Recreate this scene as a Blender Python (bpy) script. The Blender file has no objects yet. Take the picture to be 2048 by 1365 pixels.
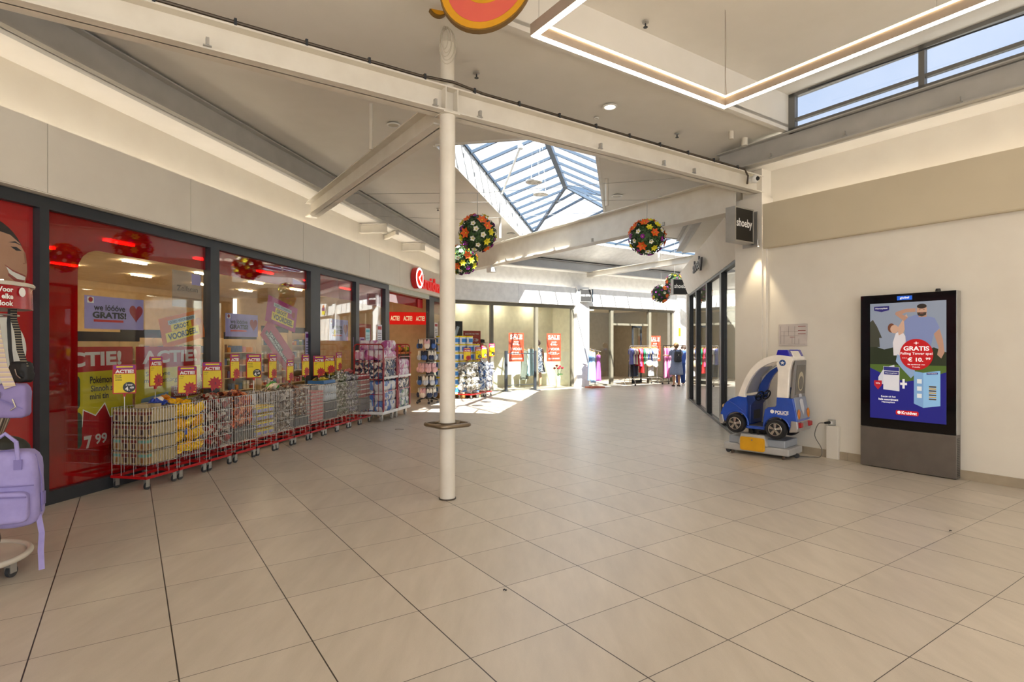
import bpy, bmesh, math, random
from math import pi, sin, cos, radians as R
from mathutils import Vector, Matrix, noise
from mathutils.geometry import tessellate_polygon
C = bpy.context.scene.collection
SC = bpy.context.scene

# ------------------------------------------------------------------ camera
F_PX, HOR, CAM_H = 1134.5, 690.3, 1.54
cam_d = bpy.data.cameras.new('camera')
cam_d.sensor_width = 36.0
cam_d.lens = F_PX * 36.0 / 2048.0
cam_d.shift_y = (HOR - 682.5) / 2048.0
cam_d.clip_start = 0.05
cam = bpy.data.objects.new('camera', cam_d)
cam.location = (0, 0, CAM_H)
cam.rotation_euler = (R(90), 0, 0)
C.objects.link(cam)
SC.camera = cam

# ------------------------------------------------------------------ view, sky, sun
SC.view_settings.view_transform = 'Standard'
SC.view_settings.look = 'None'
SC.view_settings.gamma = 1.0
SC.view_settings.use_curve_mapping = False
SC.view_settings.exposure = 0.76
SC.cycles.max_bounces = 9
SC.cycles.diffuse_bounces = 5
SC.cycles.glossy_bounces = 4
SC.cycles.transmission_bounces = 6
SC.cycles.transparent_max_bounces = 24
SC.cycles.sample_clamp_indirect = 6.0
SC.cycles.caustics_reflective = False
SC.cycles.caustics_refractive = False
SC.cycles.use_denoising = True

world = bpy.data.worlds.new('sky')
SC.world = world
world.use_nodes = True
wn = world.node_tree
wn.nodes.clear()
w_out = wn.nodes.new('ShaderNodeOutputWorld')
w_bg = wn.nodes.new('ShaderNodeBackground')
w_tc = wn.nodes.new('ShaderNodeTexCoord')
w_no = wn.nodes.new('ShaderNodeTexNoise')
w_no.inputs['Scale'].default_value = 3.0
w_no.inputs['Detail'].default_value = 6.0
w_rp = wn.nodes.new('ShaderNodeValToRGB')
w_rp.color_ramp.elements[0].position = 0.35
w_rp.color_ramp.elements[0].color = (0.58, 0.69, 0.88, 1)
w_rp.color_ramp.elements[1].position = 0.62
w_rp.color_ramp.elements[1].color = (0.86, 0.91, 1.0, 1)
wn.links.new(w_tc.outputs['Generated'], w_no.inputs['Vector'])
wn.links.new(w_no.outputs['Fac'], w_rp.inputs['Fac'])
wn.links.new(w_rp.outputs['Color'], w_bg.inputs['Color'])
w_bg.inputs['Strength'].default_value = 1.35
wn.links.new(w_bg.outputs[0], w_out.inputs[0])

SUN_DIR = Vector((-1.28, 4.05, -4.55))          # the way the light travels
sun_d = bpy.data.lights.new('sun', 'SUN')
sun_d.energy = 15.0
sun_d.angle = R(0.53)
sun_d.color = (1.0, 0.965, 0.9)
sun = bpy.data.objects.new('sun', sun_d)
sun.rotation_euler = SUN_DIR.to_track_quat('-Z', 'Y').to_euler()
sun.location = (3, -8, 12)
C.objects.link(sun)

# ------------------------------------------------------------------ directions of the building
def ang(d): return Vector((cos(R(d)), sin(R(d))))
AA, BB, LL, NN = ang(124), ang(34), ang(79), ang(-11)
def ab(a, b): return AA * a + BB * b
def ln(l, n): return LL * l + NN * n
FL, FH, FR, FS = R(79), R(34), R(-56), R(259)   # wall frames: x to the viewer's right, y away from the viewer

# ------------------------------------------------------------------ materials
def lin(h):
    if isinstance(h, tuple): return h
    h = h.lstrip('#')
    v = [int(h[i:i + 2], 16) / 255 for i in (0, 2, 4)]
    return tuple(c / 12.92 if c <= 0.04045 else ((c + 0.055) / 1.055) ** 2.4 for c in v)
MATS = {}
def mat(name, col, rough=0.5, metal=0.0, var=None, bump=None, emit=0.0, coat=0.0, spec=None, alpha=None):
    """var = (second colour, scale, contrast); bump = (scale, strength)"""
    if name in MATS: return MATS[name]
    m = bpy.data.materials.new(name); m.use_nodes = True
    nt = m.node_tree; b = nt.nodes['Principled BSDF']
    c = lin(col)
    b.inputs['Base Color'].default_value = (*c, 1)
    b.inputs['Roughness'].default_value = rough
    b.inputs['Metallic'].default_value = metal
    if coat: b.inputs['Coat Weight'].default_value = coat; b.inputs['Coat Roughness'].default_value = 0.05
    if spec is not None: b.inputs['Specular IOR Level'].default_value = spec
    if emit:
        b.inputs['Emission Color'].default_value = (*c, 1)
        b.inputs['Emission Strength'].default_value = emit
    tc = nt.nodes.new('ShaderNodeTexCoord')
    v2 = var or (tuple(min(1, x * 0.9) for x in c), 6.0, 0.5)
    n = nt.nodes.new('ShaderNodeTexNoise'); n.inputs['Scale'].default_value = v2[1]; n.inputs['Detail'].default_value = 4
    nt.links.new(tc.outputs['Object'], n.inputs['Vector'])
    r = nt.nodes.new('ShaderNodeValToRGB')
    k = 0.5 * (1 - v2[2])
    r.color_ramp.elements[0].position = 0.5 - max(0.01, k * 0.5)
    r.color_ramp.elements[1].position = 0.5 + max(0.01, k * 0.5)
    r.color_ramp.elements[0].color = (*lin(v2[0]), 1)
    r.color_ramp.elements[1].color = (*c, 1)
    nt.links.new(n.outputs['Fac'], r.inputs['Fac'])
    nt.links.new(r.outputs['Color'], b.inputs['Base Color'])
    if emit: nt.links.new(r.outputs['Color'], b.inputs['Emission Color'])
    if bump:
        n2 = nt.nodes.new('ShaderNodeTexNoise'); n2.inputs['Scale'].default_value = bump[0]; n2.inputs['Detail'].default_value = 5
        nt.links.new(tc.outputs['Object'], n2.inputs['Vector'])
        bp = nt.nodes.new('ShaderNodeBump'); bp.inputs['Strength'].default_value = bump[1]; bp.inputs['Distance'].default_value = 0.02
        nt.links.new(n2.outputs['Fac'], bp.inputs['Height'])
        nt.links.new(bp.outputs[0], b.inputs['Normal'])
    MATS[name] = m
    return m

def lamp(name, col, strength):
    if name in MATS: return MATS[name]
    m = bpy.data.materials.new(name); m.use_nodes = True
    nt = m.node_tree; nt.nodes.clear()
    o = nt.nodes.new('ShaderNodeOutputMaterial'); e = nt.nodes.new('ShaderNodeEmission')
    e.inputs['Color'].default_value = (*lin(col), 1); e.inputs['Strength'].default_value = strength
    nt.links.new(e.outputs[0], o.inputs[0])
    MATS[name] = m
    return m

def glass(name, tint=(1, 1, 1), base=0.05, top=0.85, rough=0.0, haze=0.0, haze_col=(1, 1, 1)):
    if name in MATS: return MATS[name]
    m = bpy.data.materials.new(name); m.use_nodes = True
    nt = m.node_tree; nt.nodes.clear()
    o = nt.nodes.new('ShaderNodeOutputMaterial')
    t = nt.nodes.new('ShaderNodeBsdfTransparent'); t.inputs[0].default_value = (*tint, 1)
    g = nt.nodes.new('ShaderNodeBsdfGlossy'); g.inputs['Roughness'].default_value = rough
    lw = nt.nodes.new('ShaderNodeLayerWeight'); lw.inputs['Blend'].default_value = 0.5
    p = nt.nodes.new('ShaderNodeMath'); p.operation = 'POWER'; p.inputs[1].default_value = 3.2
    ma = nt.nodes.new('ShaderNodeMath'); ma.operation = 'MULTIPLY_ADD'; ma.inputs[1].default_value = top - base; ma.inputs[2].default_value = base
    mx = nt.nodes.new('ShaderNodeMixShader')
    nt.links.new(lw.outputs['Facing'], p.inputs[0]); nt.links.new(p.outputs[0], ma.inputs[0])
    nt.links.new(ma.outputs[0], mx.inputs[0])
    src = t
    if haze:
        d = nt.nodes.new('ShaderNodeBsdfDiffuse'); d.inputs[0].default_value = (*haze_col, 1)
        m2 = nt.nodes.new('ShaderNodeMixShader'); m2.inputs[0].default_value = haze
        nt.links.new(t.outputs[0], m2.inputs[1]); nt.links.new(d.outputs[0], m2.inputs[2]); src = m2
    nt.links.new(src.outputs[0], mx.inputs[1]); nt.links.new(g.outputs[0], mx.inputs[2])
    nt.links.new(mx.outputs[0], o.inputs[0])
    MATS[name] = m
    return m

def foil(name, cols, scale=14.0, rough=0.25, metal=0.3):
    """crinkled printed wrapping: patches of several colours"""
    if name in MATS: return MATS[name]
    m = bpy.data.materials.new(name); m.use_nodes = True
    nt = m.node_tree; b = nt.nodes['Principled BSDF']
    tc = nt.nodes.new('ShaderNodeTexCoord')
    v = nt.nodes.new('ShaderNodeTexVoronoi'); v.inputs['Scale'].default_value = scale
    oi = nt.nodes.new('ShaderNodeObjectInfo'); va = nt.nodes.new('ShaderNodeVectorMath'); va.operation = 'ADD'
    nt.links.new(tc.outputs['Object'], va.inputs[0]); nt.links.new(oi.outputs['Location'], va.inputs[1])
    nt.links.new(va.outputs[0], v.inputs['Vector'])
    s = nt.nodes.new('ShaderNodeSeparateColor'); nt.links.new(v.outputs['Color'], s.inputs[0])
    r = nt.nodes.new('ShaderNodeValToRGB'); r.color_ramp.interpolation = 'CONSTANT'
    el = r.color_ramp.elements
    while len(el) < len(cols): el.new(0.5)
    for i, c in enumerate(cols):
        el[i].position = i / len(cols); el[i].color = (*lin(c), 1)
    nt.links.new(s.outputs[0], r.inputs['Fac']); nt.links.new(r.outputs[0], b.inputs['Base Color'])
    b.inputs['Roughness'].default_value = rough; b.inputs['Metallic'].default_value = metal
    n2 = nt.nodes.new('ShaderNodeTexNoise'); n2.inputs['Scale'].default_value = 22; n2.inputs['Detail'].default_value = 4
    nt.links.new(tc.outputs['Object'], n2.inputs['Vector'])
    bp = nt.nodes.new('ShaderNodeBump'); bp.inputs['Strength'].default_value = 0.9; bp.inputs['Distance'].default_value = 0.03
    nt.links.new(n2.outputs['Fac'], bp.inputs['Height']); nt.links.new(bp.outputs[0], b.inputs['Normal'])
    MATS[name] = m
    return m

def stripes(name, cols, axis='Z', scale=10.0, rough=0.5, emit=0.0):
    """bands of printed colour along one axis of the object"""
    if name in MATS: return MATS[name]
    m = bpy.data.materials.new(name); m.use_nodes = True
    nt = m.node_tree; b = nt.nodes['Principled BSDF']
    tc = nt.nodes.new('ShaderNodeTexCoord'); sp = nt.nodes.new('ShaderNodeSeparateXYZ')
    nt.links.new(tc.outputs['Object'], sp.inputs[0])
    mu = nt.nodes.new('ShaderNodeMath'); mu.operation = 'MULTIPLY'; mu.inputs[1].default_value = scale
    fr = nt.nodes.new('ShaderNodeMath'); fr.operation = 'FRACT'
    nt.links.new(sp.outputs[axis], mu.inputs[0]); nt.links.new(mu.outputs[0], fr.inputs[0])
    r = nt.nodes.new('ShaderNodeValToRGB'); r.color_ramp.interpolation = 'CONSTANT'
    el = r.color_ramp.elements
    while len(el) < len(cols): el.new(0.5)
    for i, c in enumerate(cols):
        el[i].position = i / len(cols); el[i].color = (*lin(c), 1)
    nt.links.new(fr.outputs[0], r.inputs[0]); nt.links.new(r.outputs[0], b.inputs['Base Color'])
    b.inputs['Roughness'].default_value = rough
    if emit:
        nt.links.new(r.outputs[0], b.inputs['Emission Color']); b.inputs['Emission Strength'].default_value = emit
    MATS[name] = m
    return m

# ------------------------------------------------------------------ mesh builder
_TXT = {}
def text_mesh(s, bold=0.0):
    key = (s, bold)
    if key not in _TXT:
        cu = bpy.data.curves.new('lettering', 'FONT')
        cu.body = s; cu.size = 1.0; cu.offset = bold * 0.65; cu.resolution_u = 3; cu.align_x = 'LEFT'
        ob = bpy.data.objects.new('lettering', cu)
        me = bpy.data.meshes.new_from_object(ob)
        _TXT[key] = ([tuple(v.co)[:2] for v in me.vertices], [tuple(p.vertices) for p in me.polygons])
        bpy.data.objects.remove(ob); bpy.data.curves.remove(cu); bpy.data.meshes.remove(me)
    return _TXT[key]

def smooth_path(pts, n=5):
    P = [Vector(p) for p in pts]; P = [P[0]] + P + [P[-1]]; out = []
    for i in range(1, len(P) - 2):
        for k in range(n):
            t = k / n; a, b, c, d = P[i - 1], P[i], P[i + 1], P[i + 2]
            out.append(0.5 * ((2 * b) + (c - a) * t + (2 * a - 5 * b + 4 * c - d) * t * t + (3 * b - a - 3 * c + d) * t ** 3))
    return out + [P[-1]]
class MB:
    def __init__(s, loc=(0, 0, 0), rz=0.0):
        s.v, s.f, s.m = [], [], []
        s.M = Matrix.Translation(Vector(loc if len(loc) == 3 else (loc[0], loc[1], 0))) @ Matrix.Rotation(rz, 4, 'Z')
    def add(s, vs, fs, m=0):
        o = len(s.v)
        s.v += [s.M @ Vector(v) for v in vs]
        for f in fs: s.f.append([i + o for i in f]); s.m.append(m)
        return s
    def box(s, x0, x1, y0, y1, z0, z1, m=0):
        if x0 > x1: x0, x1 = x1, x0
        if y0 > y1: y0, y1 = y1, y0
        vs = [(x0, y0, z0), (x1, y0, z0), (x1, y1, z0), (x0, y1, z0), (x0, y0, z1), (x1, y0, z1), (x1, y1, z1), (x0, y1, z1)]
        return s.add(vs, [(0, 3, 2, 1), (4, 5, 6, 7), (0, 1, 5, 4), (1, 2, 6, 5), (2, 3, 7, 6), (3, 0, 4, 7)], m)
    def cyl(s, p0, p1, r, seg=16, m=0, r2=None, caps=True):
        p0, p1 = Vector(p0), Vector(p1); r2 = r if r2 is None else r2
        d = (p1 - p0).normalized(); u = d.orthogonal().normalized(); w = d.cross(u)
        vs = []
        for p, q in ((p0, r), (p1, r2)):
            for i in range(seg):
                a = 2 * pi * i / seg; vs.append(p + (u * cos(a) + w * sin(a)) * q)
        fs = [(i, (i + 1) % seg, seg + (i + 1) % seg, seg + i) for i in range(seg)]
        if caps: fs += [tuple(range(seg))[::-1], tuple(range(seg, 2 * seg))]
        return s.add(vs, fs, m)
    def tube(s, pts, r, seg=8, m=0, closed=False, rads=None):
        pts = [Vector(p) for p in pts]; n = len(pts); vs = []; pu = None
        for i, p in enumerate(pts):
            a = pts[(i - 1) % n] if closed or i > 0 else p
            b = pts[(i + 1) % n] if closed or i < n - 1 else p
            d = (b - a).normalized()
            if pu is None: u = d.orthogonal().normalized()
            else:
                u = pu - d * pu.dot(d); u = u.normalized() if u.length > 1e-5 else d.orthogonal().normalized()
            pu = u; w = d.cross(u); q = rads[i] if rads else r
            for k in range(seg):
                t = 2 * pi * k / seg; vs.append(p + (u * cos(t) + w * sin(t)) * q)
        fs = []
        for i in range(n if closed else n - 1):
            j = (i + 1) % n
            for k in range(seg):
                fs.append((i * seg + k, i * seg + (k + 1) % seg, j * seg + (k + 1) % seg, j * seg + k))
        if not closed: fs += [tuple(range(seg))[::-1], tuple(range((n - 1) * seg, n * seg))]
        return s.add(vs, fs, m)
    def prism(s, poly, y0, y1, m=0, side=None):
        """polygon of (x, z) pushed through y0..y1 (y0 is the viewer's side)"""
        n = len(poly); side = m if side is None else side
        s.add([(x, y0, z) for x, z in poly] + [(x, y1, z) for x, z in poly], [], m)
        o = len(s.v) - 2 * n
        ar = sum(poly[i][0] * poly[(i + 1) % n][1] - poly[(i + 1) % n][0] * poly[i][1] for i in range(n))
        f = list(range(n)); g = list(range(n, 2 * n))
        if ar > 0: g = g[::-1]
        else: f = f[::-1]
        s.f.append([i + o for i in f]); s.m.append(m)
        s.f.append([i + o for i in g]); s.m.append(m)
        for i in range(n):
            j = (i + 1) % n; q = [i, n + i, n + j, j] if ar > 0 else [i, j, n + j, n + i]
            s.f.append([k + o for k in q]); s.m.append(side)
        return s
    def slab(s, poly, z0, z1, m=0):
        """polygon of (x, y) from z0 to z1"""
        n = len(poly)
        ar = sum(poly[i][0] * poly[(i + 1) % n][1] - poly[(i + 1) % n][0] * poly[i][1] for i in range(n))
        if ar < 0: poly = poly[::-1]
        vs = [(x, y, z0) for x, y in poly] + [(x, y, z1) for x, y in poly]
        fs = [tuple(range(n))[::-1], tuple(range(n, 2 * n))] + [(i, (i + 1) % n, n + (i + 1) % n, n + i) for i in range(n)]
        return s.add(vs, fs, m)
    def quad(s, a, b, c, d, m=0): return s.add([a, b, c, d], [(0, 1, 2, 3)], m)
    def lathe(s, prof, c=(0, 0, 0), seg=24, m=0, sx=1.0, sy=1.0):
        vs = []
        for r, z in prof:
            for i in range(seg):
                a = 2 * pi * i / seg; vs.append((c[0] + r * cos(a) * sx, c[1] + r * sin(a) * sy, c[2] + z))
        fs = []
        for j in range(len(prof) - 1):
            for i in range(seg):
                fs.append((j * seg + i, j * seg + (i + 1) % seg, (j + 1) * seg + (i + 1) % seg, (j + 1) * seg + i))
        fs += [tuple(range(seg))[::-1], tuple(range((len(prof) - 1) * seg, len(prof) * seg))]
        return s.add(vs, fs, m)
    def ball(s, c, r, seg=12, rings=8, m=0, sc=(1, 1, 1), jit=0.0, sd=0):
        rnd = random.Random(sd); vs = [(c[0], c[1], c[2] - r * sc[2])]
        for j in range(1, rings):
            t = -pi / 2 + pi * j / rings
            for i in range(seg):
                a = 2 * pi * i / seg; q = r * (1 + rnd.uniform(-jit, jit))
                vs.append((c[0] + q * cos(t) * cos(a) * sc[0], c[1] + q * cos(t) * sin(a) * sc[1], c[2] + q * sin(t) * sc[2]))
        vs.append((c[0], c[1], c[2] + r * sc[2])); fs = []
        for i in range(seg): fs.append((0, 1 + (i + 1) % seg, 1 + i))
        for j in range(rings - 2):
            for i in range(seg):
                a, b = 1 + j * seg + i, 1 + j * seg + (i + 1) % seg; fs.append((a, b, b + seg, a + seg))
        e = len(vs) - 1; o = 1 + (rings - 2) * seg
        for i in range(seg): fs.append((o + i, o + (i + 1) % seg, e))
        return s.add(vs, fs, m)
    def text(s, t, x, z, w=None, h=0.1, y=0.0, m=0, rot=0.0, bold=0.02, align='c', depth=0.0, mirror=False):
        """lettering on the xz plane facing -y, centred on (x, z); h = height of its box, w = width to fit"""
        vs, fs = text_mesh(t, bold)
        if not vs: return s
        x0, x1 = min(v[0] for v in vs), max(v[0] for v in vs); z0, z1 = min(v[1] for v in vs), max(v[1] for v in vs)
        kz = h / (z1 - z0); kx = kz if w is None else w / (x1 - x0)
        cx = (x0 + x1) / 2 if align == 'c' else (x0 if align == 'l' else x1)
        out = []
        for a, b in vs:
            p, q = (a - cx) * kx, (b - (z0 + z1) / 2) * kz
            if mirror: p = -p
            out.append((x + p * cos(rot) - q * sin(rot), z + p * sin(rot) + q * cos(rot)))
        if depth == 0:
            return s.add([(p, y, q) for p, q in out], [tuple(f) for f in fs], m)
        n = len(out)
        edges = {}
        for f in fs:
            for i in range(len(f)):
                a, b = f[i], f[(i + 1) % len(f)]
                if (b, a) in edges: del edges[(b, a)]
                else: edges[(a, b)] = 1
        s.add([(p, y, q) for p, q in out] + [(p, y + depth, q) for p, q in out],
              [tuple(f) for f in fs] + [tuple(i + n for i in f)[::-1] for f in fs] + [(b, a, a + n, b + n) for a, b in edges], m)
        return s
    def mesh(s, name, mats):
        me = bpy.data.meshes.new(name)
        me.from_pydata([tuple(v) for v in s.v], [], s.f)
        for mm in (mats if isinstance(mats, (list, tuple)) else [mats]): me.materials.append(mm)
        me.polygons.foreach_set('material_index', s.m)
        me.update()
        return me

def tag(o, label=None, cat=None, group=None, kind=None):
    if label: o['label'] = label
    if cat: o['category'] = cat
    if group: o['group'] = group
    if kind: o['kind'] = kind
    return o
def put(name, mb, mats, parent=None, smooth=False, bevel=0.0, loc=None, rz=None, label=None, cat=None, group=None, kind=None, me=None):
    me = me or mb.mesh(name, mats)
    if smooth:
        me.polygons.foreach_set('use_smooth', [True] * len(me.polygons))
        try: me.set_sharp_from_angle(angle=R(40))
        except Exception: pass
    o = bpy.data.objects.new(name, me); C.objects.link(o)
    if parent: o.parent = parent
    if loc is not None: o.location = loc if len(loc) == 3 else (loc[0], loc[1], 0)
    if rz is not None: o.rotation_euler = (0, 0, rz)
    if bevel:
        b = o.modifiers.new('bevel', 'BEVEL'); b.width = bevel; b.segments = 2; b.limit_method = 'ANGLE'; b.angle_limit = R(35)
    return tag(o, label, cat, group, kind)
def thing(name, label, cat, loc=(0, 0, 0), rz=0.0, group=None, kind=None):
    o = bpy.data.objects.new(name, None); o.empty_display_size = 0.1; C.objects.link(o)
    o.location = loc if len(loc) == 3 else (loc[0], loc[1], 0); o.rotation_euler = (0, 0, rz)
    return tag(o, label, cat, group, kind)
def copy_tree(o, parent=None):
    kids = [k for k in bpy.data.objects if k.parent == o]
    c = o.copy(); C.objects.link(c); c.parent = parent
    for k in kids: copy_tree(k, c)
    return c
def dup(root, loc, rz=None, label=None, kids=None, group=None):
    r = root.copy(); C.objects.link(r); r.location = loc if len(loc) == 3 else (loc[0], loc[1], 0)
    if rz is not None: r.rotation_euler = (0, 0, rz)
    if label: r['label'] = label
    if group: r['group'] = group
    for ch, gs in (kids or []):
        c = ch.copy(); C.objects.link(c); c.parent = r
        for g in gs:
            d = g.copy(); C.objects.link(d); d.parent = c
    return r
def kids_of(root):
    allo = list(bpy.data.objects)
    return [(k, [g for g in allo if g.parent == k]) for k in allo if k.parent == root]
ORD = ['first', 'second', 'third', 'fourth', 'fifth', 'sixth', 'seventh', 'eighth', 'ninth', 'tenth', 'eleventh', 'twelfth', 'thirteenth', 'fourteenth', 'fifteenth', 'sixteenth']
def rrect(x0, x1, z0, z1, r, n=5):
    p = []
    for cx, cz, a0 in ((x1 - r, z0 + r, -90), (x1 - r, z1 - r, 0), (x0 + r, z1 - r, 90), (x0 + r, z0 + r, 180)):
        for i in range(n + 1):
            a = R(a0 + 90 * i / n); p.append((cx + r * cos(a), cz + r * sin(a)))
    return p
def ell(cx, cz, rx, rz_, n=28, a0=0, a1=360):
    return [(cx + rx * cos(R(a0 + (a1 - a0) * i / n)), cz + rz_ * sin(R(a0 + (a1 - a0) * i / n))) for i in range(n if a1 - a0 == 360 else n + 1)]
def burst(cx, cz, r, n=11, k=0.68, sx=1.0):
    p = []
    for i in range(2 * n):
        q = r if i % 2 == 0 else r * k; a = pi * i / n; p.append((cx + q * cos(a) * sx, cz + q * sin(a)))
    return p
def rotp(poly, a, c=(0, 0)): return [(c[0] + x * cos(a) - z * sin(a), c[1] + x * sin(a) + z * cos(a)) for x, z in poly]

# common materials
PAINT = mat('cream_paint', '#e2dccf', 0.75, var=('#ddd6c9', 3.0, 0.2), bump=(60, 0.03))
FASCIA = mat('beige_fascia_panel', '#ccc0a6', 0.7, var=('#c8bca2', 2.0, 0.3))
CEIL = mat('white_ceiling_plaster', '#e6e2da', 0.8, var=('#e1ddd4', 2.5, 0.2), bump=(80, 0.02))
STEELP = mat('off_white_beam_paint', '#e0dacd', 0.45, var=('#d8d1c3', 5.0, 0.3))
GREYB = mat('grey_beam_paint', '#b3b1ac', 0.5, var=('#aaa8a3', 4.0, 0.3))
DARKF = mat('anthracite_frame', '#2f3338', 0.4, var=('#2a2e33', 8.0, 0.3))
ALU = mat('brushed_aluminium', '#b5b3ae', 0.35, 0.7)
CHROME = mat('chrome_wire', '#bdb8b0', 0.25, 0.9)
REDP = mat('red_trolley_paint', '#c01418', 0.35, var=('#b01014', 10, 0.3))
WHITE = mat('white_plastic', '#ecebe6', 0.4)
BLACK = mat('black_plastic', '#0b0b0c', 0.35)
RUBBER = mat('grey_rubber', '#3b3b3d', 0.6)
INKW = mat('white_print', '#f4f2ee', 0.5)
INKK = mat('dark_print', '#1c1e2c', 0.5)
RED = mat('red_print', '#c8131b', 0.45)
YEL = mat('yellow_print', '#f0d410', 0.45)
LILAC = mat('lilac_print', '#a79bd8', 0.5)
MAG = mat('magenta_print', '#b31f78', 0.5)
ORA = mat('orange_print', '#d9701a', 0.5)
GREEN = mat('leaf_green', '#4a6a34', 0.6, var=('#33502a', 30, 0.2))
FARLITP = mat('light_whitened_paint', '#f0efeb', 0.7)  # brighter, cooler light of the far end put into the wall colour
GLASS = glass('clear_shop_glass', (0.95, 0.97, 0.96), 0.05, 0.6)
REDFILM = glass('red_window_film', (0.62, 0.02, 0.02), 0.06, 0.5, haze=0.42, haze_col=(0.55, 0.004, 0.006))
ROOFGL = glass('skylight_glass', (0.92, 0.95, 0.98), 0.04, 0.4)
SKYDIMGL = glass('sky_dimming_glass', (0.66, 0.68, 0.71), 0.04, 0.3)  # tint added to hold down the sky brightness behind the high window
# ================================================================== floor
def floor_material():
    m = bpy.data.materials.new('large_beige_tiles'); m.use_nodes = True
    nt = m.node_tree; b = nt.nodes['Principled BSDF']; L = nt.links
    tc = nt.nodes.new('ShaderNodeTexCoord')
    mp = nt.nodes.new('ShaderNodeMapping'); mp.vector_type = 'TEXTURE'
    # tile grid: 0.6 m squares turned 34 degrees
    o = BB * 0.789 + AA * 3.023
    mp.inputs['Location'].default_value = (o.x, o.y, 0)
    mp.inputs['Rotation'].default_value = (0, 0, R(34))
    mp.inputs['Scale'].default_value = (0.6, 0.6, 1)
    L.new(tc.outputs['Object'], mp.inputs['Vector'])
    sp = nt.nodes.new('ShaderNodeSeparateXYZ'); L.new(mp.outputs[0], sp.inputs[0])
    def edge(sock, w):
        f = nt.nodes.new('ShaderNodeMath'); f.operation = 'PINGPONG'; f.inputs[1].default_value = 0.5
        L.new(sock, f.inputs[0])
        c = nt.nodes.new('ShaderNodeMath'); c.operation = 'LESS_THAN'; c.inputs[1].default_value = w
        L.new(f.outputs[0], c.inputs[0]); return c.outputs[0]
    ex, ey = edge(sp.outputs['X'], 0.0056), edge(sp.outputs['Y'], 0.0036)
    mx = nt.nodes.new('ShaderNodeMath'); mx.operation = 'MAXIMUM'; L.new(ex, mx.inputs[0]); L.new(ey, mx.inputs[1])
    # a tone of its own for every tile
    fl = nt.nodes.new('ShaderNodeVectorMath'); fl.operation = 'FLOOR'; L.new(mp.outputs[0], fl.inputs[0])
    wn_ = nt.nodes.new('ShaderNodeTexWhiteNoise'); wn_.noise_dimensions = '2D'; L.new(fl.outputs[0], wn_.inputs['Vector'])
    n = nt.nodes.new('ShaderNodeTexNoise'); n.inputs['Scale'].default_value = 2.2; n.inputs['Detail'].default_value = 6; n.inputs['Roughness'].default_value = 0.6
    mp2 = nt.nodes.new('ShaderNodeMapping'); mp2.inputs['Rotation'].default_value = (0, 0, R(-34)); mp2.inputs['Scale'].default_value = (4.0, 0.9, 1)
    L.new(tc.outputs['Object'], mp2.inputs[0]); L.new(mp2.outputs[0], n.inputs['Vector'])
    r = nt.nodes.new('ShaderNodeValToRGB')
    r.color_ramp.elements[0].position = 0.3; r.color_ramp.elements[0].color = (*lin('#b4aa9c'), 1)
    r.color_ramp.elements[1].position = 0.7; r.color_ramp.elements[1].color = (*lin('#c2b8aa'), 1)
    L.new(n.outputs['Fac'], r.inputs[0])
    hv = nt.nodes.new('ShaderNodeHueSaturation')
    mr = nt.nodes.new('ShaderNodeMapRange'); mr.inputs[3].default_value = 0.95; mr.inputs[4].default_value = 1.04
    L.new(wn_.outputs['Value'], mr.inputs[0]); L.new(mr.outputs[0], hv.inputs['Value']); L.new(r.outputs[0], hv.inputs['Color'])
    n3 = nt.nodes.new('ShaderNodeTexNoise'); n3.inputs['Scale'].default_value = 260; n3.inputs['Detail'].default_value = 2
    L.new(tc.outputs['Object'], n3.inputs['Vector'])
    sk = nt.nodes.new('ShaderNodeMixRGB'); sk.blend_type = 'OVERLAY'; sk.inputs[0].default_value = 0.1
    L.new(hv.outputs[0], sk.inputs[1]); L.new(n3.outputs['Fac'], sk.inputs[2])
    mc = nt.nodes.new('ShaderNodeMixRGB'); L.new(mx.outputs[0], mc.inputs[0]); L.new(sk.outputs[0], mc.inputs[1])
    mc.inputs[2].default_value = (*lin('#30271f'), 1)
    L.new(mc.outputs[0], b.inputs['Base Color'])
    rr = nt.nodes.new('ShaderNodeMapRange'); rr.inputs[3].default_value = 0.3; rr.inputs[4].default_value = 0.42
    L.new(n.outputs['Fac'], rr.inputs[0]); L.new(rr.outputs[0], b.inputs['Roughness'])
    b.inputs['Specular IOR Level'].default_value = 0.55
    bp = nt.nodes.new('ShaderNodeBump'); bp.inputs['Strength'].default_value = 0.25; bp.inputs['Distance'].default_value = 0.004; bp.invert = True
    L.new(mx.outputs[0], bp.inputs['Height']); L.new(bp.outputs[0], b.inputs['Normal'])
    return m
fb = MB(); fb.slab([(-22, -10), (28, -10), (28, 34), (-22, 34)], -0.1, 0.0)
put('floor', fb, floor_material(), kind='structure', label='floor of large beige stone tiles with dark joints')

# ================================================================== ceilings
def sheet(name, outer, holes, z, m, label):
    rings = [outer] + holes
    pts = [Vector((p[0], p[1], z)) for r in rings for p in r]
    tris = tessellate_polygon([[Vector((p[0], p[1], 0)) for p in r] for r in rings])
    mb = MB(); mb.add(pts, [tuple(t) for t in tris])
    o = put(name, mb, m, kind='structure', label=label)
    so = o.modifiers.new('solid', 'SOLIDIFY'); so.thickness = 0.04; so.offset = 0
    return o
SK1 = [(8.17, -2.75), (8.17, -0.42), (13.6, -0.42), (15.9, -2.75)]          # (l, n)
outer = [ln(-9, -5.75), ln(17.16, -5.75), ab(16.2, 24.2), ab(10.4, 24.2), ab(10.4, 13.51), ln(9.54, 2.2), ab(-9, 8.3)]
h1 = [ln(8.17, -2.75), ln(8.17, -0.42), ln(14.783, -0.42), ab(10.75, 22), ab(15.38, 22), ln(19.0, -2.75)]
h3 = [ab(4.37, 1.8), ab(4.37, 8.14), ab(-8, 8.14), ab(-8, 1.8)]
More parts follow.
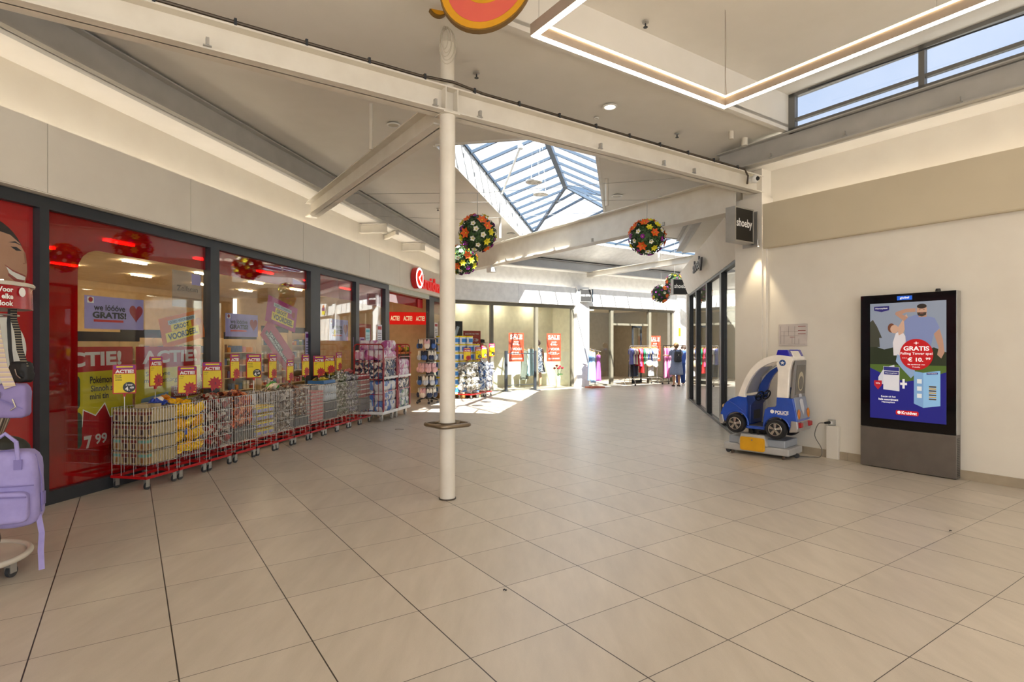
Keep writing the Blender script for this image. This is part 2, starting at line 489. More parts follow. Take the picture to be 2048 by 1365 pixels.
sheet('ceiling', outer, [h1, h3], 4.57, CEIL, 'flat white ceiling over the mall crossing, pierced by the skylights')
mb = MB(rz=FH); mb.box(1.7, 7.62, -8.1, 4.45, 5.0, 5.05); mb.box(1.7, 7.62, 4.37, 4.45, 4.5, 5.0); mb.box(1.7, 1.8, -8.1, 4.4, 4.5, 5.0); mb.box(1.7, 7.62, -8.1, -8.0, 4.5, 5.0)
put('ceiling_raised', mb, CEIL, kind='structure', label='raised white ceiling bay with a straight step around the hanging light frame')
# strips of low ceiling along the walls
mb = MB(rz=FL); mb.box(-9, 17.2, 5.13, 5.8, 4.2, 4.24)
put('ceiling_left', mb, CEIL, kind='structure', label='narrow low ceiling strip above the drugstore front')
mb = MB(rz=FR); mb.box(-5.6, 9, 7.68, 8.3, 4.2, 4.24)
put('ceiling_right', mb, CEIL, kind='structure', label='narrow low ceiling strip above the blank right wall')
mb = MB(rz=FH); mb.box(8.0, 24, 15.55, 16.25, 4.2, 4.24)
mb.add([(11.5, 15.42, 4.53), (22.2, 15.42, 4.53), (22.2, 14.4, 4.95), (10.5, 14.4, 4.95), (11.5, 15.42, 4.58), (22.2, 15.42, 4.58), (22.2, 14.4, 5.0), (10.5, 14.4, 5.0)],
       [(0, 1, 2, 3), (7, 6, 5, 4), (0, 4, 5, 1), (2, 6, 7, 3), (0, 3, 7, 4), (1, 5, 6, 2)])
put('ceiling_far', mb, FARLITP, kind='structure', label='sloping ceiling strip above the far clothing shop fronts')
mb = MB(rz=FS); mb.box(-17, -9.5, 1.68, 2.2, 4.2, 4.24)
put('ceiling_side', mb, CEIL, kind='structure', label='low ceiling strip above the glazed shop front on the right')

# ================================================================== steel beams
def ibeam(name, rz, axis, c, s0, s1, z0, z1, hw, m, label, tf=0.016):
    """axis 'x': runs along frame x at y=c; axis 'y': runs along frame y at x=c"""
    mb = MB(rz=rz)
    def bx(d0, d1, za, zb):
        if axis == 'x': mb.box(s0, s1, c + d0, c + d1, za, zb)
        else: mb.box(c + d0, c + d1, s0, s1, za, zb)
    bx(-hw, hw, z0, z0 + tf); bx(-hw, hw, z1 - tf, z1); bx(-0.006, 0.006, z0, z1)
    return put(name, mb, m, kind='structure', label=label)
ibeam('steel_beam', FH, 'x', 5.07, -2.35, 7.93, 3.84, 4.09, 0.1, STEELP, 'long cream steel beam crossing the mall over the round pillar')
ibeam('steel_beam', FH, 'y', 2.64, 5.18, 10.22, 3.77, 4.02, 0.1, STEELP, 'cream steel beam from the round pillar to the drugstore wall')
ibeam('steel_beam', FH, 'y', 7.72, 5.3, 15.1, 3.57, 4.1, 0.12, STEELP, 'deep white steel beam crossing under the skylight behind the flower balls')
ibeam('steel_beam', FH, 'y', 13.9, 10.9, 15.7, 4.0, 4.2, 0.08, STEELP, 'thin white steel beam in front of the far clothing shop')
ibeam('steel_beam', FL, 'x', 5.05, -9, 17.0, 4.17, 4.5, 0.09, GREYB, 'grey steel beam running along the top of the drugstore wall')
ibeam('steel_beam', FR, 'x', 7.6, -5.5, 9, 4.17, 4.48, 0.09, GREYB, 'grey brown steel beam below the high window strip')
ibeam('steel_beam', FH, 'x', 15.45, 8.4, 24, 4.17, 4.48, 0.09, GREYB, 'blue grey steel beam along the top of the far wall')
ibeam('steel_beam', FS, 'x', 1.58, -16.6, -9.3, 4.17, 4.48, 0.09, GREYB, 'grey steel beam above the glazed front on the right')
for l_ in (11.55, 13.95):
    ibeam('steel_bracket', FL, 'y', l_, 5.0, 5.64, 3.98, 4.17, 0.05, STEELP, 'short cream bracket beam between drugstore wall and grey beam, ' + ('nearer the pillar' if l_ > 12 else 'further along from the pillar'))
mb = MB(loc=(*ln(12.85, -5.62), 0), rz=R(304)); mb.box(0, 0.75, -0.04, 0.04, 4.08, 4.17)
put('steel_bracket', mb, STEELP, kind='structure', label='small slanting cream bracket between the two short bracket beams')
# stub pipes between beams and ceiling
for (b_, a_, z0_, r_) in ((2.5, 6.85, 4.02, 0.025), (7.17, 7.56, 4.1, 0.03), (7.25, 11.25, 4.1, 0.03), (7.03, 4.9, 4.48, 0.035), (7.42, 4.95, 4.48, 0.045), (13.9, 12.3, 4.2, 0.03)):
    mb = MB(rz=FH); mb.cyl((b_, a_, z0_ - 0.04), (b_, a_, 4.57), r_, 14)
    put('roof_prop', mb, STEELP, smooth=True, kind='structure', label='short white round prop between beam and ceiling, ' + {2.5: 'beside the pillar beam', 7.17: 'right of the skylight', 7.25: 'left of the skylight', 7.03: 'left one under the high window', 7.42: 'right one under the high window', 13.9: 'above the far thin beam'}[b_])

# ================================================================== walls
def box_struct(name, rz, boxes, m, label):
    mb = MB(rz=rz)
    for b in boxes: mb.box(*b)
    return put(name, mb, m, kind='structure', label=label)
G = 0.004
# left: fascia panels, upper wall
seams = [-9, -3.6, -0.9, 1.8, 4.4, 6.2, 8.75, 11.3, 13.0, 15.2, 17.02]
fas = []
for a_, b_ in zip(seams[:-1], seams[1:]):
    fas += [(a_ + G, b_ - G, 5.30, 5.33, 2.97, 3.62)]
fas += [(-9, 17.02, 5.335, 5.345, 2.975, 3.6), (-9, 17.02, 5.31, 5.62, 2.96, 2.985)]
box_struct('wall_left', FL, fas + [(-9, 17.1, 5.62, 5.75, 2.9, 4.57), (-9, 2.0, 5.4, 5.62, 0, 2.96)], PAINT, 'cream fascia and wall band above the drugstore windows')
mb = MB(rz=FL); mb.box(-8.9, 16.9, 5.46, 5.50, 3.3, 3.33)
put('cove_light', mb, lamp('cove_glow', '#fff7ec', 9.0), label='warm hidden light strip behind the fascia above the drugstore', cat='light', kind='structure')
# right wall
box_struct('wall_right', FR, [(-4.95, 9, 7.93, 8.35, 0, 3.0), (-5.5, 9, 8.14, 8.35, 3.0, 4.57)], PAINT, 'blank cream wall behind the toy police car and the screen')
box_struct('wall_right', FR, [(-4.93, 9, 7.84, 7.87, 2.99, 3.64), (-4.93, 9, 7.85, 8.14, 2.98, 3.0)], FASCIA, 'plain beige fascia band along the blank right wall')
mb = MB(rz=FR); mb.box(-4.85, 8.9, 7.97, 8.01, 3.3, 3.33)
put('cove_light', mb, lamp('cove_glow', '#fff7ec', 9.0), label='warm hidden light strip behind the beige fascia of the right wall', cat='light', kind='structure')
box_struct('pillar_corner', FR, [(-5.4, -4.95, 7.85, 8.4, 0, 3.78), (-5.3, -4.98, 7.9, 8.3, 3.78, 4.2), (-4.95, -4.9, 7.88, 7.95, 0, 2.98)], PAINT, 'square cream corner pillar carrying the hanging black shop sign')
bs = [(x, min(x + 0.596, 9), 7.905, 7.93, 0, 0.105) for x in [-4.95 + 0.6 * i for i in range(24)]]
box_struct('baseboard_right', FR, bs, mat('baseboard_tile', '#a89b86', 0.4), 'beige tiled baseboard of the right wall')
# far wall
seams = [8.1, 10.9, 13.5, 16.2, 18.9, 21.5, 24.2]
fas = [(a_ + G, b_ - G, 15.78, 15.81, 2.98, 3.62) for a_, b_ in zip(seams[:-1], seams[1:])] + [(8.1, 24.2, 15.815, 15.825, 2.98, 3.6)]
box_struct('wall_far', FH, fas + [(8.1, 24.2, 16.08, 16.2, 2.96, 4.57), (8.1, 24.2, 15.82, 16.08, 2.97, 2.99), (18.85, 24.2, 15.9, 16.2, 0, 3.0)], FARLITP, 'white fascia and wall band above the far clothing shops')
mb = MB(rz=FH); mb.box(9.0, 23, 15.95, 15.99, 3.3, 3.33)
put('cove_light', mb, lamp('cove_glow', '#fff7ec', 9.0), label='warm hidden light strip behind the far fascia', cat='light', kind='structure')
box_struct('pillar_far', FH, [(13.44, 14.03, 15.72, 16.1, 0, 3.66)], FARLITP, 'white pillar between the two far clothing shop fronts')
box_struct('pillar_far', FH, [(18.87, 19.5, 15.72, 16.1, 0, 3.66)], FARLITP, 'white pillar at the far right beside the clothes rack')
box_struct('wall_end', FH, [(24, 24.2, 10, 16.5, 0, 4.6)], FARLITP, 'end wall of the side corridor')
# side wall (glazed front on the right)
mb = MB(rz=FS)
mb.add([(-16.9, 1.85, 2.97), (-9.62, 1.85, 2.97), (-9.62, 1.62, 3.6), (-16.9, 1.62, 3.6), (-16.9, 2.1, 2.97), (-9.62, 2.1, 2.97), (-9.62, 2.1, 3.6), (-16.9, 2.1, 3.6)],
       [(0, 1, 2, 3), (5, 4, 7, 6), (0, 4, 5, 1), (3, 2, 6, 7), (0, 3, 7, 4), (1, 5, 6, 2)])
mb.box(-16.9, -9.3, 2.1, 2.3, 2.97, 4.57)
put('wall_side', mb, PAINT, kind='structure', label='tilted white fascia above the glazed front on the right')
box_struct('wall_side', FH, [(13.5, 24.1, 10.35, 10.6, 0, 4.6)], PAINT, 'near wall of the side corridor beyond the glazed front')
box_struct('pillar_side', FS, [(-16.98, -16.68, 1.8, 2.2, 0, 2.98)], PAINT, 'narrow white pillar ending the glazed front on the right')

# ================================================================== shop fronts
DK_SLOT = [DARKF, GLASS]
def front(name, rz, y, x0, x1, mull, z1, label, fm, pane_m, sill=0.08, head=0.1, dep=0.1, skip=()):
    """frame + mullions + one pane per bay"""
    t = thing(name, label, 'shop window', kind='structure')
    t['category'] = 'window'
    f = MB(rz=rz)
    f.box(x0, x1, y - dep / 2, y + dep / 2, 0, sill); f.box(x0, x1, y - dep / 2, y + dep / 2, z1 - head, z1)
    put('window_frame', f, fm, t)
    ed = [x0] + [v for m_ in mull for v in m_] + [x1]
    for m0, m1 in mull:
        g = MB(rz=rz); g.box(m0, m1, y - dep / 2 - 0.01, y + dep / 2, sill, z1 - head); put('mullion', g, fm, t)
    for i in range(0, len(ed), 2):
        if i // 2 in skip: continue
        g = MB(rz=rz); g.box(ed[i], ed[i + 1], y + 0.0, y + 0.012, sill, z1 - head)
        put('pane', g, pane_m, t)
    return t
front('window_1', FL, 5.45, 2.0, 12.58, [(4.40, 4.49), (6.66, 6.83), (9.14, 9.46), (10.87, 11.02), (12.36, 12.58)], 2.95,
      'dark framed drugstore window front behind the wire trolleys', DARKF, GLASS, sill=0.13, head=0.11)
front('window_2', FL, 5.45, 15.42, 17.05, [(15.42, 15.82)], 2.93, 'dark framed drugstore window end beside the bucket stack', DARKF, GLASS, sill=0.1)
HFR = mat('olive_grey_frame', '#6f6a5b', 0.45); WFR = mat('pale_metal_frame', '#cfcabd', 0.4, 0.2)
front('window_3', FH, 15.95, 8.2, 13.44, [(9.88, 9.98), (11.70, 11.82), (13.34, 13.44)], 2.96, 'left far clothing shop window with sale posters', HFR, GLASS, sill=0.03)
front('window_4', FH, 15.95, 14.03, 15.42, [(15.28, 15.42)], 2.98, 'narrow far clothing shop window beside the open entrance', HFR, GLASS, sill=0.03)
front('window_5', FH, 15.95, 17.38, 18.87, [(17.38, 17.52), (18.78, 18.87)], 2.98, 'right far clothing shop window behind the clothes rack', HFR, GLASS, sill=0.03)
mb = MB(rz=FH); mb.box(15.42, 17.38, 15.93, 16.0, 2.88, 2.98); mb.box(15.42, 17.38, 15.93, 16.0, 2.3, 2.38)
t = thing('door_1', 'open entrance of the far clothing shop with glazed top light', 'door', kind='structure'); put('door_frame', mb, HFR, t)
mb = MB(rz=FH); mb.box(15.42, 17.38, 15.96, 15.97, 2.38, 2.88); put('pane', mb, GLASS, t)
# one leaf standing open inwards
mb = MB(loc=(*ab(16.05, 16.62), 0), rz=R(34 + 12)); mb.box(0, 0.08, 0, 0.04, 0, 2.3); mb.box(0.62, 0.7, 0, 0.04, 0, 2.3); mb.box(0, 0.7, 0, 0.04, 2.22, 2.3); mb.box(0, 0.7, 0, 0.04, 0, 0.12)
put('door_leaf', mb, DARKF, t)
mb = MB(loc=(*ab(16.05, 16.62), 0), rz=R(34 + 12)); mb.box(0.08, 0.62, 0.015, 0.025, 0.12, 2.22); put('pane', mb, GLASS, t)
BLKF = mat('black_fin', '#151515', 0.4)
front('window_6', FS, 1.88, -16.66, -9.72, [(-16.55, -16.35), (-15.02, -14.84), (-13.22, -13.04), (-11.42, -11.22)], 2.95,
      'glazed shop front on the right with black upright fins', BLKF, glass('mirror_shop_glass', (0.85, 0.88, 0.86), 0.14, 0.95), sill=0.05, head=0.05, dep=0.09)
# drugstore entrance head
t = thing('door_2', 'wide open drugstore entrance with pale roller shutter rail', 'door', kind='structure')
mb = MB(rz=FL); mb.box(12.58, 15.42, 5.4, 5.55, 2.84, 2.96); put('shutter_rail', mb, mat('pale_green_grey_rail', '#b9bdae', 0.4), t)
mb = MB(rz=FL); mb.box(12.58, 15.42, 5.6, 5.62, 2.6, 2.85); put('pane', mb, REDFILM, t)
mb = MB(rz=FL); mb.box(15.0, 15.38, 5.585, 5.597, 2.58, 2.82); put('panel', mb, RED, t)
# high window strip on the right
t = thing('window_7', 'high strip window above the grey brown beam', 'window', kind='structure')
CF = mat('clerestory_frame', '#6f6e6a', 0.45)
f = MB(rz=FR)
f.box(-4.36, 8, 7.56, 7.64, 4.46, 4.53); f.box(-4.36, 8, 7.56, 7.64, 4.95, 5.02); f.box(-4.37, -4.28, 7.56, 7.64, 4.46, 5.0); f.box(-4.36, 8, 7.57, 7.63, 4.615, 4.655)
put('window_frame', f, CF, t)
for a_ in (2.78, 1.2, -0.4, -2.0, -3.6):
    g = MB(rz=FR); g.box(-a_ - 0.03, -a_ + 0.03, 7.56, 7.64, 4.5, 5.0); put('mullion', g, CF, t)
g = MB(rz=FR); g.box(-4.3, 8, 7.6, 7.606, 4.5, 5.0); put('pane', g, SKYDIMGL, t)

# ================================================================== skylights
SKF = mat('slate_blue_glazing_bar', '#37485a', 0.5)
UPST = mat('white_upstand', '#e6e3db', 0.6)
def bar3(mb, p, q, w=0.055, h=0.11, m=0):
    p, q = Vector(p), Vector(q); d = (q - p).normalized(); s = d.cross(Vector((0, 0, 1))).normalized() * w / 2; u = Vector((0, 0, -h))
    vs = [p - s, p + s, p + s + u, p - s + u, q - s, q + s, q + s + u, q - s + u]
    mb.add(vs, [(0, 1, 2, 3), (7, 6, 5, 4), (0, 4, 5, 1), (1, 5, 6, 2), (2, 6, 7, 3), (3, 7, 4, 0)], m)
t = thing('window_8', 'bent glass skylight with slate blue bars in the ceiling behind the round pillar', 'skylight', kind='structure')
ZE, ZR = 5.1, 5.58
def V(p, z): return Vector((p.x, p.y, z))
sA, sB, sK, sM, sQ, sD = V(ln(8.17, -2.75), ZE), V(ln(8.17, -0.42), ZE), V(ln(14.783, -0.42), ZE), V(ab(10.75, 22), ZE), V(ab(14.5, 22), ZE), V(ln(17.756, -2.75), ZE)
sP, sJ, sR = V(ln(9.4, -1.45), ZR), V(ln(14.3, -1.4), ZR), V(ab(11.13, 20.5), ZR)
up = MB()
for p, q, zl in ((sA, sB, 4.53), (sB, sK, 4.53), (sK, sM, 4.53), (sM, sQ, 4.53), (sQ, sD, 4.93), (V(ln(19.0, -2.75), ZE), sA, 4.53)):
    d = (q - p).normalized(); o = d.cross(Vector((0, 0, 1))) * 0.05
    a, b = p - d * 0.0, q + d * 0.0
    up.add([(a.x, a.y, zl), (b.x, b.y, zl), (b.x, b.y, ZE), (a.x, a.y, ZE), (a.x + o.x, a.y + o.y, zl), (b.x + o.x, b.y + o.y, zl), (b.x + o.x, b.y + o.y, ZE), (a.x + o.x, a.y + o.y, ZE)],
           [(0, 1, 2, 3), (5, 4, 7, 6), (3, 2, 6, 7), (0, 4, 5, 1), (0, 3, 7, 4), (1, 5, 6, 2)])
put('upstand', up, UPST, t)
jn = MB(rz=FL)
for k in range(12):
    l_ = 8.9 + 0.75 * k; jn.box(l_ - 0.006, l_ + 0.006, 2.737, 2.75, 4.56, 5.08)
put('joint_strip', jn, mat('grey_joint', '#a9acb0', 0.6), t)
rid = MB()
bar3(rid, sP, sJ, 0.1, 0.12); bar3(rid, sJ, sR, 0.08, 0.1)
for c, r in ((sA, sP), (sB, sP), (sK, sJ), (sD, sJ), (sM, sR), (sQ, sR)): bar3(rid, c, r, 0.06, 0.08)
for c, r in ((sA, sB), (sB, sK), (sK, sM), (sM, sQ), (sQ, sD), (sD, sA)): bar3(rid, c + Vector((0, 0, .03)), r + Vector((0, 0, .03)), 0.06, 0.06)
put('ridge_frame', rid, SKF, t)
bars = MB()
def line_hit(p, d, a, b):
    e = b - a; den = d.x * e.y - d.y * e.x
    if abs(den) < 1e-6: return None
    u = ((a.x - p.x) * e.y - (a.y - p.y) * e.x) / den; w = ((a.x - p.x) * d.y - (a.y - p.y) * d.x) / den
    return (u, a + e * w) if -1e-4 <= w <= 1.0001 and u > 0.02 else None
def side(E0, E1, chain, step, inward):
    e = E1 - E0; n = max(2, round(e.length / step)); d = Vector((inward.x, inward.y, 0))
    for i in range(1, n):
        p = E0 + e * (i / n); best = None
        for a, b in zip(chain[:-1], chain[1:]):
            h = line_hit(p, d, a, b)
            if h and (best is None or h[0] < best[0]): best = h
        if best: bar3(bars, p, best[1], 0.04, 0.055)
side(sA, sD, [sA, sP, sJ, sD], 0.62, NN); side(sB, sK, [sB, sP, sJ, sK], 0.62, -NN); side(sD, sQ, [sD, sJ, sR, sQ], 0.72, -AA)
for k in range(1, 3):
    w_ = k / 3; q_ = sJ + (V(ab(11.13, 10.61), ZR) - sJ) * w_; h__ = line_hit(q_, Vector((AA.x, AA.y, 0)), sD, sJ)
    if h__: bar3(bars, q_, h__[1], 0.04, 0.055)
side(sK, sM, [sK, sJ, sR, sM], 0.95, AA); side(sA, sB, [sA, sP, sB], 0.6, LL)
put('glazing_bar', bars, SKF, t)
gl = MB(); h_ = Vector((0, 0, .01))
for poly in ((sA, sP, sJ), (sA, sJ, sD), (sB, sK, sJ), (sB, sJ, sP), (sA, sB, sP), (sK, sM, sR), (sK, sR, sJ), (sD, sJ, sR), (sD, sR, sQ), (sM, sQ, sR)): gl.add([v + h_ for v in poly], [(0, 1, 2)])
put('pane', gl, ROOFGL, t)

# ================================================================== shop interiors
WARMW = mat('warm_shop_wall', '#cdb48b', 0.8); SHCEIL = mat('warm_shop_ceiling', '#d3bf9b', 0.8)
box_struct('wall_shop', FL, [(1.2, 17.0, 12.9, 13.1, 0, 3.2), (1.0, 1.2, 5.6, 13, 0, 3.2)], WARMW, 'warm cream back wall inside the drugstore')
box_struct('wall_shop', FL, [(17.2, 17.4, 5.5, 12.9, 0, 3.2), (1.0, 17.2, 5.56, 5.7, 2.97, 3.2)], WARMW, 'far inner wall of the drugstore')
box_struct('ceiling_shop', FL, [(1.0, 17.3, 5.55, 13.1, 3.12, 3.2)], SHCEIL, 'warm white ceiling inside the drugstore')
GRW = mat('sage_cream_wall', '#d9d8c0', 0.8)
box_struct('wall_boutique', FH, [(8.7, 13.6, 17.35, 17.45, 0, 3.2), (13.6, 13.75, 16.2, 20, 0, 3.2)], GRW, 'pale sage wall inside the left far clothing shop')
box_struct('wall_boutique', FH, [(13.75, 20, 20.4, 20.5, 0, 3.2), (19.9, 20, 16.2, 20.4, 0, 3.2)], mat('grey_brown_wall', '#9a8f7d', 0.8), 'grey brown wall inside the right far clothing shop')
box_struct('ceiling_boutique', FH, [(8.7, 20, 16.05, 20.5, 3.1, 3.2)], SHCEIL, 'white ceiling inside the far clothing shops')
box_struct('wall_sideshop', FS, [(-17, -9.8, 5.6, 5.7, 0, 3.2), (-9.85, -9.75, 2.3, 5.7, 0, 3.2)], mat('dim_brown_wall', '#8c7d6a', 0.8), 'brown wall inside the glazed shop on the right')
box_struct('ceiling_sideshop', FS, [(-17, -9.75, 2.0, 5.7, 3.1, 3.2)], SHCEIL, 'ceiling inside the glazed shop on the right')
# red window film of the drugstore: a full sheet on the first bay, an arched border on the second and third
mb = MB(rz=FL); mb.box(2.0, 4.40, 5.47, 5.475, 0.13, 2.84)
put('window_film', mb, RED, label='solid red poster film covering the first drugstore window beside the bag stand', cat='window film')
mb = MB(rz=FL)
pts = [(4.49, 0.13), (6.66, 0.13), (6.66, 0.46), (4.85, 0.46)] + [(4.85, z) for z in (2.3,)] + [(4.85 + 0.24 * (1 - cos(R(t))), 2.3 + 0.24 * sin(R(t))) for t in (20, 40, 60, 80, 90)] + [(6.66, 2.54), (6.66, 2.84), (4.49, 2.84)]
mb.prism(pts, 5.47, 5.474)
put('window_film', mb, REDFILM, label='clear red film bordering the second drugstore window with a rounded inner corner', cat='window film')
mb = MB(rz=FL); mb.box(6.83, 9.14, 5.47, 5.474, 2.52, 2.84)
put('window_film', mb, REDFILM, label='clear red film band across the top of the third drugstore window', cat='window film')
mb = MB(rz=FL); mb.box(9.46, 10.87, 5.47, 5.474, 2.45, 2.84)
put('window_film', mb, REDFILM, label='clear red film band across the top of the fourth drugstore window', cat='window film')
mb = MB(rz=FL); mb.box(11.02, 12.36, 5.47, 5.474, 2.42, 2.84)
put('window_film', mb, REDFILM, label='clear red film band across the top of the drugstore window beside the entrance', cat='window film')
mb = MB(rz=FL); mb.box(15.85, 17.0, 5.47, 5.474, 2.45, 2.84)
put('window_film', mb, REDFILM, label='clear red film band on the window piece beyond the entrance', cat='window film')

# ================================================================== the round pillar
p = ab(5.07, 2.64)
t = thing('pillar', 'round cream steel pillar standing free in the middle of the floor', 'pillar', (p.x, p.y, 0), 0, kind='structure')
mb = MB(); mb.cyl((0, 0, 0), (0, 0, 3.84), 0.078, 32); put('shaft', mb, STEELP, t, smooth=True)
mb = MB(); mb.cyl((0, 0, 4.09), (0, 0, 4.57), 0.07, 32); put('upper_shaft', mb, STEELP, t, smooth=True)
mb = MB(); mb.cyl((0, 0, 0), (0, 0, 0.012), 0.086, 32); put('base_ring', mb, mat('brown_sealant', '#4a3f33', 0.7), t, smooth=True)
mb = MB(rz=R(34)); mb.box(-0.09, 0.09, -0.1, 0.1, 3.83, 3.85); mb.box(-0.07, -0.06, -0.1, 0.1, 3.85, 4.08); mb.box(0.06, 0.07, -0.1, 0.1, 3.85, 4.08)
put('joint_plate', mb, STEELP, t)
# bumper rail round the pillar
t = thing('bumper_rail', 'rounded square brushed steel bumper rail around the round pillar', 'rail', (p.x, p.y, 0), R(34 + 8))
z = 0.745
q = rrect(-0.17, 0.17, -0.17, 0.17, 0.055, 6)
mb = MB(); mb.tube([(x, y, z) for x, y in q], 0.021, 12, closed=True); put('rail', mb, mat('worn_steel', '#8d7f6c', 0.3, 0.85), t, smooth=True)
mb = MB()
for s in (-1, 1): mb.cyl((0.07 * s, 0, z), (0.16 * s, 0, z), 0.014, 10)
mb.lathe([(0.079, -0.02), (0.09, -0.02), (0.09, 0.02), (0.079, 0.02)], (0, 0, z), 24)
put('mounting_collar', mb, MATS['worn_steel'], t, smooth=True)

# conduit on the long beam with clips
mb = MB(rz=FH); mb.tube([(-2.25, 4.985, 4.115), (2.3, 4.985, 4.115), (2.65, 4.975, 4.14), (3.0, 4.985, 4.115), (7.2, 4.985, 4.115), (7.45, 4.97, 4.11), (7.52, 4.96, 4.02), (7.5, 4.96, 3.9)], 0.014, 8)
t = put('cable_conduit', mb, mat('dark_bronze_pipe', '#4c4136', 0.4, 0.4), smooth=True, label='thin dark cable conduit clipped along the top of the long beam', cat='conduit')
for x in [-2.05 + 0.55 * i for i in range(18)]:
    g = MB(rz=FH); g.box(x - 0.01, x + 0.01, 4.965, 5.0, 4.085, 4.14); put('clip', g, DARKF, t)
# small beam clamps
def clamp(rz, x, y, z, label):
    g = MB(rz=rz); g.box(x - 0.012, x + 0.012, y - 0.02, y + 0.02, z, z + 0.055); g.box(x - 0.03, x + 0.03, y - 0.012, y + 0.012, z - 0.008, z)
    put('beam_clamp', g, ALU, label=label, cat='clamp', group='small metal clamps on the beams')
for x in (0.5, 2.45, 2.95, 4.6, 5.7, 6.3): clamp(FH, x, 4.955, 3.86, 'small metal clamp on the lower edge of the long cream beam')
for y in (6.6, 8.4, 9.6, 11.5): clamp(FH, 7.58, y, 3.59, 'small metal clamp on the lower edge of the deep white beam')
for x in (-4.6, -3.6, -2.4, -1.6): clamp(FR, x, 7.5, 4.19, 'small metal clamp under the beam below the high window')
# ================================================================== lights of the place
WARM = '#ffdca8'
def area(name, loc, sx, sy, power, col=(1, 0.86, 0.66), rot=(0, 0, 0), spread=pi):
    d = bpy.data.lights.new(name, 'AREA'); d.shape = 'RECTANGLE'; d.size = sx; d.size_y = sy; d.energy = power; d.color = col; d.spread = spread
    o = bpy.data.objects.new(name, d); o.location = loc; o.rotation_euler = rot; C.objects.link(o); return o
def spot(name, loc, power, angle=70, col=(1, 0.82, 0.55), blend=0.6):
    d = bpy.data.lights.new(name, 'SPOT'); d.energy = power; d.spot_size = R(angle); d.spot_blend = blend; d.color = col; d.shadow_soft_size = 0.03
    o = bpy.data.objects.new(name, d); o.location = loc; C.objects.link(o); return o
# the square light frame
LEDM = lamp('led_strip_glow', '#fff4e6', 16.5); LEDT = lamp('led_edge_glow', '#ffdca6', 4.0); TAUPE = mat('taupe_profile', '#a8998a', 0.4)
t = thing('light_frame', 'large hanging light frame, lengthened out of view, glowing warm white under the raised ceiling', 'light frame', (*ab(3.67, 2.65), 0), R(34))
# local x = along b, local y = along a (towards the back); its unseen near length is stretched to add light
W_, D_, zb, w_, h_ = 2.49, 8.0, 4.0, 0.055, 0.1
pr = MB(); em = MB(); et = MB()
for (x0, x1, y0, y1) in ((0, W_, -w_, 0), (0, W_, -D_, -D_ + w_), (0, w_, -D_ + w_, -w_), (W_ - w_, W_, -D_ + w_, -w_)):
    pr.box(x0, x1, y0, y1, zb + 0.006, zb + h_); em.box(x0 + 0.006, x1 - 0.006, y0 + 0.006, y1 - 0.006, zb, zb + 0.006)
for (x0, x1, y0, y1) in ((w_, W_ - w_, -w_ - 0.012, -w_), (w_, W_ - w_, -D_ + w_, -D_ + w_ + 0.012), (w_, w_ + 0.012, -D_ + w_, -w_), (W_ - w_ - 0.012, W_ - w_, -D_ + w_, -w_)):
    et.box(x0, x1, y0, y1, zb + h_ - 0.012, zb + h_ + 0.004)
put('profile', pr, TAUPE, t); put('diffuser', em, LEDM, t); put('edge_diffuser', et, LEDT, t)
for x, y in ((0.05, -0.05), (W_ - 0.05, -0.05), (0.05, -1.9), (W_ - 0.05, -1.9), (0.05, -D_ + .05), (W_ - .05, -D_ + .05)):
    g = MB(); g.cyl((x, y, zb + h_), (x, y, 5.0), 0.002, 6); put('suspension_wire', g, ALU, t)
g = MB(); g.tube([(W_ - 0.04, -0.06, zb + h_), (W_ - 0.03, -0.04, zb + 0.3), (W_ - 0.035, -0.05, zb + 0.6), (W_ - 0.03, -0.04, 5.0)], 0.004, 6); put('power_cable', g, MATS['taupe_profile'], t)
# recessed down lights and small ceiling fittings
def downlight(x, y, z, r, label, on=True):
    t = thing('downlight', label, 'downlight', (x, y, z - 0.02)); g = MB(); g.lathe([(r, 0), (r, -0.008), (r * 0.78, -0.012), (r * 0.74, 0)], seg=24); put('trim_ring', g, WHITE, t, smooth=True)
    g = MB(); g.lathe([(r * 0.72, -0.002), (r * 0.72, -0.006)], seg=20); put('lens', g, lamp('downlight_glow', '#fff3da', 5.0) if on else mat('dull_disc', '#c9c2b2', 0.5), t)
downlight(1.228, 7.11, 4.55, 0.09, 'lit round recessed downlight in front of the long beam')
downlight(-1.609, 7.70, 4.55, 0.09, 'unlit round ceiling fitting left of the pillar', False)
downlight(1.112, 7.467, 4.55, 0.03, 'tiny round ceiling fitting just behind the lit downlight', False)
downlight(-0.027, 15.29, 4.55, 0.11, 'unlit round ceiling fitting left of the skylight, above the flower ball', False)
downlight(2.105, 11.37, 4.55, 0.11, 'unlit round ceiling fitting to the right of the skylight', False)
def sprinkler(x, y, z, label):
    t = thing('sprinkler', label, 'sprinkler', (x, y, z - 0.02), 0, 'sprinkler heads in the white ceiling')
    g = MB(); g.lathe([(0.035, 0), (0.035, -0.008), (0.012, -0.012)], seg=16); put('escutcheon', g, ALU, t)
    g = MB(); g.cyl((0, 0, -0.01), (0, 0, -0.05), 0.008, 8); g.lathe([(0.024, -0.055), (0.024, -0.05)], seg=12); put('nozzle', g, DARKF, t)
sprinkler(1.423, 6.046, 5.0, 'sprinkler head inside the raised ceiling within the light frame')
sprinkler(-0.39, 6.239, 4.55, 'sprinkler head just right of the pillar top')
sprinkler(2.336, 8.029, 4.55, 'sprinkler head between the long beam and the high window')
sprinkler(-1.618, 12.40, 4.55, 'sprinkler head left of the pillar beside the grey beam')
sprinkler(2.997, 11.41, 4.55, 'sprinkler head between the skylight and the deep white beam')
g = MB(loc=(-0.436, 6.771, 4.53)); g.lathe([(0.055, 0.02), (0.055, -0.015), (0.03, -0.02), (0.028, -0.05), (0.005, -0.055)], seg=20)
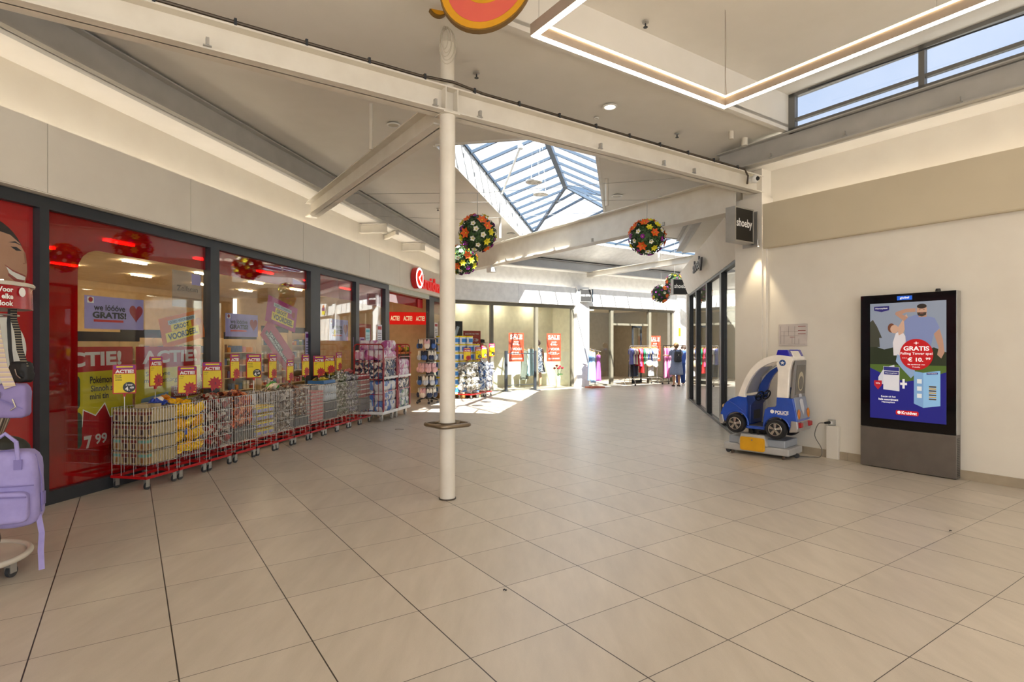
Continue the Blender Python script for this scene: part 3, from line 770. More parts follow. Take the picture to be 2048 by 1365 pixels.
put('smoke_detector', g, WHITE, smooth=True, label='round white smoke detector on the ceiling behind the long beam', cat='detector')
# round lamps hanging in the skylight
for x, y, lb in ((0.40, 10.4, 'round white disc lamp hanging in the skylight, the nearer and higher of two'), (0.57, 11.25, 'round white disc lamp hanging in the skylight, the farther and lower of two')):
    t = thing('disc_lamp', lb, 'lamp', (x, y, 4.52)); g = MB(); g.lathe([(0.15, 0), (0.155, 0.02), (0.15, 0.035), (0.05, 0.04)], seg=28)
    put('disc', g, WHITE, t, smooth=True)
    for k in range(5):
        h = MB(); a = 2 * pi * k / 5; h.lathe([(0.028, -0.004), (0.028, 0.0)], (0.09 * cos(a), 0.09 * sin(a), 0), 12); put('spot_lens', h, ALU, t)
    for k in range(3):
        h = MB(); a = 2 * pi * k / 3; h.cyl((0.1 * cos(a), 0.1 * sin(a), 0.03), (0.03 * cos(a), 0.03 * sin(a), 0.97), 0.003, 6); put('hanger_wire', h, WHITE, t)
# skylight window opener
t = thing('window_actuator', 'long white window actuator rod hanging along the skylight glass', 'actuator')
g = MB(); g.cyl((*ln(12.6, -2.68), 4.98), (*ln(10.6, -1.9), 5.3), 0.022, 10); put('rod', g, WHITE, t, smooth=True)
g = MB(); g.ball((*ln(10.6, -1.9), 5.3), 0.06, 10, 6, jit=0.15); put('motor', g, WHITE, t)
# tie rod near the high window
g = MB(rz=FR); g.cyl((-3.95, 7.3, 4.86), (0.5, 7.3, 4.72), 0.009, 8)
put('tie_rod', g, DARKF, label='thin steel tie rod crossing in front of the high window', cat='rod')
# camera and spot fittings on beams
t = thing('security_camera', 'small round dome security camera under the end of the long beam', 'camera', (*ab(4.97, 7.62), 3.98), R(34))
g = MB(); g.ball((0, -0.06, 0.0), 0.06, 16, 10); put('housing', g, WHITE, t, smooth=True)
g = MB(); g.ball((-0.01, -0.10, -0.005), 0.034, 14, 8); put('lens', g, BLACK, t, smooth=True)
g = MB(); g.cyl((0, 0.02, 0.0), (0, -0.04, 0), 0.05, 16); put('mount', g, WHITE, t, smooth=True)
t = thing('emergency_lamp', 'small square white fitting hanging under the deep white beam', 'fitting', (*ab(12.2, 7.6), 3.38), R(34))
g = MB(); g.box(-0.09, 0.09, -0.1, 0.1, 0, 0.12); put('body', g, WHITE, t, bevel=0.015)
g = MB(); g.cyl((0, 0, 0.12), (0, 0, 0.19), 0.015, 8); put('stem', g, WHITE, t)

# pillar spot under the black sign
t = thing('wall_spot', 'small spotlight under the black hanging sign lighting the corner pillar', 'spotlight', (*ab(4.93, 7.7), 3.0), 0)
g = MB(); g.cyl((0, 0, 0), (0, 0, 0.09), 0.03, 14); put('housing', g, ALU, t, smooth=True)
g = MB(); g.cyl((0, 0, -0.002), (0, 0, 0.0), 0.024, 14); put('lens', g, lamp('spot_glow', '#ffe6b0', 12), t)
s_ = spot('wall_spot_light', (*ab(4.99, 7.74), 2.98), 26, 62)
# drugstore ceiling tubes
TUBE = lamp('shop_tube_glow', '#ffe2ba', 55.0)
for i, l_ in enumerate((3.5, 5.3, 7.1, 8.9, 10.7, 12.5, 14.3)):
    for j, y_ in enumerate((7.5, 9.0, 10.6)):
        g = MB(rz=FL); g.box(l_, l_ + 0.5, y_, y_ + 0.06, 3.085, 3.11)
        put('ceiling_lamp', g, TUBE, label='short warm strip lamp on the drugstore ceiling behind the windows', cat='lamp', group='strip lamps on the drugstore ceiling')
for (b_, a_) in ((9.6, 17), (11, 17), (12.4, 17), (14.8, 17.4), (16.4, 17.4), (18, 17.4), (15.4, 19), (17, 19)):
    g = MB(loc=(*ab(a_, b_), 3.08)); g.lathe([(0.16, 0), (0.16, 0.02)], seg=16)
    put('ceiling_lamp', g, lamp('boutique_glow', '#fff0d8', 30.0), label='round ceiling lamp inside the far clothing shops', cat='lamp', group='round lamps in the far clothing shops')
for l_ in (11, 13.2, 15.4):
    g = MB(loc=(*ln(l_, 3.6), 3.08)); g.lathe([(0.16, 0), (0.16, 0.02)], seg=16)
    put('ceiling_lamp', g, MATS['boutique_glow'], label='round ceiling lamp inside the glazed shop on the right', cat='lamp', group='round lamps in the glazed shop on the right')

# ================================================================== hanging flower balls
PET = {'orange': mat('orange_petal', '#e8641a', 0.6), 'purple': mat('purple_petal', '#a02aa0', 0.6), 'white': mat('white_petal', '#efe9dc', 0.6), 'yellow': mat('yellow_petal', '#e6d92a', 0.6), 'plum': mat('plum_petal', '#6a1c70', 0.6)}
def flower_mesh(kind):
    mb = MB(); n, r, w, up = {'orange': (6, 0.062, 0.021, 0.035), 'yellow': (6, 0.05, 0.016, 0.03), 'white': (5, 0.036, 0.017, 0.02), 'purple': (8, 0.033, 0.017, 0.02), 'plum': (8, 0.03, 0.016, 0.02)}[kind]
    for ring in range(2 if n == 8 else 1):
        q = r * (1 - 0.4 * ring)
        for i in range(n):
            a = 2 * pi * (i + 0.5 * ring) / n; c, s = cos(a), sin(a)
            def P(d, e, z): return (c * d - s * e, s * d + c * e, z + ring * 0.006)
            mb.add([P(0.004, 0, 0.004), P(q * .5, -w, up * .55), P(q, 0, up * .8), P(q * .5, w, up * .55), P(q * .55, 0, up * .35)], [(0, 1, 4), (0, 4, 3), (1, 2, 4), (4, 2, 3)])
    mb.ball((0, 0, 0.01), 0.008, 6, 4, m=1)
    return mb.mesh('flower', [PET[kind], PET['yellow']])
FLM = {k: flower_mesh(k) for k in PET}
def foliage_mesh(sd, r=0.235):
    rnd = random.Random(sd); mb = MB(); mb.ball((0, 0, 0), r * 0.9, 16, 10, m=0)
    for i in range(1200):
        z = rnd.uniform(-1, 1); a = rnd.uniform(0, 2 * pi); q = (1 - z * z) ** 0.5
        d = Vector((q * cos(a), q * sin(a), z)); u = d.orthogonal().normalized(); w = d.cross(u)
        t = rnd.uniform(0, 2 * pi); u, w = u * cos(t) + w * sin(t), w * cos(t) - u * sin(t)
        p = d * r * rnd.uniform(0.86, 1.0); ln_ = rnd.uniform(0.028, 0.05); wd = ln_ * 0.3; tip = p + u * ln_ + d * rnd.uniform(0.005, 0.03)
        mb.add([p, p + u * ln_ * .5 + w * wd + d * .01, tip, p + u * ln_ * .5 - w * wd + d * .012], [(0, 1, 2, 3)], 1 if rnd.random() < .35 else 0)
    return mb.mesh('foliage', [GREEN, mat('dark_leaf_green', '#1e3318', 0.6)])
def flower_ball(x, y, z, sd, top, label):
    t = thing('flower_ball', label, 'flower ball', (x, y, z), sd * 1.3, 'hanging balls of artificial flowers'); t.scale = (1.18, 1.18, 1.18); top = z + (top - z) / 1.18
    o = put('foliage', None, None, t, me=foliage_mesh(sd)); rnd = random.Random(sd + 5)
    n = 54; kinds = ['orange', 'purple', 'white', 'yellow', 'plum', 'white', 'purple']
    for i in range(n):
        zz = 1 - 2 * (i + 0.5) / n; a = i * 2.39996 + rnd.uniform(-.15, .15); q = (1 - zz * zz) ** .5
        d = Vector((q * cos(a), q * sin(a), zz)); k = kinds[rnd.randrange(7)]
        f = bpy.data.objects.new('flower', FLM[k]); C.objects.link(f); f.parent = t
        f.location = d * 0.238; f.rotation_mode = 'QUATERNION'; f.rotation_quaternion = d.to_track_quat('Z', 'Y'); s = rnd.uniform(1.0, 1.3); f.scale = (s, s, s)
    g = MB(); g.cyl((0, 0, 0.2), (0, 0, top - z), 0.004, 6)
    put('chain', g, ALU, t)
flower_ball(-0.547, 9.0, 3.31, 1, 3.95, 'flower ball just right of the pillar, the larger one, on a black chain')
flower_ball(-0.977, 11.2, 3.22, 2, 4.02, 'flower ball half hidden by the pillar, below the larger one')
flower_ball(2.26, 9.5, 3.34, 3, 3.97, 'flower ball hanging between the skylight and the black shop sign')
flower_ball(4.836, 18.4, 3.2, 4, 5.0, 'sunlit flower ball hanging before the far clothing shop entrance')
flower_ball(5.44, 19.0, 3.63, 5, 5.0, 'small flower ball partly behind the second black shop sign')
def wire(pts, label):
    g = MB(); g.tube(pts, 0.0035, 5); put('suspension_wire', g, ALU, label=label, cat='wire')
wire([(*ln(9.0, -4.95), 4.14), (-0.547, 9.0, 3.95), (*ln(8.7, 1.38), 4.02)], 'thin steel wire carrying the flower ball beside the pillar')
wire([(*ln(10.7, -4.95), 4.14), (-0.977, 11.2, 4.02), (*ln(10.85, -0.3), 4.05)], 'thin steel wire carrying the half hidden flower ball')
wire([(*ln(9.7, -4.95), 4.14), (2.26, 9.5, 3.97), (*ln(9.78, 0.8), 4.0)], 'thin steel wire carrying the flower ball nearest the black sign')

# ================================================================== orange hanging sign shapes at the top
t = thing('hanging_sign', 'orange and purple rounded hanging sign cut off by the top edge', 'sign', (-0.26, 4.55, 4.06), R(0))
def egg(k, dz=0.0, m=44):
    return [(0.37 * k * cos(2 * pi * i / m) + 0.06 * k * sin(2 * pi * i / m), 0.42 + dz + 0.42 * k * sin(2 * pi * i / m) - 0.0) for i in range(m)]
g = MB(); g.prism(rotp(egg(1.0), R(-8)), 0.0, 0.06); put('edge_band', g, mat('brown_edge', '#7c5a18', 0.5), t)
for nm, k, y, m_ in (('yellow_field', 0.97, -0.003, mat('amber_print', '#d99a10', 0.5)), ('coral_field', 0.84, -0.006, mat('coral_print', '#dc6a4a', 0.5, var=('#d4554f', 2.0, 0.1))), ('yellow_ring', 0.58, -0.009, MATS['amber_print']), ('purple_field', 0.5, -0.012, mat('purple_print', '#6a0f8c', 0.5))):
    g = MB(); g.prism(rotp(egg(k, 0.04 if k < 0.7 else 0), R(-8)), y, y + 0.004); put(nm, g, m_, t)
t = thing('hanging_sign', 'small orange edged hanging sign shape left of the pillar top', 'sign', (-0.66, 5.1, 4.52), R(20))
g = MB(); g.prism(ell(0.0, 0.1, 0.1, 0.12), 0, 0.05); put('edge_band', g, MATS['brown_edge'], t)
g = MB(); g.prism(ell(0.0, 0.1, 0.09, 0.108), -0.004, 0); put('yellow_field', g, MATS['amber_print'], t)
g = MB(); g.prism(ell(0.0, 0.12, 0.06, 0.08), -0.008, -0.004); put('coral_field', g, MATS['coral_print'], t)
g = MB(loc=(-0.62, 5.35, 4.55))
rnd = random.Random(3)
for k in range(5):
    w = 0.03 + 0.012 * k; hh = 0.22 + 0.03 * k; dx = rnd.uniform(-.03, .03)
    g.tube([(dx + w * cos(2 * pi * i / 20 + pi / 2), 0.01 * k + 0.01 * sin(i), -hh / 2 + hh / 2 * sin(2 * pi * i / 20 + pi / 2)) for i in range(20)], 0.004, 5, closed=True)
put('cable_bundle', g, mat('white_cable', '#c9c1b0', 0.5), smooth=True, label='coiled white cable bundle tied beside the pillar top', cat='cable')

# ================================================================== black hanging shop signs
def shoeby(t, x, z, w, y, m=INKW):
    # serif lettering: condensed letters with added serifs
    g = MB(); h = w * 0.42
    g.text('shoeby', x, z, w, h, y, 0, bold=0.028)
    vs = [(v.x) for v in g.v]
    return g
def sign_box(name, loc, rz, w, h, d, label, lines, plate=True, bg=BLACK):
    t = thing(name, label, 'shop sign', loc, rz)
    g = MB(); g.box(-w, 0, 0, d, 0, 0.02); g.box(-w, 0, 0, d, h - 0.02, h); g.box(-w, -w + 0.02, 0, d, 0.02, h - 0.02); g.box(-0.02, 0, 0, d, 0.02, h - 0.02)
    put('sign_frame', g, ALU, t)
    g = MB(); g.box(-w + 0.02, -0.02, 0.008, d - 0.008, 0.02, h - 0.02); put('sign_panel', g, bg, t)
    g = MB()
    for (s, zz, ww, hh, bo) in lines: g.text(s, -w / 2, zz, ww, hh, 0.004, 0, bold=bo)
    put('lettering', g, INKW, t)
    if plate:
        g = MB(); g.box(0, 0.05, d / 2 - 0.01, d / 2 + 0.01, h * 0.3, h * 0.7); g.box(0.05, 0.07, -0.02, d + 0.06, -0.04, h - 0.02); put('wall_bracket', g, ALU, t)
    return t
def serif_shoeby(t, w, zc, k=1.0):
    g = MB(); x0 = -w * 0.5 - 0.4 * w * k; # small serif bars under and over the tall letters
t = sign_box('shop_sign', (*ab(4.93, 7.62), 3.03), R(34), 0.45, 0.5, 0.16, 'black square shop sign with white lettering hanging from the corner pillar', [('shoeby', 0.26, 0.37, 0.155, 0.03)])
t = sign_box('shop_sign', (5.55, 17.75, 3.1), R(10), 0.55, 0.5, 0.16, 'second black square shop sign half hidden behind the tilted white fascia', [('shoeby', 0.26, 0.45, 0.17, 0.03)])
t = sign_box('shop_sign', (*ab(15.5, 13.95), 3.1), R(8), 0.42, 0.47, 0.14, 'dark grey square shop sign on the white pillar between the far shops', [('MISS ETAM', 0.24, 0.36, 0.07, 0.03)], plate=False, bg=mat('charcoal_panel', '#2c2a28', 0.5))
g = MB(); g.box(-0.58, -0.47, 0.0, 0.1, 0.02, 0.45); g.box(0.03, 0.06, 0, 0.1, 0.0, 0.47); put('side_plate', g, mat('blue_grey_plate', '#76828c', 0.4), t)
t = thing('shop_sign', 'small hanging sign with a coloured picture beyond the glazed front', 'shop sign', (*ab(15.3, 18.95), 2.9), R(8))
g = MB(); g.box(0, 0.4, 0, 0.1, 0, 0.55); put('sign_panel', g, WHITE, t)
g = MB(); g.prism(ell(0.2, 0.42, 0.06, 0.07, 14), -0.006, 0); put('orange_print', g, ORA, t)
g = MB(); g.prism([(0.1, 0.22), (0.3, 0.22), (0.28, 0.4), (0.12, 0.4)], -0.006, 0); put('plum_print', g, PET['plum'], t)
g = MB(); g.prism([(0.1, 0.05), (0.3, 0.05), (0.3, 0.22), (0.1, 0.22)], -0.006, 0); put('yellow_print', g, PET['yellow'], t)
# three dimensional lettering on the tilted white fascia
t = thing('fascia_lettering', 'dark raised lettering on the tilted white fascia of the glazed front', 'sign', (*ln(13.1, 1.66), 3.12), FS)
g = MB(); g.text('shoeby', 0, 0.17, 1.45, 0.34, -0.05, 0, bold=0.02, depth=0.04); put('lettering', g, mat('gunmetal_letters', '#6d6f72', 0.3, 0.6), t)
# drugstore name sign
t = thing('fascia_sign', 'red illuminated drugstore name sign with round logo on the cream fascia', 'sign', (*ln(13.62, -5.30), 3.0), FL)
g = MB(); g.cyl((0.32, -0.16, 0.27), (0.32, -0.02, 0.27), 0.27, 40); put('logo_disc', g, mat('sign_red_side', '#c2151c', 0.4), t, smooth=True)
g = MB(); g.prism(ell(0.32, 0.27, 0.265, 0.265, 40), -0.166, -0.16); put('white_ring', g, lamp('sign_white_glow', '#ffffff', 1.3), t)
g = MB(); g.prism(ell(0.32, 0.27, 0.205, 0.205, 40), -0.172, -0.166); put('red_face', g, lamp('sign_red_glow', '#e52a1a', 1.1), t)
g = MB()
for dx, dz in ((0.09, 0.12), (0.02, 0.05), (-0.05, -0.01), (0.02, -0.07), (0.09, -0.13)): g.prism(rotp([(-.045, -.022), (.045, -.022), (.045, .022), (-.045, .022)], R(45 if dz > 0 else -45), (0.32 + dx, 0.27 + dz)), -0.178, -0.172)
put('logo_mark', g, MATS['sign_white_glow'], t)
g = MB(); g.text('Kruidvat', 1.62, 0.24, 1.95, 0.37, -0.06, 0, bold=0.02, depth=0.05); put('lettering', g, mat('sign_letter_red', '#d8201a', .4, emit=.25), t)
# the side of another red mark further left on the ceiling strip is the same sign only

# ================================================================== digital screen
t = thing('advertising_screen', 'tall free standing digital advertising screen with a grey foot at the blank wall', 'screen', (*ab(2.52, 7.79), 0), FR)
# local x: -1.02 .. 0 (left to right), y away
W0 = -1.02
g = MB(); g.box(W0, 0, 0, 0.125, 0.01, 0.505); put('foot_panel', g, mat('grey_brown_metal', '#76706a', 0.35, 0.5), t, bevel=0.004)
g = MB(); g.box(W0, 0, 0.012, 0.135, 0.507, 2.165); put('casing', g, ALU, t, bevel=0.004)
g = MB(); g.box(W0 + 0.003, -0.003, 0.0, 0.012, 0.51, 2.162); put('black_glass', g, mat('black_screen_glass', '#060607', 0.08, spec=0.35), t)
g = MB()
for i in range(22): g.box(0.0, 0.002, 0.02, 0.09, 0.04 + 0.02 * i, 0.05 + 0.02 * i)
put('vent_slots', g, BLACK, t)
g = MB(); g.cyl((-0.2, 0.07, 2.165), (-0.2, 0.07, 2.2), 0.03, 14, r2=0.022); put('sensor_knob', g, BLACK, t)
def em(c, k=0.14): return stripes('screen_' + c.strip('#'), [c, c], 'Z', 1.0, 0.5, k)
X0, X1, Z0, Z1 = -0.905, -0.095, 0.622, 2.057
def scr(poly, y, c, nm, k=0.14):
    g = MB(); g.prism([(X0 + (X1 - X0) * a, Z0 + (Z1 - Z0) * b) for a, b in poly], -0.0005 * y - 0.0005, -0.0005 * y + 0.0004 - 0.0005); return put(nm, g, em(c, k), SCRT)
SCRT = put('display', (lambda g: (g.box(X0, X1, -0.0004, 0.0, Z0, Z1), g)[1])(MB()), em('#8c98ac'), t)
scr([(0, .45), (1, .45), (1, .58), (.85, .62), (.6, .55), (.4, .63), (.2, .6), (0, .64)], 1, '#26301f', 'picture_trees')
scr([(0, .32), (1, .32), (1, .47), (0, .47)], 2, '#4f6a2a', 'picture_lawn')
scr([(0, 0), (1, 0), (1, .42), (.75, .36), (.5, .33), (.25, .37), (0, .44)], 3, '#1c1f86', 'picture_blue_field')
scr([(.03, .62), (.14, .62), (.13, .7), (.17, .7), (.1, .8), (.04, .86), (0, .84), (0, .62)], 2, '#3f4238', 'picture_fir_tree')
# seated child and man flexing an arm
scr([(.33, .55), (.46, .55), (.5, .7), (.44, .76), (.36, .74), (.32, .66)], 4, '#d9d6dc', 'picture_child_shirt')
scr([(.38, .56), (.58, .5), (.62, .4), (.56, .36), (.44, .44), (.36, .5)], 5, '#8ea9cf', 'picture_child_trousers')
scr(ell(.34, .775, .055, .036, 18), 5, '#c9a58f', 'picture_child_face'); scr(ell(.30, .785, .05, .04, 18), 4.5, '#6b3f2c', 'picture_child_hair')
scr([(.40, .72), (.46, .74), (.53, .86), (.5, .9), (.44, .84), (.38, .78)], 5, '#c9a58f', 'picture_child_arm')
scr([(.5, .62), (.8, .6), (.85, .73), (.92, .78), (.86, .86), (.74, .88), (.62, .89), (.52, .87), (.47, .84)], 6, '#7c8ab8', 'picture_man_shirt')
scr([(.47, .84), (.52, .87), (.44, .9), (.5, .915), (.62, .915), (.62, .945), (.5, .945), (.36, .92), (.35, .9)], 6.5, '#b38c78', 'picture_man_raised_arm')
scr([(.85, .73), (.92, .77), (.96, .68), (.98, .58), (.94, .53), (.89, .56), (.91, .62)], 6.5, '#b38c78', 'picture_man_arm')
scr([(.66, .87), (.76, .87), (.76, .91), (.66, .91)], 6.8, '#b38c78', 'picture_man_neck')
scr(ell(.7, .925, .065, .05, 22), 7, '#bf9a86', 'picture_man_face'); scr(ell(.7, .96, .062, .02, 18), 7.5, '#2a2320', 'picture_man_hair')
scr([(.64, .91), (.76, .91), (.75, .885), (.7, .875), (.65, .885)], 7.4, '#3a302b', 'picture_man_beard')
scr([(.663, .933), (.683, .933), (.683, .93), (.663, .93)], 7.8, '#221c1a', 'picture_man_eye'); scr([(.717, .933), (.737, .933), (.737, .93), (.717, .93)], 7.8, '#221c1a', 'picture_man_eye')
scr([(.68, .905), (.72, .905), (.72, .9), (.68, .9)], 7.9, '#9c5f55', 'picture_man_mouth')
# packs
scr([(.12, .36), (.2, .44), (.34, .47), (.36, .36), (.2, .3), (.12, .3)], 8, '#cfd3e0', 'picture_plaster_pack')
scr([(.19, .255), (.41, .245), (.41, .45), (.19, .455)], 9, '#dcdde6', 'picture_plaster_pack')
scr([(.195, .42), (.405, .415), (.405, .448), (.195, .453)], 10, '#2a2f80', 'picture_pack_band'); scr([(.2, .385), (.4, .382), (.4, .41), (.2, .413)], 10, '#1f2478', 'picture_pack_logo')
scr([(.6, .15), (.72, .12), (.72, .41), (.6, .42)], 9, '#7fa9d8', 'picture_game_box_side'); scr([(.72, .12), (.93, .145), (.93, .43), (.72, .41)], 9, '#8fc0ea', 'picture_game_box')
for i in range(7): scr([(.79, .19 + .017 * i), (.88, .19 + .017 * i), (.88, .2 + .017 * i), (.79, .2 + .017 * i)], 10, '#c9a348' if i % 2 else '#4a2f14', 'picture_wooden_block')
scr([(.76, .395), (.9, .4), (.9, .415), (.76, .412)], 10, '#2a2f80', 'picture_box_logo')
for i in range(3): scr([(.64, .2 + .06 * i), (.7, .2 + .06 * i), (.7, .235 + .06 * i), (.64, .235 + .06 * i)], 10, '#dfe6ea', 'picture_box_photo')
scr([(.45, .27), (.48, .27), (.48, .3), (.51, .3), (.51, .32), (.48, .32), (.48, .35), (.45, .35), (.45, .32), (.42, .32), (.42, .3), (.45, .3)], 10, '#f2f2f6', 'picture_plus_sign')
scr([(.06, .33), (.17, .33), (.17, .29), (.115, .25), (.06, .29)], 11, '#b5182e', 'picture_red_shield')
scr(ell(.63, .56, .215, .13, 36), 12, '#c0121c', 'picture_red_disc')
scr([(.06, .975), (.27, .975), (.27, .94), (.165, .925), (.06, .94)], 8, '#241f6e', 'picture_logo_badge')
scr(rrect(.36, .66, .045, .085, .015), 8, '#c8131b', 'picture_red_badge')
INKE = stripes('screen_white_print', ['#f4f4f6', '#f4f4f6'], 'Z', 1, 0.5, 0.22)
g = MB()
def st(s, a, b, w, h, y=0.0072, bold=0.02): g.text(s, X0 + (X1 - X0) * a, Z0 + (Z1 - Z0) * b, (X1 - X0) * w, (Z1 - Z0) * h, -y, 0, bold=bold)
st('+', .63, .655, .06, .022); st('GRATIS', .63, .61, .33, .038, bold=0.05); st('Falling Tower spel', .63, .565, .41, .027); st('t.w.v.', .48, .53, .07, .008)
st('€ 10.', .62, .518, .2, .036, bold=.04); st('99', .78, .526, .06, .02, bold=.04); st('Bij aankoop van', .63, .475, .22, .012); st('2 stuks', .63, .456, .1, .012)
st('Hansaplast', .165, .955, .17, .016); st('Hansaplast', .3, .397, .17, .012); st('99%', .115, .305, .06, .012); st('Keuze uit het', .26, .195, .2, .016); st('hele assortiment', .26, .17, .27, .018, bold=.05); st('Hansaplast', .26, .145, .18, .018); st('Kruidvat', .54, .066, .2, .026, bold=.05)
st('Hansaplast', .83, .406, .12, .008)
put('lettering', g, INKE, SCRT)
g = MB(); g.prism(ell(X0 + (X1 - X0) * .405, Z0 + (Z1 - Z0) * .066, .019, .019, 20), -0.0072, -0.0068); put('logo_ring', g, INKE, SCRT)
g = MB(); g.box(-0.6, -0.44, -0.003, 0, 2.085, 2.135); sb_ = put('brand_sticker', g, em('#1f5fd0', .3), t)
g = MB(); g.text('global', -0.52, 2.11, 0.1, 0.032, -0.0035, bold=0.05); put('lettering', g, INKE, sb_)

# ================================================================== notice, socket, cable, post
t = thing('floor_plan_notice', 'white evacuation plan notice screwed to the wall above the toy police car', 'notice', (*ab(4.52, 7.925), 1.53), FR)
g = MB(); g.box(-0.2, 0.22, -0.012, 0, 0, 0.31); put('panel', g, mat('pale_grey_panel', '#cbc3bd', 0.25), t)
g = MB()
for a in ((-.17, .1, .2, .204), (-.17, .1, .14, .144), (-.17, -.166, .02, .28), (-.12, -.117, .02, .2), (-.05, -.047, .14, .28), (.04, .043, .02, .28), (-.05, .2, .02, .023), (.1, .103, .02, .1), (0, .003, .03, .12)): g.box(a[0], a[1], -.0135, -.012, a[2], a[3])
put('plan_lines', g, mat('grey_lines', '#8f8784', 0.5), t)
g = MB()
for zz in (.27, .21, .165): g.box(.09, .2, -.0135, -.012, zz, zz + .008)
g.box(-.03, .04, -.0135, -.012, .12, .127); put('red_bars', g, mat('dull_red_print', '#8c3a30', 0.5), t)
t = thing('cable_post', 'low white cable duct post with power socket beside the screen', 'post', (*ab(3.93, 7.87), 0), FR)
g = MB(); g.box(-0.085, 0.075, 0, 0.055, 0, 0.44); put('post', g, PAINT, t, bevel=0.004)
g = MB(); g.box(-0.06, 0.02, 0.0, 0.055, 0.445, 0.53); so_ = put('socket', g, mat('grey_socket', '#a9a79f', 0.4), t, bevel=0.006)
g = MB(); g.box(-0.04, 0.0, -0.004, 0, 0.465, 0.505); put('socket_face', g, WHITE, so_)
t = thing('power_cable', 'grey power cable with black plug running from the socket to the toy car', 'cable')
c0 = ab(3.97, 7.84)
def w3(a, b, z): p = ab(a, b); return (p.x, p.y, z)
g = MB(); g.tube(smooth_path([w3(4.0, 7.78, .485), w3(4.07, 7.77, .46), w3(4.11, 7.76, .3), w3(4.02, 7.76, .14), w3(4.03, 7.76, .03), w3(4.12, 7.74, .008), w3(4.25, 7.66, .008), w3(4.42, 7.6, .008), w3(4.6, 7.55, .01), w3(4.75, 7.5, .06)]), 0.006, 8)
put('cord', g, mat('grey_cord', '#6f6a62', 0.5), t, smooth=True)
g = MB(); g.cyl(w3(3.97, 7.87, .487), w3(3.99, 7.79, .485), 0.022, 12, r2=0.014); put('plug', g, BLACK, t, smooth=True)
# ================================================================== wire trolleys
CW, CD = 0.44, 0.45
def make_trolley(label):
    t = thing('wire_trolley', label, 'wire trolley', (0, 0, 0), FL, 'wire mesh trolleys')
    g = MB(); r = 0.0027
    zs = [0.14, 0.26, 0.405, 0.56, 0.72, 0.865]
    def wv(x, y, z0=0.26, rr=r): g.cyl((x, y, z0), (x, y, 0.87), rr, 5, caps=False)
    def loop(z, rr): g.tube([(0.01, 0.01, z), (CW - 0.01, 0.01, z), (CW - 0.01, CD - 0.01, z), (0.01, CD - 0.01, z)], rr, 5, closed=True)
    n = 11
    for i in range(n + 1):
        x = 0.01 + (CW - 0.02) * i / n; low = 0.14 if i % 4 == 0 or i == n else 0.26
        for y in (0.01, CD - 0.01): wv(x, y, low)
        y = 0.01 + (CD - 0.02) * i / n
        if 0 < i < n:
            for x in (0.01, CW - 0.01): wv(x, y, low)
    for z in zs[1:]: loop(z, 0.0042)
    for i in range(1, 10): g.cyl((0.01, 0.01 + (CD - 0.02) * i / 10, 0.262), (CW - 0.01, 0.01 + (CD - 0.02) * i / 10, 0.262), 0.0025, 5, caps=False)
    put('wire_basket', g, CHROME, t)
    g = MB(); h = 0.014
    for (a, b, c, d) in ((0, CW, 0, 0.022), (0, CW, CD - 0.022, CD), (0, 0.022, 0, CD), (CW - 0.022, CW, 0, CD), (0, CW, CD / 2 - .01, CD / 2 + .01)): g.box(a, b, c, d, 0.115, 0.142)
    put('base_frame', g, REDP, t)
    for x in (0.035, CW - 0.035):
        for y in (0.035, CD - 0.035):
            g = MB(); g.box(x - 0.02, x + 0.02, y - 0.02, y + 0.02, 0.108, 0.115); g.box(x - 0.018, x + 0.03, y - 0.016, y - 0.012, 0.03, 0.108); g.box(x - 0.018, x + 0.03, y + 0.012, y + 0.016, 0.03, 0.108)
            c = put('caster', g, ALU, t); g = MB(); g.cyl((x + 0.01, y - 0.011, 0.037), (x + 0.01, y + 0.011, 0.037), 0.037, 16); put('wheel', g, RUBBER, c, smooth=True)
    return t
LSTART = [5.14, 5.60, 6.07, 6.54, 7.0, 7.45, 7.91, 8.37, 8.83, 9.26, 9.72, 10.16]
NF = -4.93
cont = ['beige coffee boxes', 'yellow sweets bags', 'red and white sweets bags', 'orange snack bags', 'yellow and white cartons', 'crumpled clear white bags',
        'brown wrapped packs', 'flat red and white boxes', 'white bottles above dark packs', 'silver green foil bags', 'silver foil bags', 'stacked red boxes']
tr0 = make_trolley('wire trolley holding ' + cont[0] + ', first of the row beside the red poster window'); TK = kids_of(tr0)
tr0.location = (*ln(LSTART[0], NF), 0)
for i in range(1, 12):
    dup(tr0, (*ln(LSTART[i], NF), 0), FL + R(random.Random(i).uniform(-1.2, 1.2)), f'wire trolley holding {cont[i]}, {ORD[i]} of the row along the drugstore windows', TK)

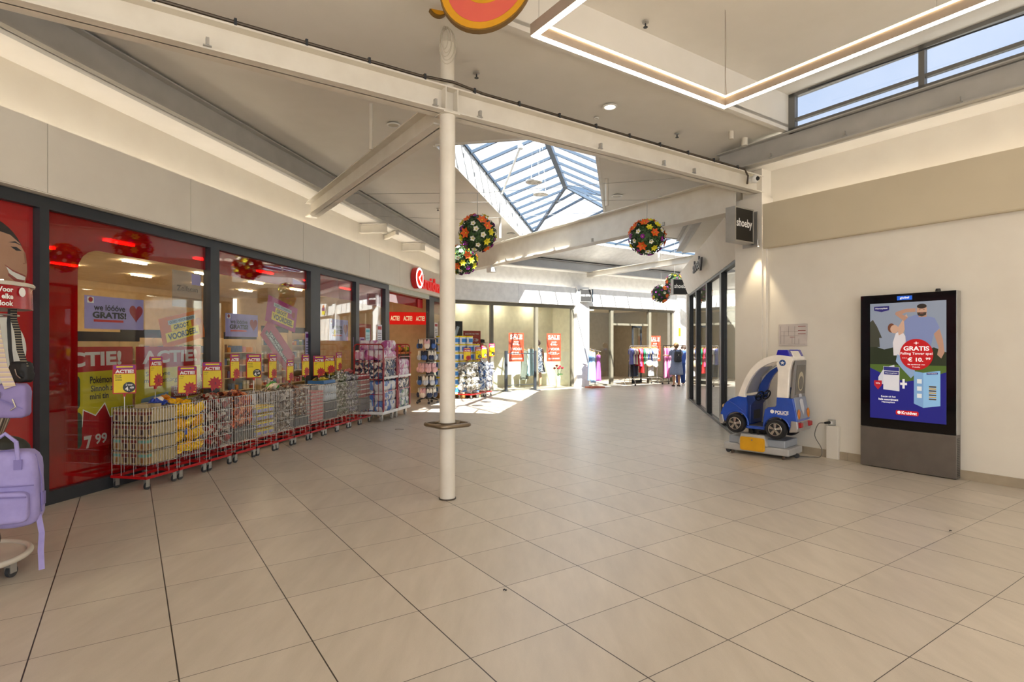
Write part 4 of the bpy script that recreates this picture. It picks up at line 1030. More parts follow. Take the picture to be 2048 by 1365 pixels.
# ---- goods
def pouch(w, d, h, sd, mats, k=6):
    """crumpled bag lying or standing: a pillow with pinched ends"""
    rnd = random.Random(sd); mb = MB(); nx, nz = k, k; vs = []; fs = []
    for side in (-1, 1):
        for j in range(nz + 1):
            for i in range(nx + 1):
                u, v = i / nx * 2 - 1, j / nz * 2 - 1
                th = (1 - abs(u) ** 2.5) ** .6 * (1 - abs(v) ** 2.2) ** .6 * d / 2
                jx = rnd.uniform(-.05, .05) * w; jz = rnd.uniform(-.05, .05) * h
                vs.append((u * w / 2 * (1 - 0.08 * (1 - v * v)) + jx, side * (th + rnd.uniform(-.12, .12) * d * (th > 0)), v * h / 2 + jz))
    m = (nx + 1) * (nz + 1)
    for s in range(2):
        for j in range(nz):
            for i in range(nx):
                a = s * m + j * (nx + 1) + i; f = (a, a + 1, a + nx + 2, a + nx + 1); fs.append(f if s == 0 else f[::-1])
    e = [j * (nx + 1) for j in range(nz + 1)]
    mb.add(vs, fs)
    def stitch(idx):
        for a, b in zip(idx[:-1], idx[1:]): mb.f.append([a, b, b + m, a + m]); mb.m.append(0)
    stitch(list(range(0, nx + 1))); stitch([j * (nx + 1) + nx for j in range(nz + 1)]); stitch(list(range(m - 1, m - nx - 2, -1))); stitch([j * (nx + 1) for j in range(nz, -1, -1)])
    return mb.mesh('bag', mats)
def carton(w, d, h, face, side, band=None, dot=None):
    mb = MB(); mb.box(-w / 2, w / 2, -d / 2, d / 2, 0, h, 1)
    mb.box(-w / 2 + .003, w / 2 - .003, -d / 2 - .001, -d / 2, .004, h - .004, 0); mb.box(-w / 2 - .001, -w / 2, -d / 2 + .003, d / 2 - .003, .004, h - .004, 0)
    ms = [face, side]
    if band:
        ms.append(band); mb.box(-w / 2 + .006, w / 2 - .006, -d / 2 - .002, -d / 2 - .001, h * .62, h * .86, 2); mb.box(-w / 2 - .002, -w / 2 - .001, -d / 2 + .006, d / 2 - .006, h * .62, h * .86, 2)
    if dot:
        ms.append(dot); k = len(ms) - 1
        mb.box(-w * .2, w * .22, -d / 2 - .002, -d / 2 - .001, h * .12, h * .55, k); mb.box(-w / 2 - .002, -w / 2 - .001, -d * .2, d * .22, h * .12, h * .55, k)
    return mb.mesh('carton', ms)
def place(name, me, p, rot, label, cat, group):
    o = bpy.data.objects.new(name, me); C.objects.link(o); o.location = p; o.rotation_euler = rot
    return tag(o, label, cat, group)
def in_cart(i, x, y, z): p = ln(LSTART[i] + x, NF - y); return (p.x, p.y, z)
rnd = random.Random(11)
COF = mat('kraft_pack', '#9c8458', 0.6, var=('#8c7448', 20, .3)); COFD = mat('coffee_brown_print', '#3f2217', 0.5); COFR = mat('brown_band_print', '#6b2a20', 0.5); TEALP = mat('teal_band_print', '#6a9a8a', 0.5)
me_a = carton(0.078, 0.1, 0.125, mat('beige_pack', '#a89066', 0.55), COF, COFR, COFD); me_b = carton(0.078, 0.1, 0.125, MATS['beige_pack'], COF, TEALP, mat('caramel_print', '#8a5a2a', 0.5))
me_c = carton(0.078, 0.1, 0.125, mat('pale_beige_pack', '#b9a67c', 0.55), MATS['pale_beige_pack'], None, None)
for j in range(4):
    z = 0.267 + j * 0.15 - (0.0 if j < 3 else 0.0)
    for yy in range(4):
        for xx in range(5):
            edge = xx == 0 or yy == 0 or j == 3
            if not edge: continue
            me = me_b if ((yy == 0 or yy == 3) and xx == 0 and j < 2) else me_a
            if yy == 0 and xx > 0: me = me_c
            place('coffee_carton', me, in_cart(0, 0.056 + xx * 0.082, 0.07 + yy * 0.104, z), (0, 0, FL), 'small beige coffee carton stacked in the first wire trolley of the row', 'carton', 'coffee cartons in the first trolley')
for q, (x, y, r_) in enumerate(((0.14, 0.25, .3), (0.25, 0.2, -.1), (.3, .33, .2))):
    place('coffee_carton', me_c, in_cart(0, x, y, .845), (R(90), 0, FL + r_), ['beige carton lying on top of the first wire trolley stack, at its middle', 'beige carton lying on top of the first wire trolley stack, towards the camera side', 'beige carton lying on top of the first wire trolley stack, towards the yellow bags'][q], 'carton', 'coffee cartons in the first trolley')

FOIL = {
    1: [foil('yellow_sweets_foil', ['#f2b90f', '#f5c518', '#e8a20c', '#f7d12a', '#f0b010', '#f7c71c', '#e3a812', '#f4c41c', '#4a62b8', '#efb415'], 10)],
    2: [foil('red_white_sweets_foil', ['#a8998a', '#7a2a22', '#b8a898', '#8c4030', '#8c7864', '#a8342a', '#c4b8a8', '#5b3226'], 16)],
    3: [foil('orange_snack_foil', ['#b8532a', '#c9673a', '#8a2f1c', '#d98a55', '#a84828', '#5a2a1c'], 18)],
    5: [foil('clear_white_bag', ['#a09484', '#7c6c5a', '#bcb2a4', '#62523f', '#8c7c6a'], 14)],
    6: [foil('brown_pack_foil', ['#6b4530', '#8c6040', '#4a2f22', '#c9b8a0', '#7a5238'], 22)],
    9: [foil('silver_green_foil', ['#94927e', '#b8b4a4', '#6c7058', '#c8c4b8', '#7e7464', '#57623f'], 26, .2, .5)],
    10: [foil('silver_lilac_foil', ['#a09c98', '#c4c0bc', '#7c7688', '#6e6a5e', '#a8a0ae'], 26, .2, .5)],
}
LBL = {1: 'crinkled yellow sweets bag in the second wire trolley', 2: 'crinkled red and white sweets bag in the third wire trolley', 3: 'crinkled orange snack bag in the fourth wire trolley',
       5: 'crumpled clear white bag in the sixth wire trolley', 6: 'brown wrapped pack in the seventh wire trolley', 9: 'silver green foil bag in the tenth wire trolley', 10: 'silver foil bag in the eleventh wire trolley'}
def fill(i, zmin, zmax, top=5, w=.17, h=.13, d=.09, rows=4, cols=3):
    mes = [pouch(w, d, h, i * 10 + k, FOIL[i]) for k in range(3)]
    nm, ct = 'foil_bag', 'bag'
    for j in range(rows):
        z = zmin + (zmax - zmin) * (j + .5) / rows
        for c in range(cols):
            for (x, y) in ((0.085 + 0.14 * c, 0.075), (0.085 + 0.14 * c, 0.2), (0.085, 0.1 + 0.11 * c + .05)):
                if (x, y) == (0.085 + 0.14 * c, 0.2) and j < rows - 1: continue
                place(nm, rnd.choice(mes), in_cart(i, x + rnd.uniform(-.012, .012), y + rnd.uniform(-.01, .01), z), (rnd.uniform(-.5, .5), rnd.uniform(-.9, .9), FL + (rnd.uniform(-.4, .4) if y < .09 else R(90) + rnd.uniform(-.3, .3))), LBL[i], ct, LBL[i].replace(' in the', ' heap in the'))
    for k in range(top):
        place(nm, rnd.choice(mes), in_cart(i, rnd.uniform(.1, .34), rnd.uniform(.1, .36), zmax + rnd.uniform(0, .035)), (R(90) + rnd.uniform(-.4, .4), rnd.uniform(-.3, .3), rnd.uniform(0, 3)), LBL[i] + ', lying on the heap', ct, LBL[i].replace(' in the', ' heap in the'))
fill(1, .275, .85, 5); fill(2, .275, .87, 6); fill(3, .46, .85, 5, rows=3); fill(5, .275, .84, 5); fill(6, .44, .85, 4, rows=3)
fill(9, .275, 1.0, 6, w=.13, h=.12, rows=6); fill(10, .275, .99, 5, w=.13, h=.12, rows=6)
for k, (i, x, y, z, m_) in enumerate(((0, .36, .2, .9, '#3a55c0'), (1, .12, .3, .91, '#e8902a'), (5, .2, .2, .905, '#3f9a3a'), (5, .3, .3, .92, '#54ab40'))):
    place('foil_bag', pouch(.2, .1, .12, 400 + k, [foil('loose_bag_foil_' + m_[1:], [m_, m_, '#f0e6d2', m_], 9)]), in_cart(i, x, y, z), (R(80), .2 * k, FL + .6 * k),
          ['blue wrapped bag resting on the rim between first and second trolley', 'orange bag on top of the yellow sweets heap', 'bright green bag on top of the sixth trolley, flatter one', 'bright green bag on top of the sixth trolley, upper one'][k], 'bag', None)
def boxes(i, me, nx, ny, nz, dx, dy, dz, z0, label, group, name='carton', x0=None, y0=None, rot=0):
    x0 = 0.02 + dx / 2 if x0 is None else x0; y0 = 0.02 + dy / 2 if y0 is None else y0
    for j in range(nz):
        for a in range(nx):
            for b in range(ny):
                if not (b == 0 or j == nz - 1 or (a == 0 and i < 4)): continue
                place(name, me, in_cart(i, x0 + a * dx, y0 + b * dy, z0 + j * dz), (0, 0, FL + rot), label, 'carton', group)
boxes(4, carton(.125, .1, .085, mat('white_carton_print', '#b4b2ac', .5, var=('#8c90a8', 18, .2)), mat('yellow_carton_side', '#e6c11c', .5), YEL, LILAC), 3, 3, 4, .134, .13, .105, .275, 'yellow and white carton in the fifth wire trolley', 'cartons in the fifth trolley')
boxes(7, carton(.19, .13, .05, mat('red_white_carton', '#a8564e', .5, var=('#d2b9b0', 25, .1)), mat('rose_side', '#b9726a', .5), RED), 2, 3, 9, .2, .14, .056, .275, 'flat red and white box in the eighth wire trolley', 'boxes in the eighth trolley')
boxes(11, carton(.13, .12, .085, mat('red_carton', '#9c3038', .5, var=('#c46a68', 20, .1)), mat('red_carton_side', '#8c2830', .5), WHITE), 3, 3, 5, .134, .13, .09, .52, 'stacked red box in the twelfth wire trolley', 'red boxes in the twelfth trolley')
boxes(11, carton(.13, .12, .1, mat('grey_carton', '#77757a', .5), mat('grey_carton_side', '#66646a', .5)), 3, 3, 2, .134, .13, .11, .275, 'grey box at the bottom of the twelfth wire trolley', 'grey boxes in the twelfth trolley')
boxes(8, carton(.13, .12, .14, mat('dark_pack', '#4c4a48', .5), mat('dark_pack_side', '#3c3a38', .5)), 3, 3, 2, .134, .13, .15, .275, 'dark grey pack under the white bottles in the ninth trolley', 'dark packs in the ninth trolley')
boxes(6, carton(.13, .12, .14, MATS['dark_pack'], MATS['dark_pack_side']), 3, 3, 1, .134, .13, .15, .275, 'dark pack at the bottom of the seventh wire trolley', 'dark packs in the seventh trolley')
boxes(3, carton(.13, .12, .16, mat('brown_grey_pack', '#6f675c', .6), mat('brown_grey_side', '#5f574c', .6)), 3, 3, 1, .134, .13, .17, .275, 'grey brown box at the bottom of the fourth wire trolley', 'grey boxes in the fourth trolley')
BOT = MB(); BOT.lathe([(0.0, 0), (.026, 0.002), (.028, .07), (.022, .09), (.012, .1), (.012, .125), (0, .127)], seg=12); me_bot = BOT.mesh('bottle', mat('white_blue_bottle', '#d5dbe2', .35)); me_bot.polygons.foreach_set('use_smooth', [True] * len(me_bot.polygons))
for j in range(2):
    for a in range(6):
        for b in range(2): place('bottle', me_bot, in_cart(8, .055 + a * .066, .045 + b * .09, .585 + j * .135), (0, 0, 0), 'small white bottle in the ninth wire trolley', 'bottle', 'white bottles in the ninth trolley')
place('tray', carton(.4, .3, .05, mat('blue_tray', '#3f78b0', .4), MATS['blue_tray']), in_cart(8, .22, .2, .875), (0, 0, FL), 'flat blue tray lying on top of the ninth wire trolley', 'tray', None)
for k in range(8):
    place('foil_bag', pouch(.15, .08, .11, 500 + k, [foil('yellow_brown_foil', ['#c9b02a', '#8c7a20', '#d8c840', '#5a4a20', '#b89a28'], 18)]), in_cart(8 if k < 4 else 9, .08 + .1 * (k % 4), .22, .93 if k < 4 else 1.03), (R(85), .3, FL + k), 'small yellow brown bag lying across the top of the trolleys under the price cards', 'bag', 'yellow brown bags on top of the trolleys')
place('foil_bag', pouch(.2, .1, .13, 520, [foil('rose_foil', ['#c06a68', '#a84850', '#d89a90', '#b85a58'], 14)]), in_cart(10, .3, .2, 1.04), (R(80), 0, FL), 'rose coloured bag on top of the eleventh wire trolley', 'bag', None)

# ================================================================== price cards on poles
SIGNS = [(249, 5.04, 1.03, 1.335, 32, 0, .205), (312, 5.45, 1.08, 1.41, 84, 1, .2), (375, 5.91, .96, 1.285, 38, 1, .2), (424, 6.33, .99, 1.32, 24, 1, .22), (470, 6.76, 1.09, 1.42, 82, 1, .2), (508, 7.16, 1.07, 1.41, 40, 0, .2),
         (546, 7.6, 1.045, 1.41, 80, 1, .2), (580, 8.05, .98, 1.31, 82, 1, .2), (611, 8.49, 1.035, 1.38, 76, 1, .2), (638, 8.91, 1.01, 1.355, 40, 1, .2), (659, 9.26, 1.055, 1.35, 40, 1, .2), (678, 9.61, 1.085, 1.4, 78, 1, .2)]
PURP = mat('violet_card_print', '#8c2a8a', .5); CARDR = mat('card_red', '#b3121c', .45)
def price_card(loc, rz, z0, z1, w, black, label, fr=NF, txt=('Nescafé', 'oploskoffie', 'variaties')):
    t = thing('price_card', label, 'price card', loc, rz, 'red and yellow price cards on poles')
    h = z1 - z0
    g = MB(); g.prism(rrect(-w / 2, w / 2, z0, z1, .012), 0, .006); put('card', g, CARDR, t)
    g = MB(); g.box(-w / 2 + .01, w / 2 - .01, -.001, 0, z0 + .012, z0 + h * .68); put('yellow_field', g, YEL, t)
    g = MB(); g.box(-w / 2 + .008, w / 2 - .008, -.001, 0, z1 - h * .15, z1 - .008); put('violet_band', g, PURP, t)
    g = MB(); g.box(-w * .34, w * .36, -.002, -.001, z1 - h * .105, z1 - h * .055); put('yellow_strip', g, YEL, t)
    g = MB(); g.text('ACTIE!', 0, z0 + h * .765, w * .78, h * .125, -.002, bold=.07); put('lettering', g, INKW, t)
    g = MB()
    for k, s in enumerate(txt): g.text(s, -w / 2 + .02, z0 + h * (.62 - .07 * k), None, h * (.042 if black else .03), -.002, bold=.03, align='l')
    put('small_print', g, INKK, t)
    if black:
        g = MB(); g.prism(ell(w * .2, z0 + h * .22, w * .27, w * .27, 28), -.002, -.0005); pc = put('price_disc', g, BLACK, t)
        g = MB(); g.text('2 voor', w * .2, z0 + h * .31, w * .3, h * .07, -.003, bold=.03); g.text('4.', w * .12, z0 + h * .17, w * .2, h * .14, -.003, bold=.05); g.text('49', w * .31, z0 + h * .2, w * .18, h * .08, -.003, bold=.05); put('price', g, INKW, pc)
    else:
        g = MB(); g.prism(burst(w * .16, z0 + h * .2, w * .4, 11, .66), -.002, -.0005); pc = put('price_star', g, CARDR, t)
        g = MB(); g.text('5', w * .17, z0 + h * .19, None, h * .1, -.003, bold=.05); put('price', g, mat('plum_print', '#5a1030', .5), pc)
    g = MB(); g.cyl((0, .01, z0 - .24), (0, .01, z0 + .04), .004, 6); put('pole', g, CHROME, t)
    g = MB(); g.box(-.012, .012, .002, .02, z0 - .03, z0 + .03); put('clip', g, CARDR, t)
    return t
WD = ['coffee boxes', 'coffee boxes too', 'yellow sweets bags', 'red and white sweets bags', 'orange snack bags', 'yellow and white cartons', 'clear white bags', 'brown packs', 'flat red boxes', 'white bottles', 'green foil bags', 'silver foil bags']
for i, (u_, l_, z0, z1, rd, st_, w_c) in enumerate(SIGNS):
    q = ln(l_, -5.1)
    price_card((q.x, q.y, 0), R(rd), z0, z1, w_c, st_ == 0, f'ACTIE card with {"black disc" if st_ == 0 else "red star"} above the {WD[i]}, {ORD[i]} of the row', txt=('Nescafé', 'oploskoffie', 'variaties') if st_ == 0 else ('variaties', 'per stuk'))

# ================================================================== posters in the drugstore windows
def wp(name, label, cat, l0, z0, w, h, m_, y=5.476, skew=0.0):
    """sheet hanging just inside the glass: local x along the window, z up from its lower left corner"""
    q = ln(l0, -y); t = thing(name, label, cat, (q.x, q.y, z0), FL)
    g = MB(); g.prism([(0, 0), (w, 0), (w, h), (0, h)], 0, .003); put('paper', g, m_, t)
    return t
def layer(t, nm, m_, y, *polys):
    g = MB()
    for p_ in polys: g.prism(p_, -y, -y + .0008)
    return put(nm, g, m_, t)
def words_on(t, m_, y, items, nm='lettering'):
    g = MB()
    for it in items:
        s, x, z, w, h = it[:5]; g.text(s, x, z, w, h, -y, bold=it[6] if len(it) > 6 else .035, rot=it[5] if len(it) > 5 else 0)
    return put(nm, g, m_, t)
PRINTW = mat('grey_white_print', '#cfc8c4', .5); OLIVE = mat('mustard_print', '#c9b81c', .5); DRED = mat('poster_red', '#a8131c', .45)
# first window: woman's portrait print and white disc on the red film
q = ln(2.0, -5.46); t = thing('window_portrait', 'printed portrait of a smiling dark haired woman on the red window film', 'window print', (q.x, q.y, 0), FL)
SK = mat('print_skin', '#c79a80', .5, var=('#b98a70', 3, .2))
cx = 2.02
layer(t, 'portrait_hair', mat('print_hair', '#2b2120', .5), .002, ell(cx - .06, 2.3, .36, .38, 40))
layer(t, 'portrait_face', SK, .003, [(cx - .1, 2.5), (cx + .06, 2.56), (cx + .17, 2.54), (cx + .25, 2.48), (cx + .295, 2.4), (cx + .315, 2.31), (cx + .318, 2.22), (cx + .3, 2.12), (cx + .25, 2.02), (cx + .14, 1.94), (cx, 1.9), (cx - .25, 1.9), (cx - .2, 2.2)])
layer(t, 'portrait_smile', INKW, .004, [(cx + .13, 2.255), (cx + .19, 2.215), (cx + .3, 2.175), (cx + .295, 2.14), (cx + .23, 2.145), (cx + .16, 2.19)])
layer(t, 'portrait_lips', mat('print_lips', '#9c4a44', .5), .0045, [(cx + .12, 2.265), (cx + .19, 2.225), (cx + .305, 2.185), (cx + .302, 2.172), (cx + .19, 2.21), (cx + .13, 2.25)], [(cx + .15, 2.19), (cx + .23, 2.145), (cx + .295, 2.14), (cx + .28, 2.118), (cx + .21, 2.12), (cx + .15, 2.17)])
layer(t, 'portrait_eye', INKK, .004, [(cx + .17, 2.435), (cx + .22, 2.44), (cx + .27, 2.41), (cx + .22, 2.405)], [(cx + .15, 2.47), (cx + .21, 2.49), (cx + .275, 2.455), (cx + .21, 2.475)])
layer(t, 'portrait_nose', mat('print_skin_shade', '#a8765f', .5), .0038, [(cx + .285, 2.4), (cx + .3, 2.4), (cx + .315, 2.3), (cx + .28, 2.29), (cx + .28, 2.3), (cx + .298, 2.305)])
layer(t, 'portrait_blouse', INKW, .003, ell(cx - .02, 1.5, .33, .33, 40))
# action posters low in the second window
t = wp('window_poster', 'red and yellow ACTIE poster with a 7.99 star low in the second window', 'poster', 4.52, .45, 1.0, 1.07, OLIVE)
layer(t, 'red_header', DRED, .001, [(0, .8), (1, .82), (1, 1.07), (0, 1.07)])
words_on(t, PRINTW, .002, [('ACTIE!', .44, .94, .82, .155, .02, .06)])
words_on(t, INKK, .002, [('Pokémon', .6, .72, .26, .075), ('Sinnoh ster', .66, .63, .36, .065), ('mini tin', .58, .545, .22, .06)], 'small_print')
layer(t, 'price_star_edge', INKW, .0015, burst(.58, .06, .42, 9, .7, .9)); layer(t, 'price_star', DRED, .002, burst(.58, .06, .4, 9, .7, .9))
words_on(t, PRINTW, .003, [('7.', .46, .04, .12, .2), ('99', .6, .09, .14, .11)], 'price')
layer(t, 'product_picture', mat('dark_green_print', '#223028', .5, var=('#3a5a4a', 12, .1)), .0025, rrect(.1, .36, .42, .78, .06), rrect(.1, .38, .02, .4, .06))
t = wp('window_poster', 'red and yellow ACTIE poster beside the 7.99 one in the second window', 'poster', 5.56, .75, 1.02, .77, OLIVE)
layer(t, 'red_header', DRED, .001, [(0, .5), (1.02, .53), (1.02, .77), (0, .77)])
words_on(t, PRINTW, .002, [('ACTIE!', .52, .65, .86, .155, .02, .06)])
words_on(t, INKK, .002, [('Sensodyne', .32, .44, .36, .07), ('mondverzorging', .42, .36, .6, .07)], 'small_print')
layer(t, 'discount_band', mat('brown_red_print', '#8c2a22', .5), .002, [(.52, .12), (1.02, .14), (1.02, .3), (.52, .28)])
words_on(t, PRINTW, .003, [('STAPELKORTING', .78, .25, .44, .04), ('50% KORTING', .78, .18, .44, .06)], 'discount_text')
layer(t, 'product_picture', mat('pale_blue_print', '#8fa8b8', .5, var=('#6a8a9c', 12, .1)), .0025, [(.05, .02), (.45, .05), (.48, .22), (.08, .16)])
# lilac gratis posters
HEART = mat('heart_red_print', '#a83040', .5, var=('#8c2434', 6, .1))
def gratis(l0, z0, w, h, label):
    t = wp('window_poster', label, 'poster', l0, z0, w, h, LILAC)
    layer(t, 'heart_picture', HEART, .001, [(w * (.86 + .13 * 16 * sin(R(a)) ** 3 / 17), h * (.56 + .33 * (13 * cos(R(a)) - 5 * cos(R(2 * a)) - 2 * cos(R(3 * a)) - cos(R(4 * a))) / 17)) for a in range(0, 360, 12)])
    words_on(t, INKK, .002, [('we lóóóve', w * .4, h * .66, w * .52, h * .19), ('GRATIS!', w * .4, h * .43, w * .56, h * .2, 0, .07)])
    layer(t, 'red_underline', RED, .002, [(w * .14, h * .22), (w * .63, h * .22), (w * .63, h * .29), (w * .14, h * .29)])
    layer(t, 'logo_square', INKW, .002, rrect(w * .04, w * .14, h * .78, h * .96, .004))
    layer(t, 'logo_ring', DRED, .003, ell(w * .09, h * .88, w * .035, w * .035, 16))
    return t
gratis(4.93, 1.71, .74, .35, 'large lilac we lóóóve GRATIS poster with a red heart in the second window')
gratis(7.06, 1.66, .72, .33, 'lilac we lóóóve GRATIS poster with a red heart in the third window')
gratis(9.95, 1.62, .74, .42, 'lilac we lóóóve GRATIS poster in the fourth window above the red cage')
def slant_poster(name, label, l_c, z_c, w, h, a, m_, extra=None):
    q = ln(l_c, -5.478); t = thing(name, label, 'poster', (q.x, q.y, z_c), FL)
    g = MB(); g.prism(rotp([(-w / 2, -h / 2), (w / 2, -h / 2), (w / 2, h / 2), (-w / 2, h / 2)], a), 0, .003); put('paper', g, m_, t)
    return t
def rr(cx_, cz_, w, h, a):
    return rotp([(-w / 2, -h / 2), (w / 2, -h / 2), (w / 2, h / 2), (-w / 2, h / 2)], a, (cx_, cz_))
a = R(13); t = slant_poster('window_poster', 'orange GROOT VOORDEEL poster tilted upwards in the second window', 6.28, 1.75, .72, .37, a, ORA)
layer(t, 'pale_strip', mat('pale_blue_strip', '#b8c4c8', .5), .001, rr(-.02, .11, .46, .055, a)); layer(t, 'yellow_strip', YEL, .001, rr(-.03, .035, .34, .085, a), rr(-.0, -.065, .56, .115, a))
words_on(t, INKK, .002, [('GOED VOORBEREID', -.02, .11, .42, .034, a), ('GROOT', -.03, .035, .26, .06, a, .06), ('VOORDEEL', .0, -.065, .5, .08, a, .06)])
layer(t, 'logo_disc', DRED, .002, ell(.26, .1, .05, .05, 20))
a = R(-12); t = slant_poster('window_poster', 'magenta GROOT VOORDEEL poster tilted downwards in the third window', 8.42, 2.04, .84, .42, a, MAG)
layer(t, 'pale_strip', MATS['pale_blue_strip'], .001, rr(.02, .1, .5, .06, a)); layer(t, 'yellow_strip', YEL, .001, rr(-.02, .02, .34, .09, a), rr(.02, -.09, .62, .13, a))
words_on(t, INKK, .002, [('GOED VOORBEREID', .02, .1, .46, .036, a), ('GROOT', -.02, .02, .28, .065, a, .06), ('VOORDEEL', .02, -.09, .56, .09, a, .06)])
layer(t, 'logo_disc', DRED, .002, ell(.32, -.0, .05, .05, 20))
a = R(-41); t = slant_poster('window_poster', 'magenta poster with white lettering tilted steeply below the GROOT VOORDEEL one', 8.32, 1.52, .95, .36, a, mat('rose_magenta_print', '#b8285a', .5))
layer(t, 'dark_strip', INKK, .001, rr(-.07, .07, .46, .07, a), rr(-.035, -.035, .8, .07, a))
words_on(t, INKW, .002, [('DAT WORDT', -.07, .07, .4, .045, a, .04), ('ZOMERDEALS INSLAAN!', -.035, -.035, .74, .045, a, .04)])
# small white notices beside the entrance
for k, (l0, z0, w, h, c, lb) in enumerate(((11.42, 1.55, .22, .35, '#bfe0e4', 'turquoise headed notice on the glass beside the entrance'), (12.02, 1.55, .25, .45, '#dcdde8', 'white notice on the glass nearest the entrance'), (9.05, 1.35, .16, .42, '#bdb6dc', 'narrow lilac notice beside the wide window post'), (10.86, 1.4, .22, .3, '#b9aed8', 'lilac leaflet behind the red cage, left one'), (11.15, 1.4, .22, .3, '#c3b6dc', 'lilac leaflet behind the red cage, right one'), (16.0, 1.75, .3, .45, '#e6e2e0', 'red edged white notice on the window beyond the entrance'))):
    t = wp('window_notice', lb, 'notice', l0, z0, w, h, mat('notice_' + c[1:], c, .5, var=(tuple(x * .8 for x in lin(c)), 14, .1)), y=5.44)
    layer(t, 'header', mat('turquoise_print', '#4fb0bc', .5) if k == 0 else PET['plum'] if k in (2, 3, 4) else DRED, .001, [(w * .1, h * .75), (w * .9, h * .75), (w * .9, h * .92), (w * .1, h * .92)])
    g = MB()
    for j in range(5): g.box(w * .12, w * .85, -.002, -.001, h * (.12 + .11 * j), h * (.15 + .11 * j))
    put('print_lines', g, INKK, t)
t = wp('window_poster', 'pale self scan poster with a drawn hand high in the second window', 'poster', 6.1, 2.02, .5, .46, glass('pale_translucent_print', (.85, .82, .78), .05, .4, haze=.3, haze_col=(.6, .55, .52)))
layer(t, 'lilac_corner', LILAC, .001, rrect(.32, .48, .3, .44, .01)); words_on(t, mat('grey_brown_print', '#6a5c50', .5), .001, [('Zelfscan', .25, .24, .36, .07)])

# ================================================================== inside the drugstore
def shelf_unit(l0, y0, w, h, rz_, label, head=True):
    q = ln(l0, -y0); t = thing('shelf_unit', label, 'shelf', (q.x, q.y, 0), rz_)
    g = MB(); g.box(0, w, .38, .42, 0, h); g.box(0, .03, 0, .4, 0, h); g.box(w - .03, w, 0, .4, 0, h); put('shelf_frame', g, mat('shop_cream', '#cbb896', .6), t)
    for k in range(5): g = MB(); g.box(.03, w - .03, 0, .38, .12 + k * (h - .3) / 4.6, .14 + k * (h - .3) / 4.6); put('shelf_board', g, MATS['shop_cream'], t)
    if head: g = MB(); g.box(0, w, -.02, .0, h - .02, h + .14); put('header_board', g, INKK, t)
    return t
goodc = [('pink_box', '#c98a9a'), ('green_box', '#5f8a50'), ('amber_box', '#c9862a'), ('white_box', '#d8cfc0'), ('blue_box', '#4f6fa0'), ('red_box', '#a83028'), ('brown_box', '#7a5638')]
GM = [carton(.09, .12, hh, mat(n, c, .5), mat(n, c, .5), WHITE if k % 2 else None) for k, ((n, c), hh) in enumerate(zip(goodc, (.14, .18, .12, .2, .16, .13, .19)))]
rnd = random.Random(5)
for s, (l0, y0, h) in enumerate(((5.0, 8.6, 1.62), (6.3, 8.6, 1.62), (7.6, 8.6, 1.62), (9.0, 9.2, 1.7), (10.4, 9.2, 1.7), (11.8, 9.2, 1.7), (13.2, 9.2, 1.9), (14.6, 9.2, 1.9))):
    shelf_unit(l0, y0, 1.2, h, FL, f'cream shop shelf with dark header inside the drugstore, {ORD[s]} from the poster window')
    for k in range(1, 5):
        for j in range(8):
            if rnd.random() < .12: continue
            q = ln(l0 + .12 + j * .137, -(y0 + .1)); place('shop_carton', rnd.choice(GM), (q.x, q.y, .141 + k * (h - .3) / 4.6), (0, 0, FL), f'small product box on the {ORD[s]} drugstore shelf from the poster window', 'box', f'product boxes on the {ORD[s]} drugstore shelf')
# red hanging banner with ACTIE three times, seen through the entrance
t = thing('hanging_banner', 'red hanging ACTIE banner inside the drugstore entrance', 'banner', (*ln(16.1, -6.9), 2.16), R(79 - 62))
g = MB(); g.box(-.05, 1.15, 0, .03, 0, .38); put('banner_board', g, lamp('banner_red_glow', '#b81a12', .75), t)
g = MB()
for k in range(3): g.text('ACTIE!', .17 + .38 * k, .19, .27, .15, -.003, bold=.06)
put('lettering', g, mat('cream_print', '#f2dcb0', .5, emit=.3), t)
g = MB(); g.cyl((.1, .015, .38), (.1, .015, .94), .004, 5); g.cyl((1.0, .015, .38), (1.0, .015, .94), .004, 5); put('hanging_rod', g, ALU, t)
box_struct('wall_shop', FL, [(16.3, 17.19, 8.0, 8.1, 0, 2.2)], RED, 'red partition inside the drugstore entrance')
# fruit coloured toy display in the entrance
t = thing('display_table', 'orange topped display table inside the drugstore entrance', 'table', (*ln(14.9, -6.2), 0), FL)
g = MB(); g.box(0, 1.2, 0, .7, 1.28, 1.34); put('table_top', g, ORA, t); g = MB(); g.box(.05, 1.15, .05, .65, .9, 1.28); put('dark_body', g, BLACK, t)
for x in (.08, 1.12):
    for y in (.08, .62): g = MB(); g.box(x - .03, x + .03, y - .03, y + .03, 0, .9); put('leg', g, ALU, t)
TOYC = [('melon_green', '#7f9a2a'), ('toy_orange', '#e8801c'), ('toy_yellow', '#e8c838'), ('toy_pink', '#d84a78'), ('toy_brown', '#8a5a28')]
for k in range(16):
    q = ln(14.95 + .075 * k, -6.3 - .12 * (k % 3)); r_ = .07 + .02 * (k % 3)
    g = MB(); g.ball((0, 0, r_), r_, 12, 8, jit=.06, sd=k)
    put('plush_toy', g, mat(*TOYC[k % 5], .7), loc=(q.x, q.y, 1.34), smooth=True, label='round bright soft toy on the orange display table in the entrance', cat='toy', group='soft toys on the display table')

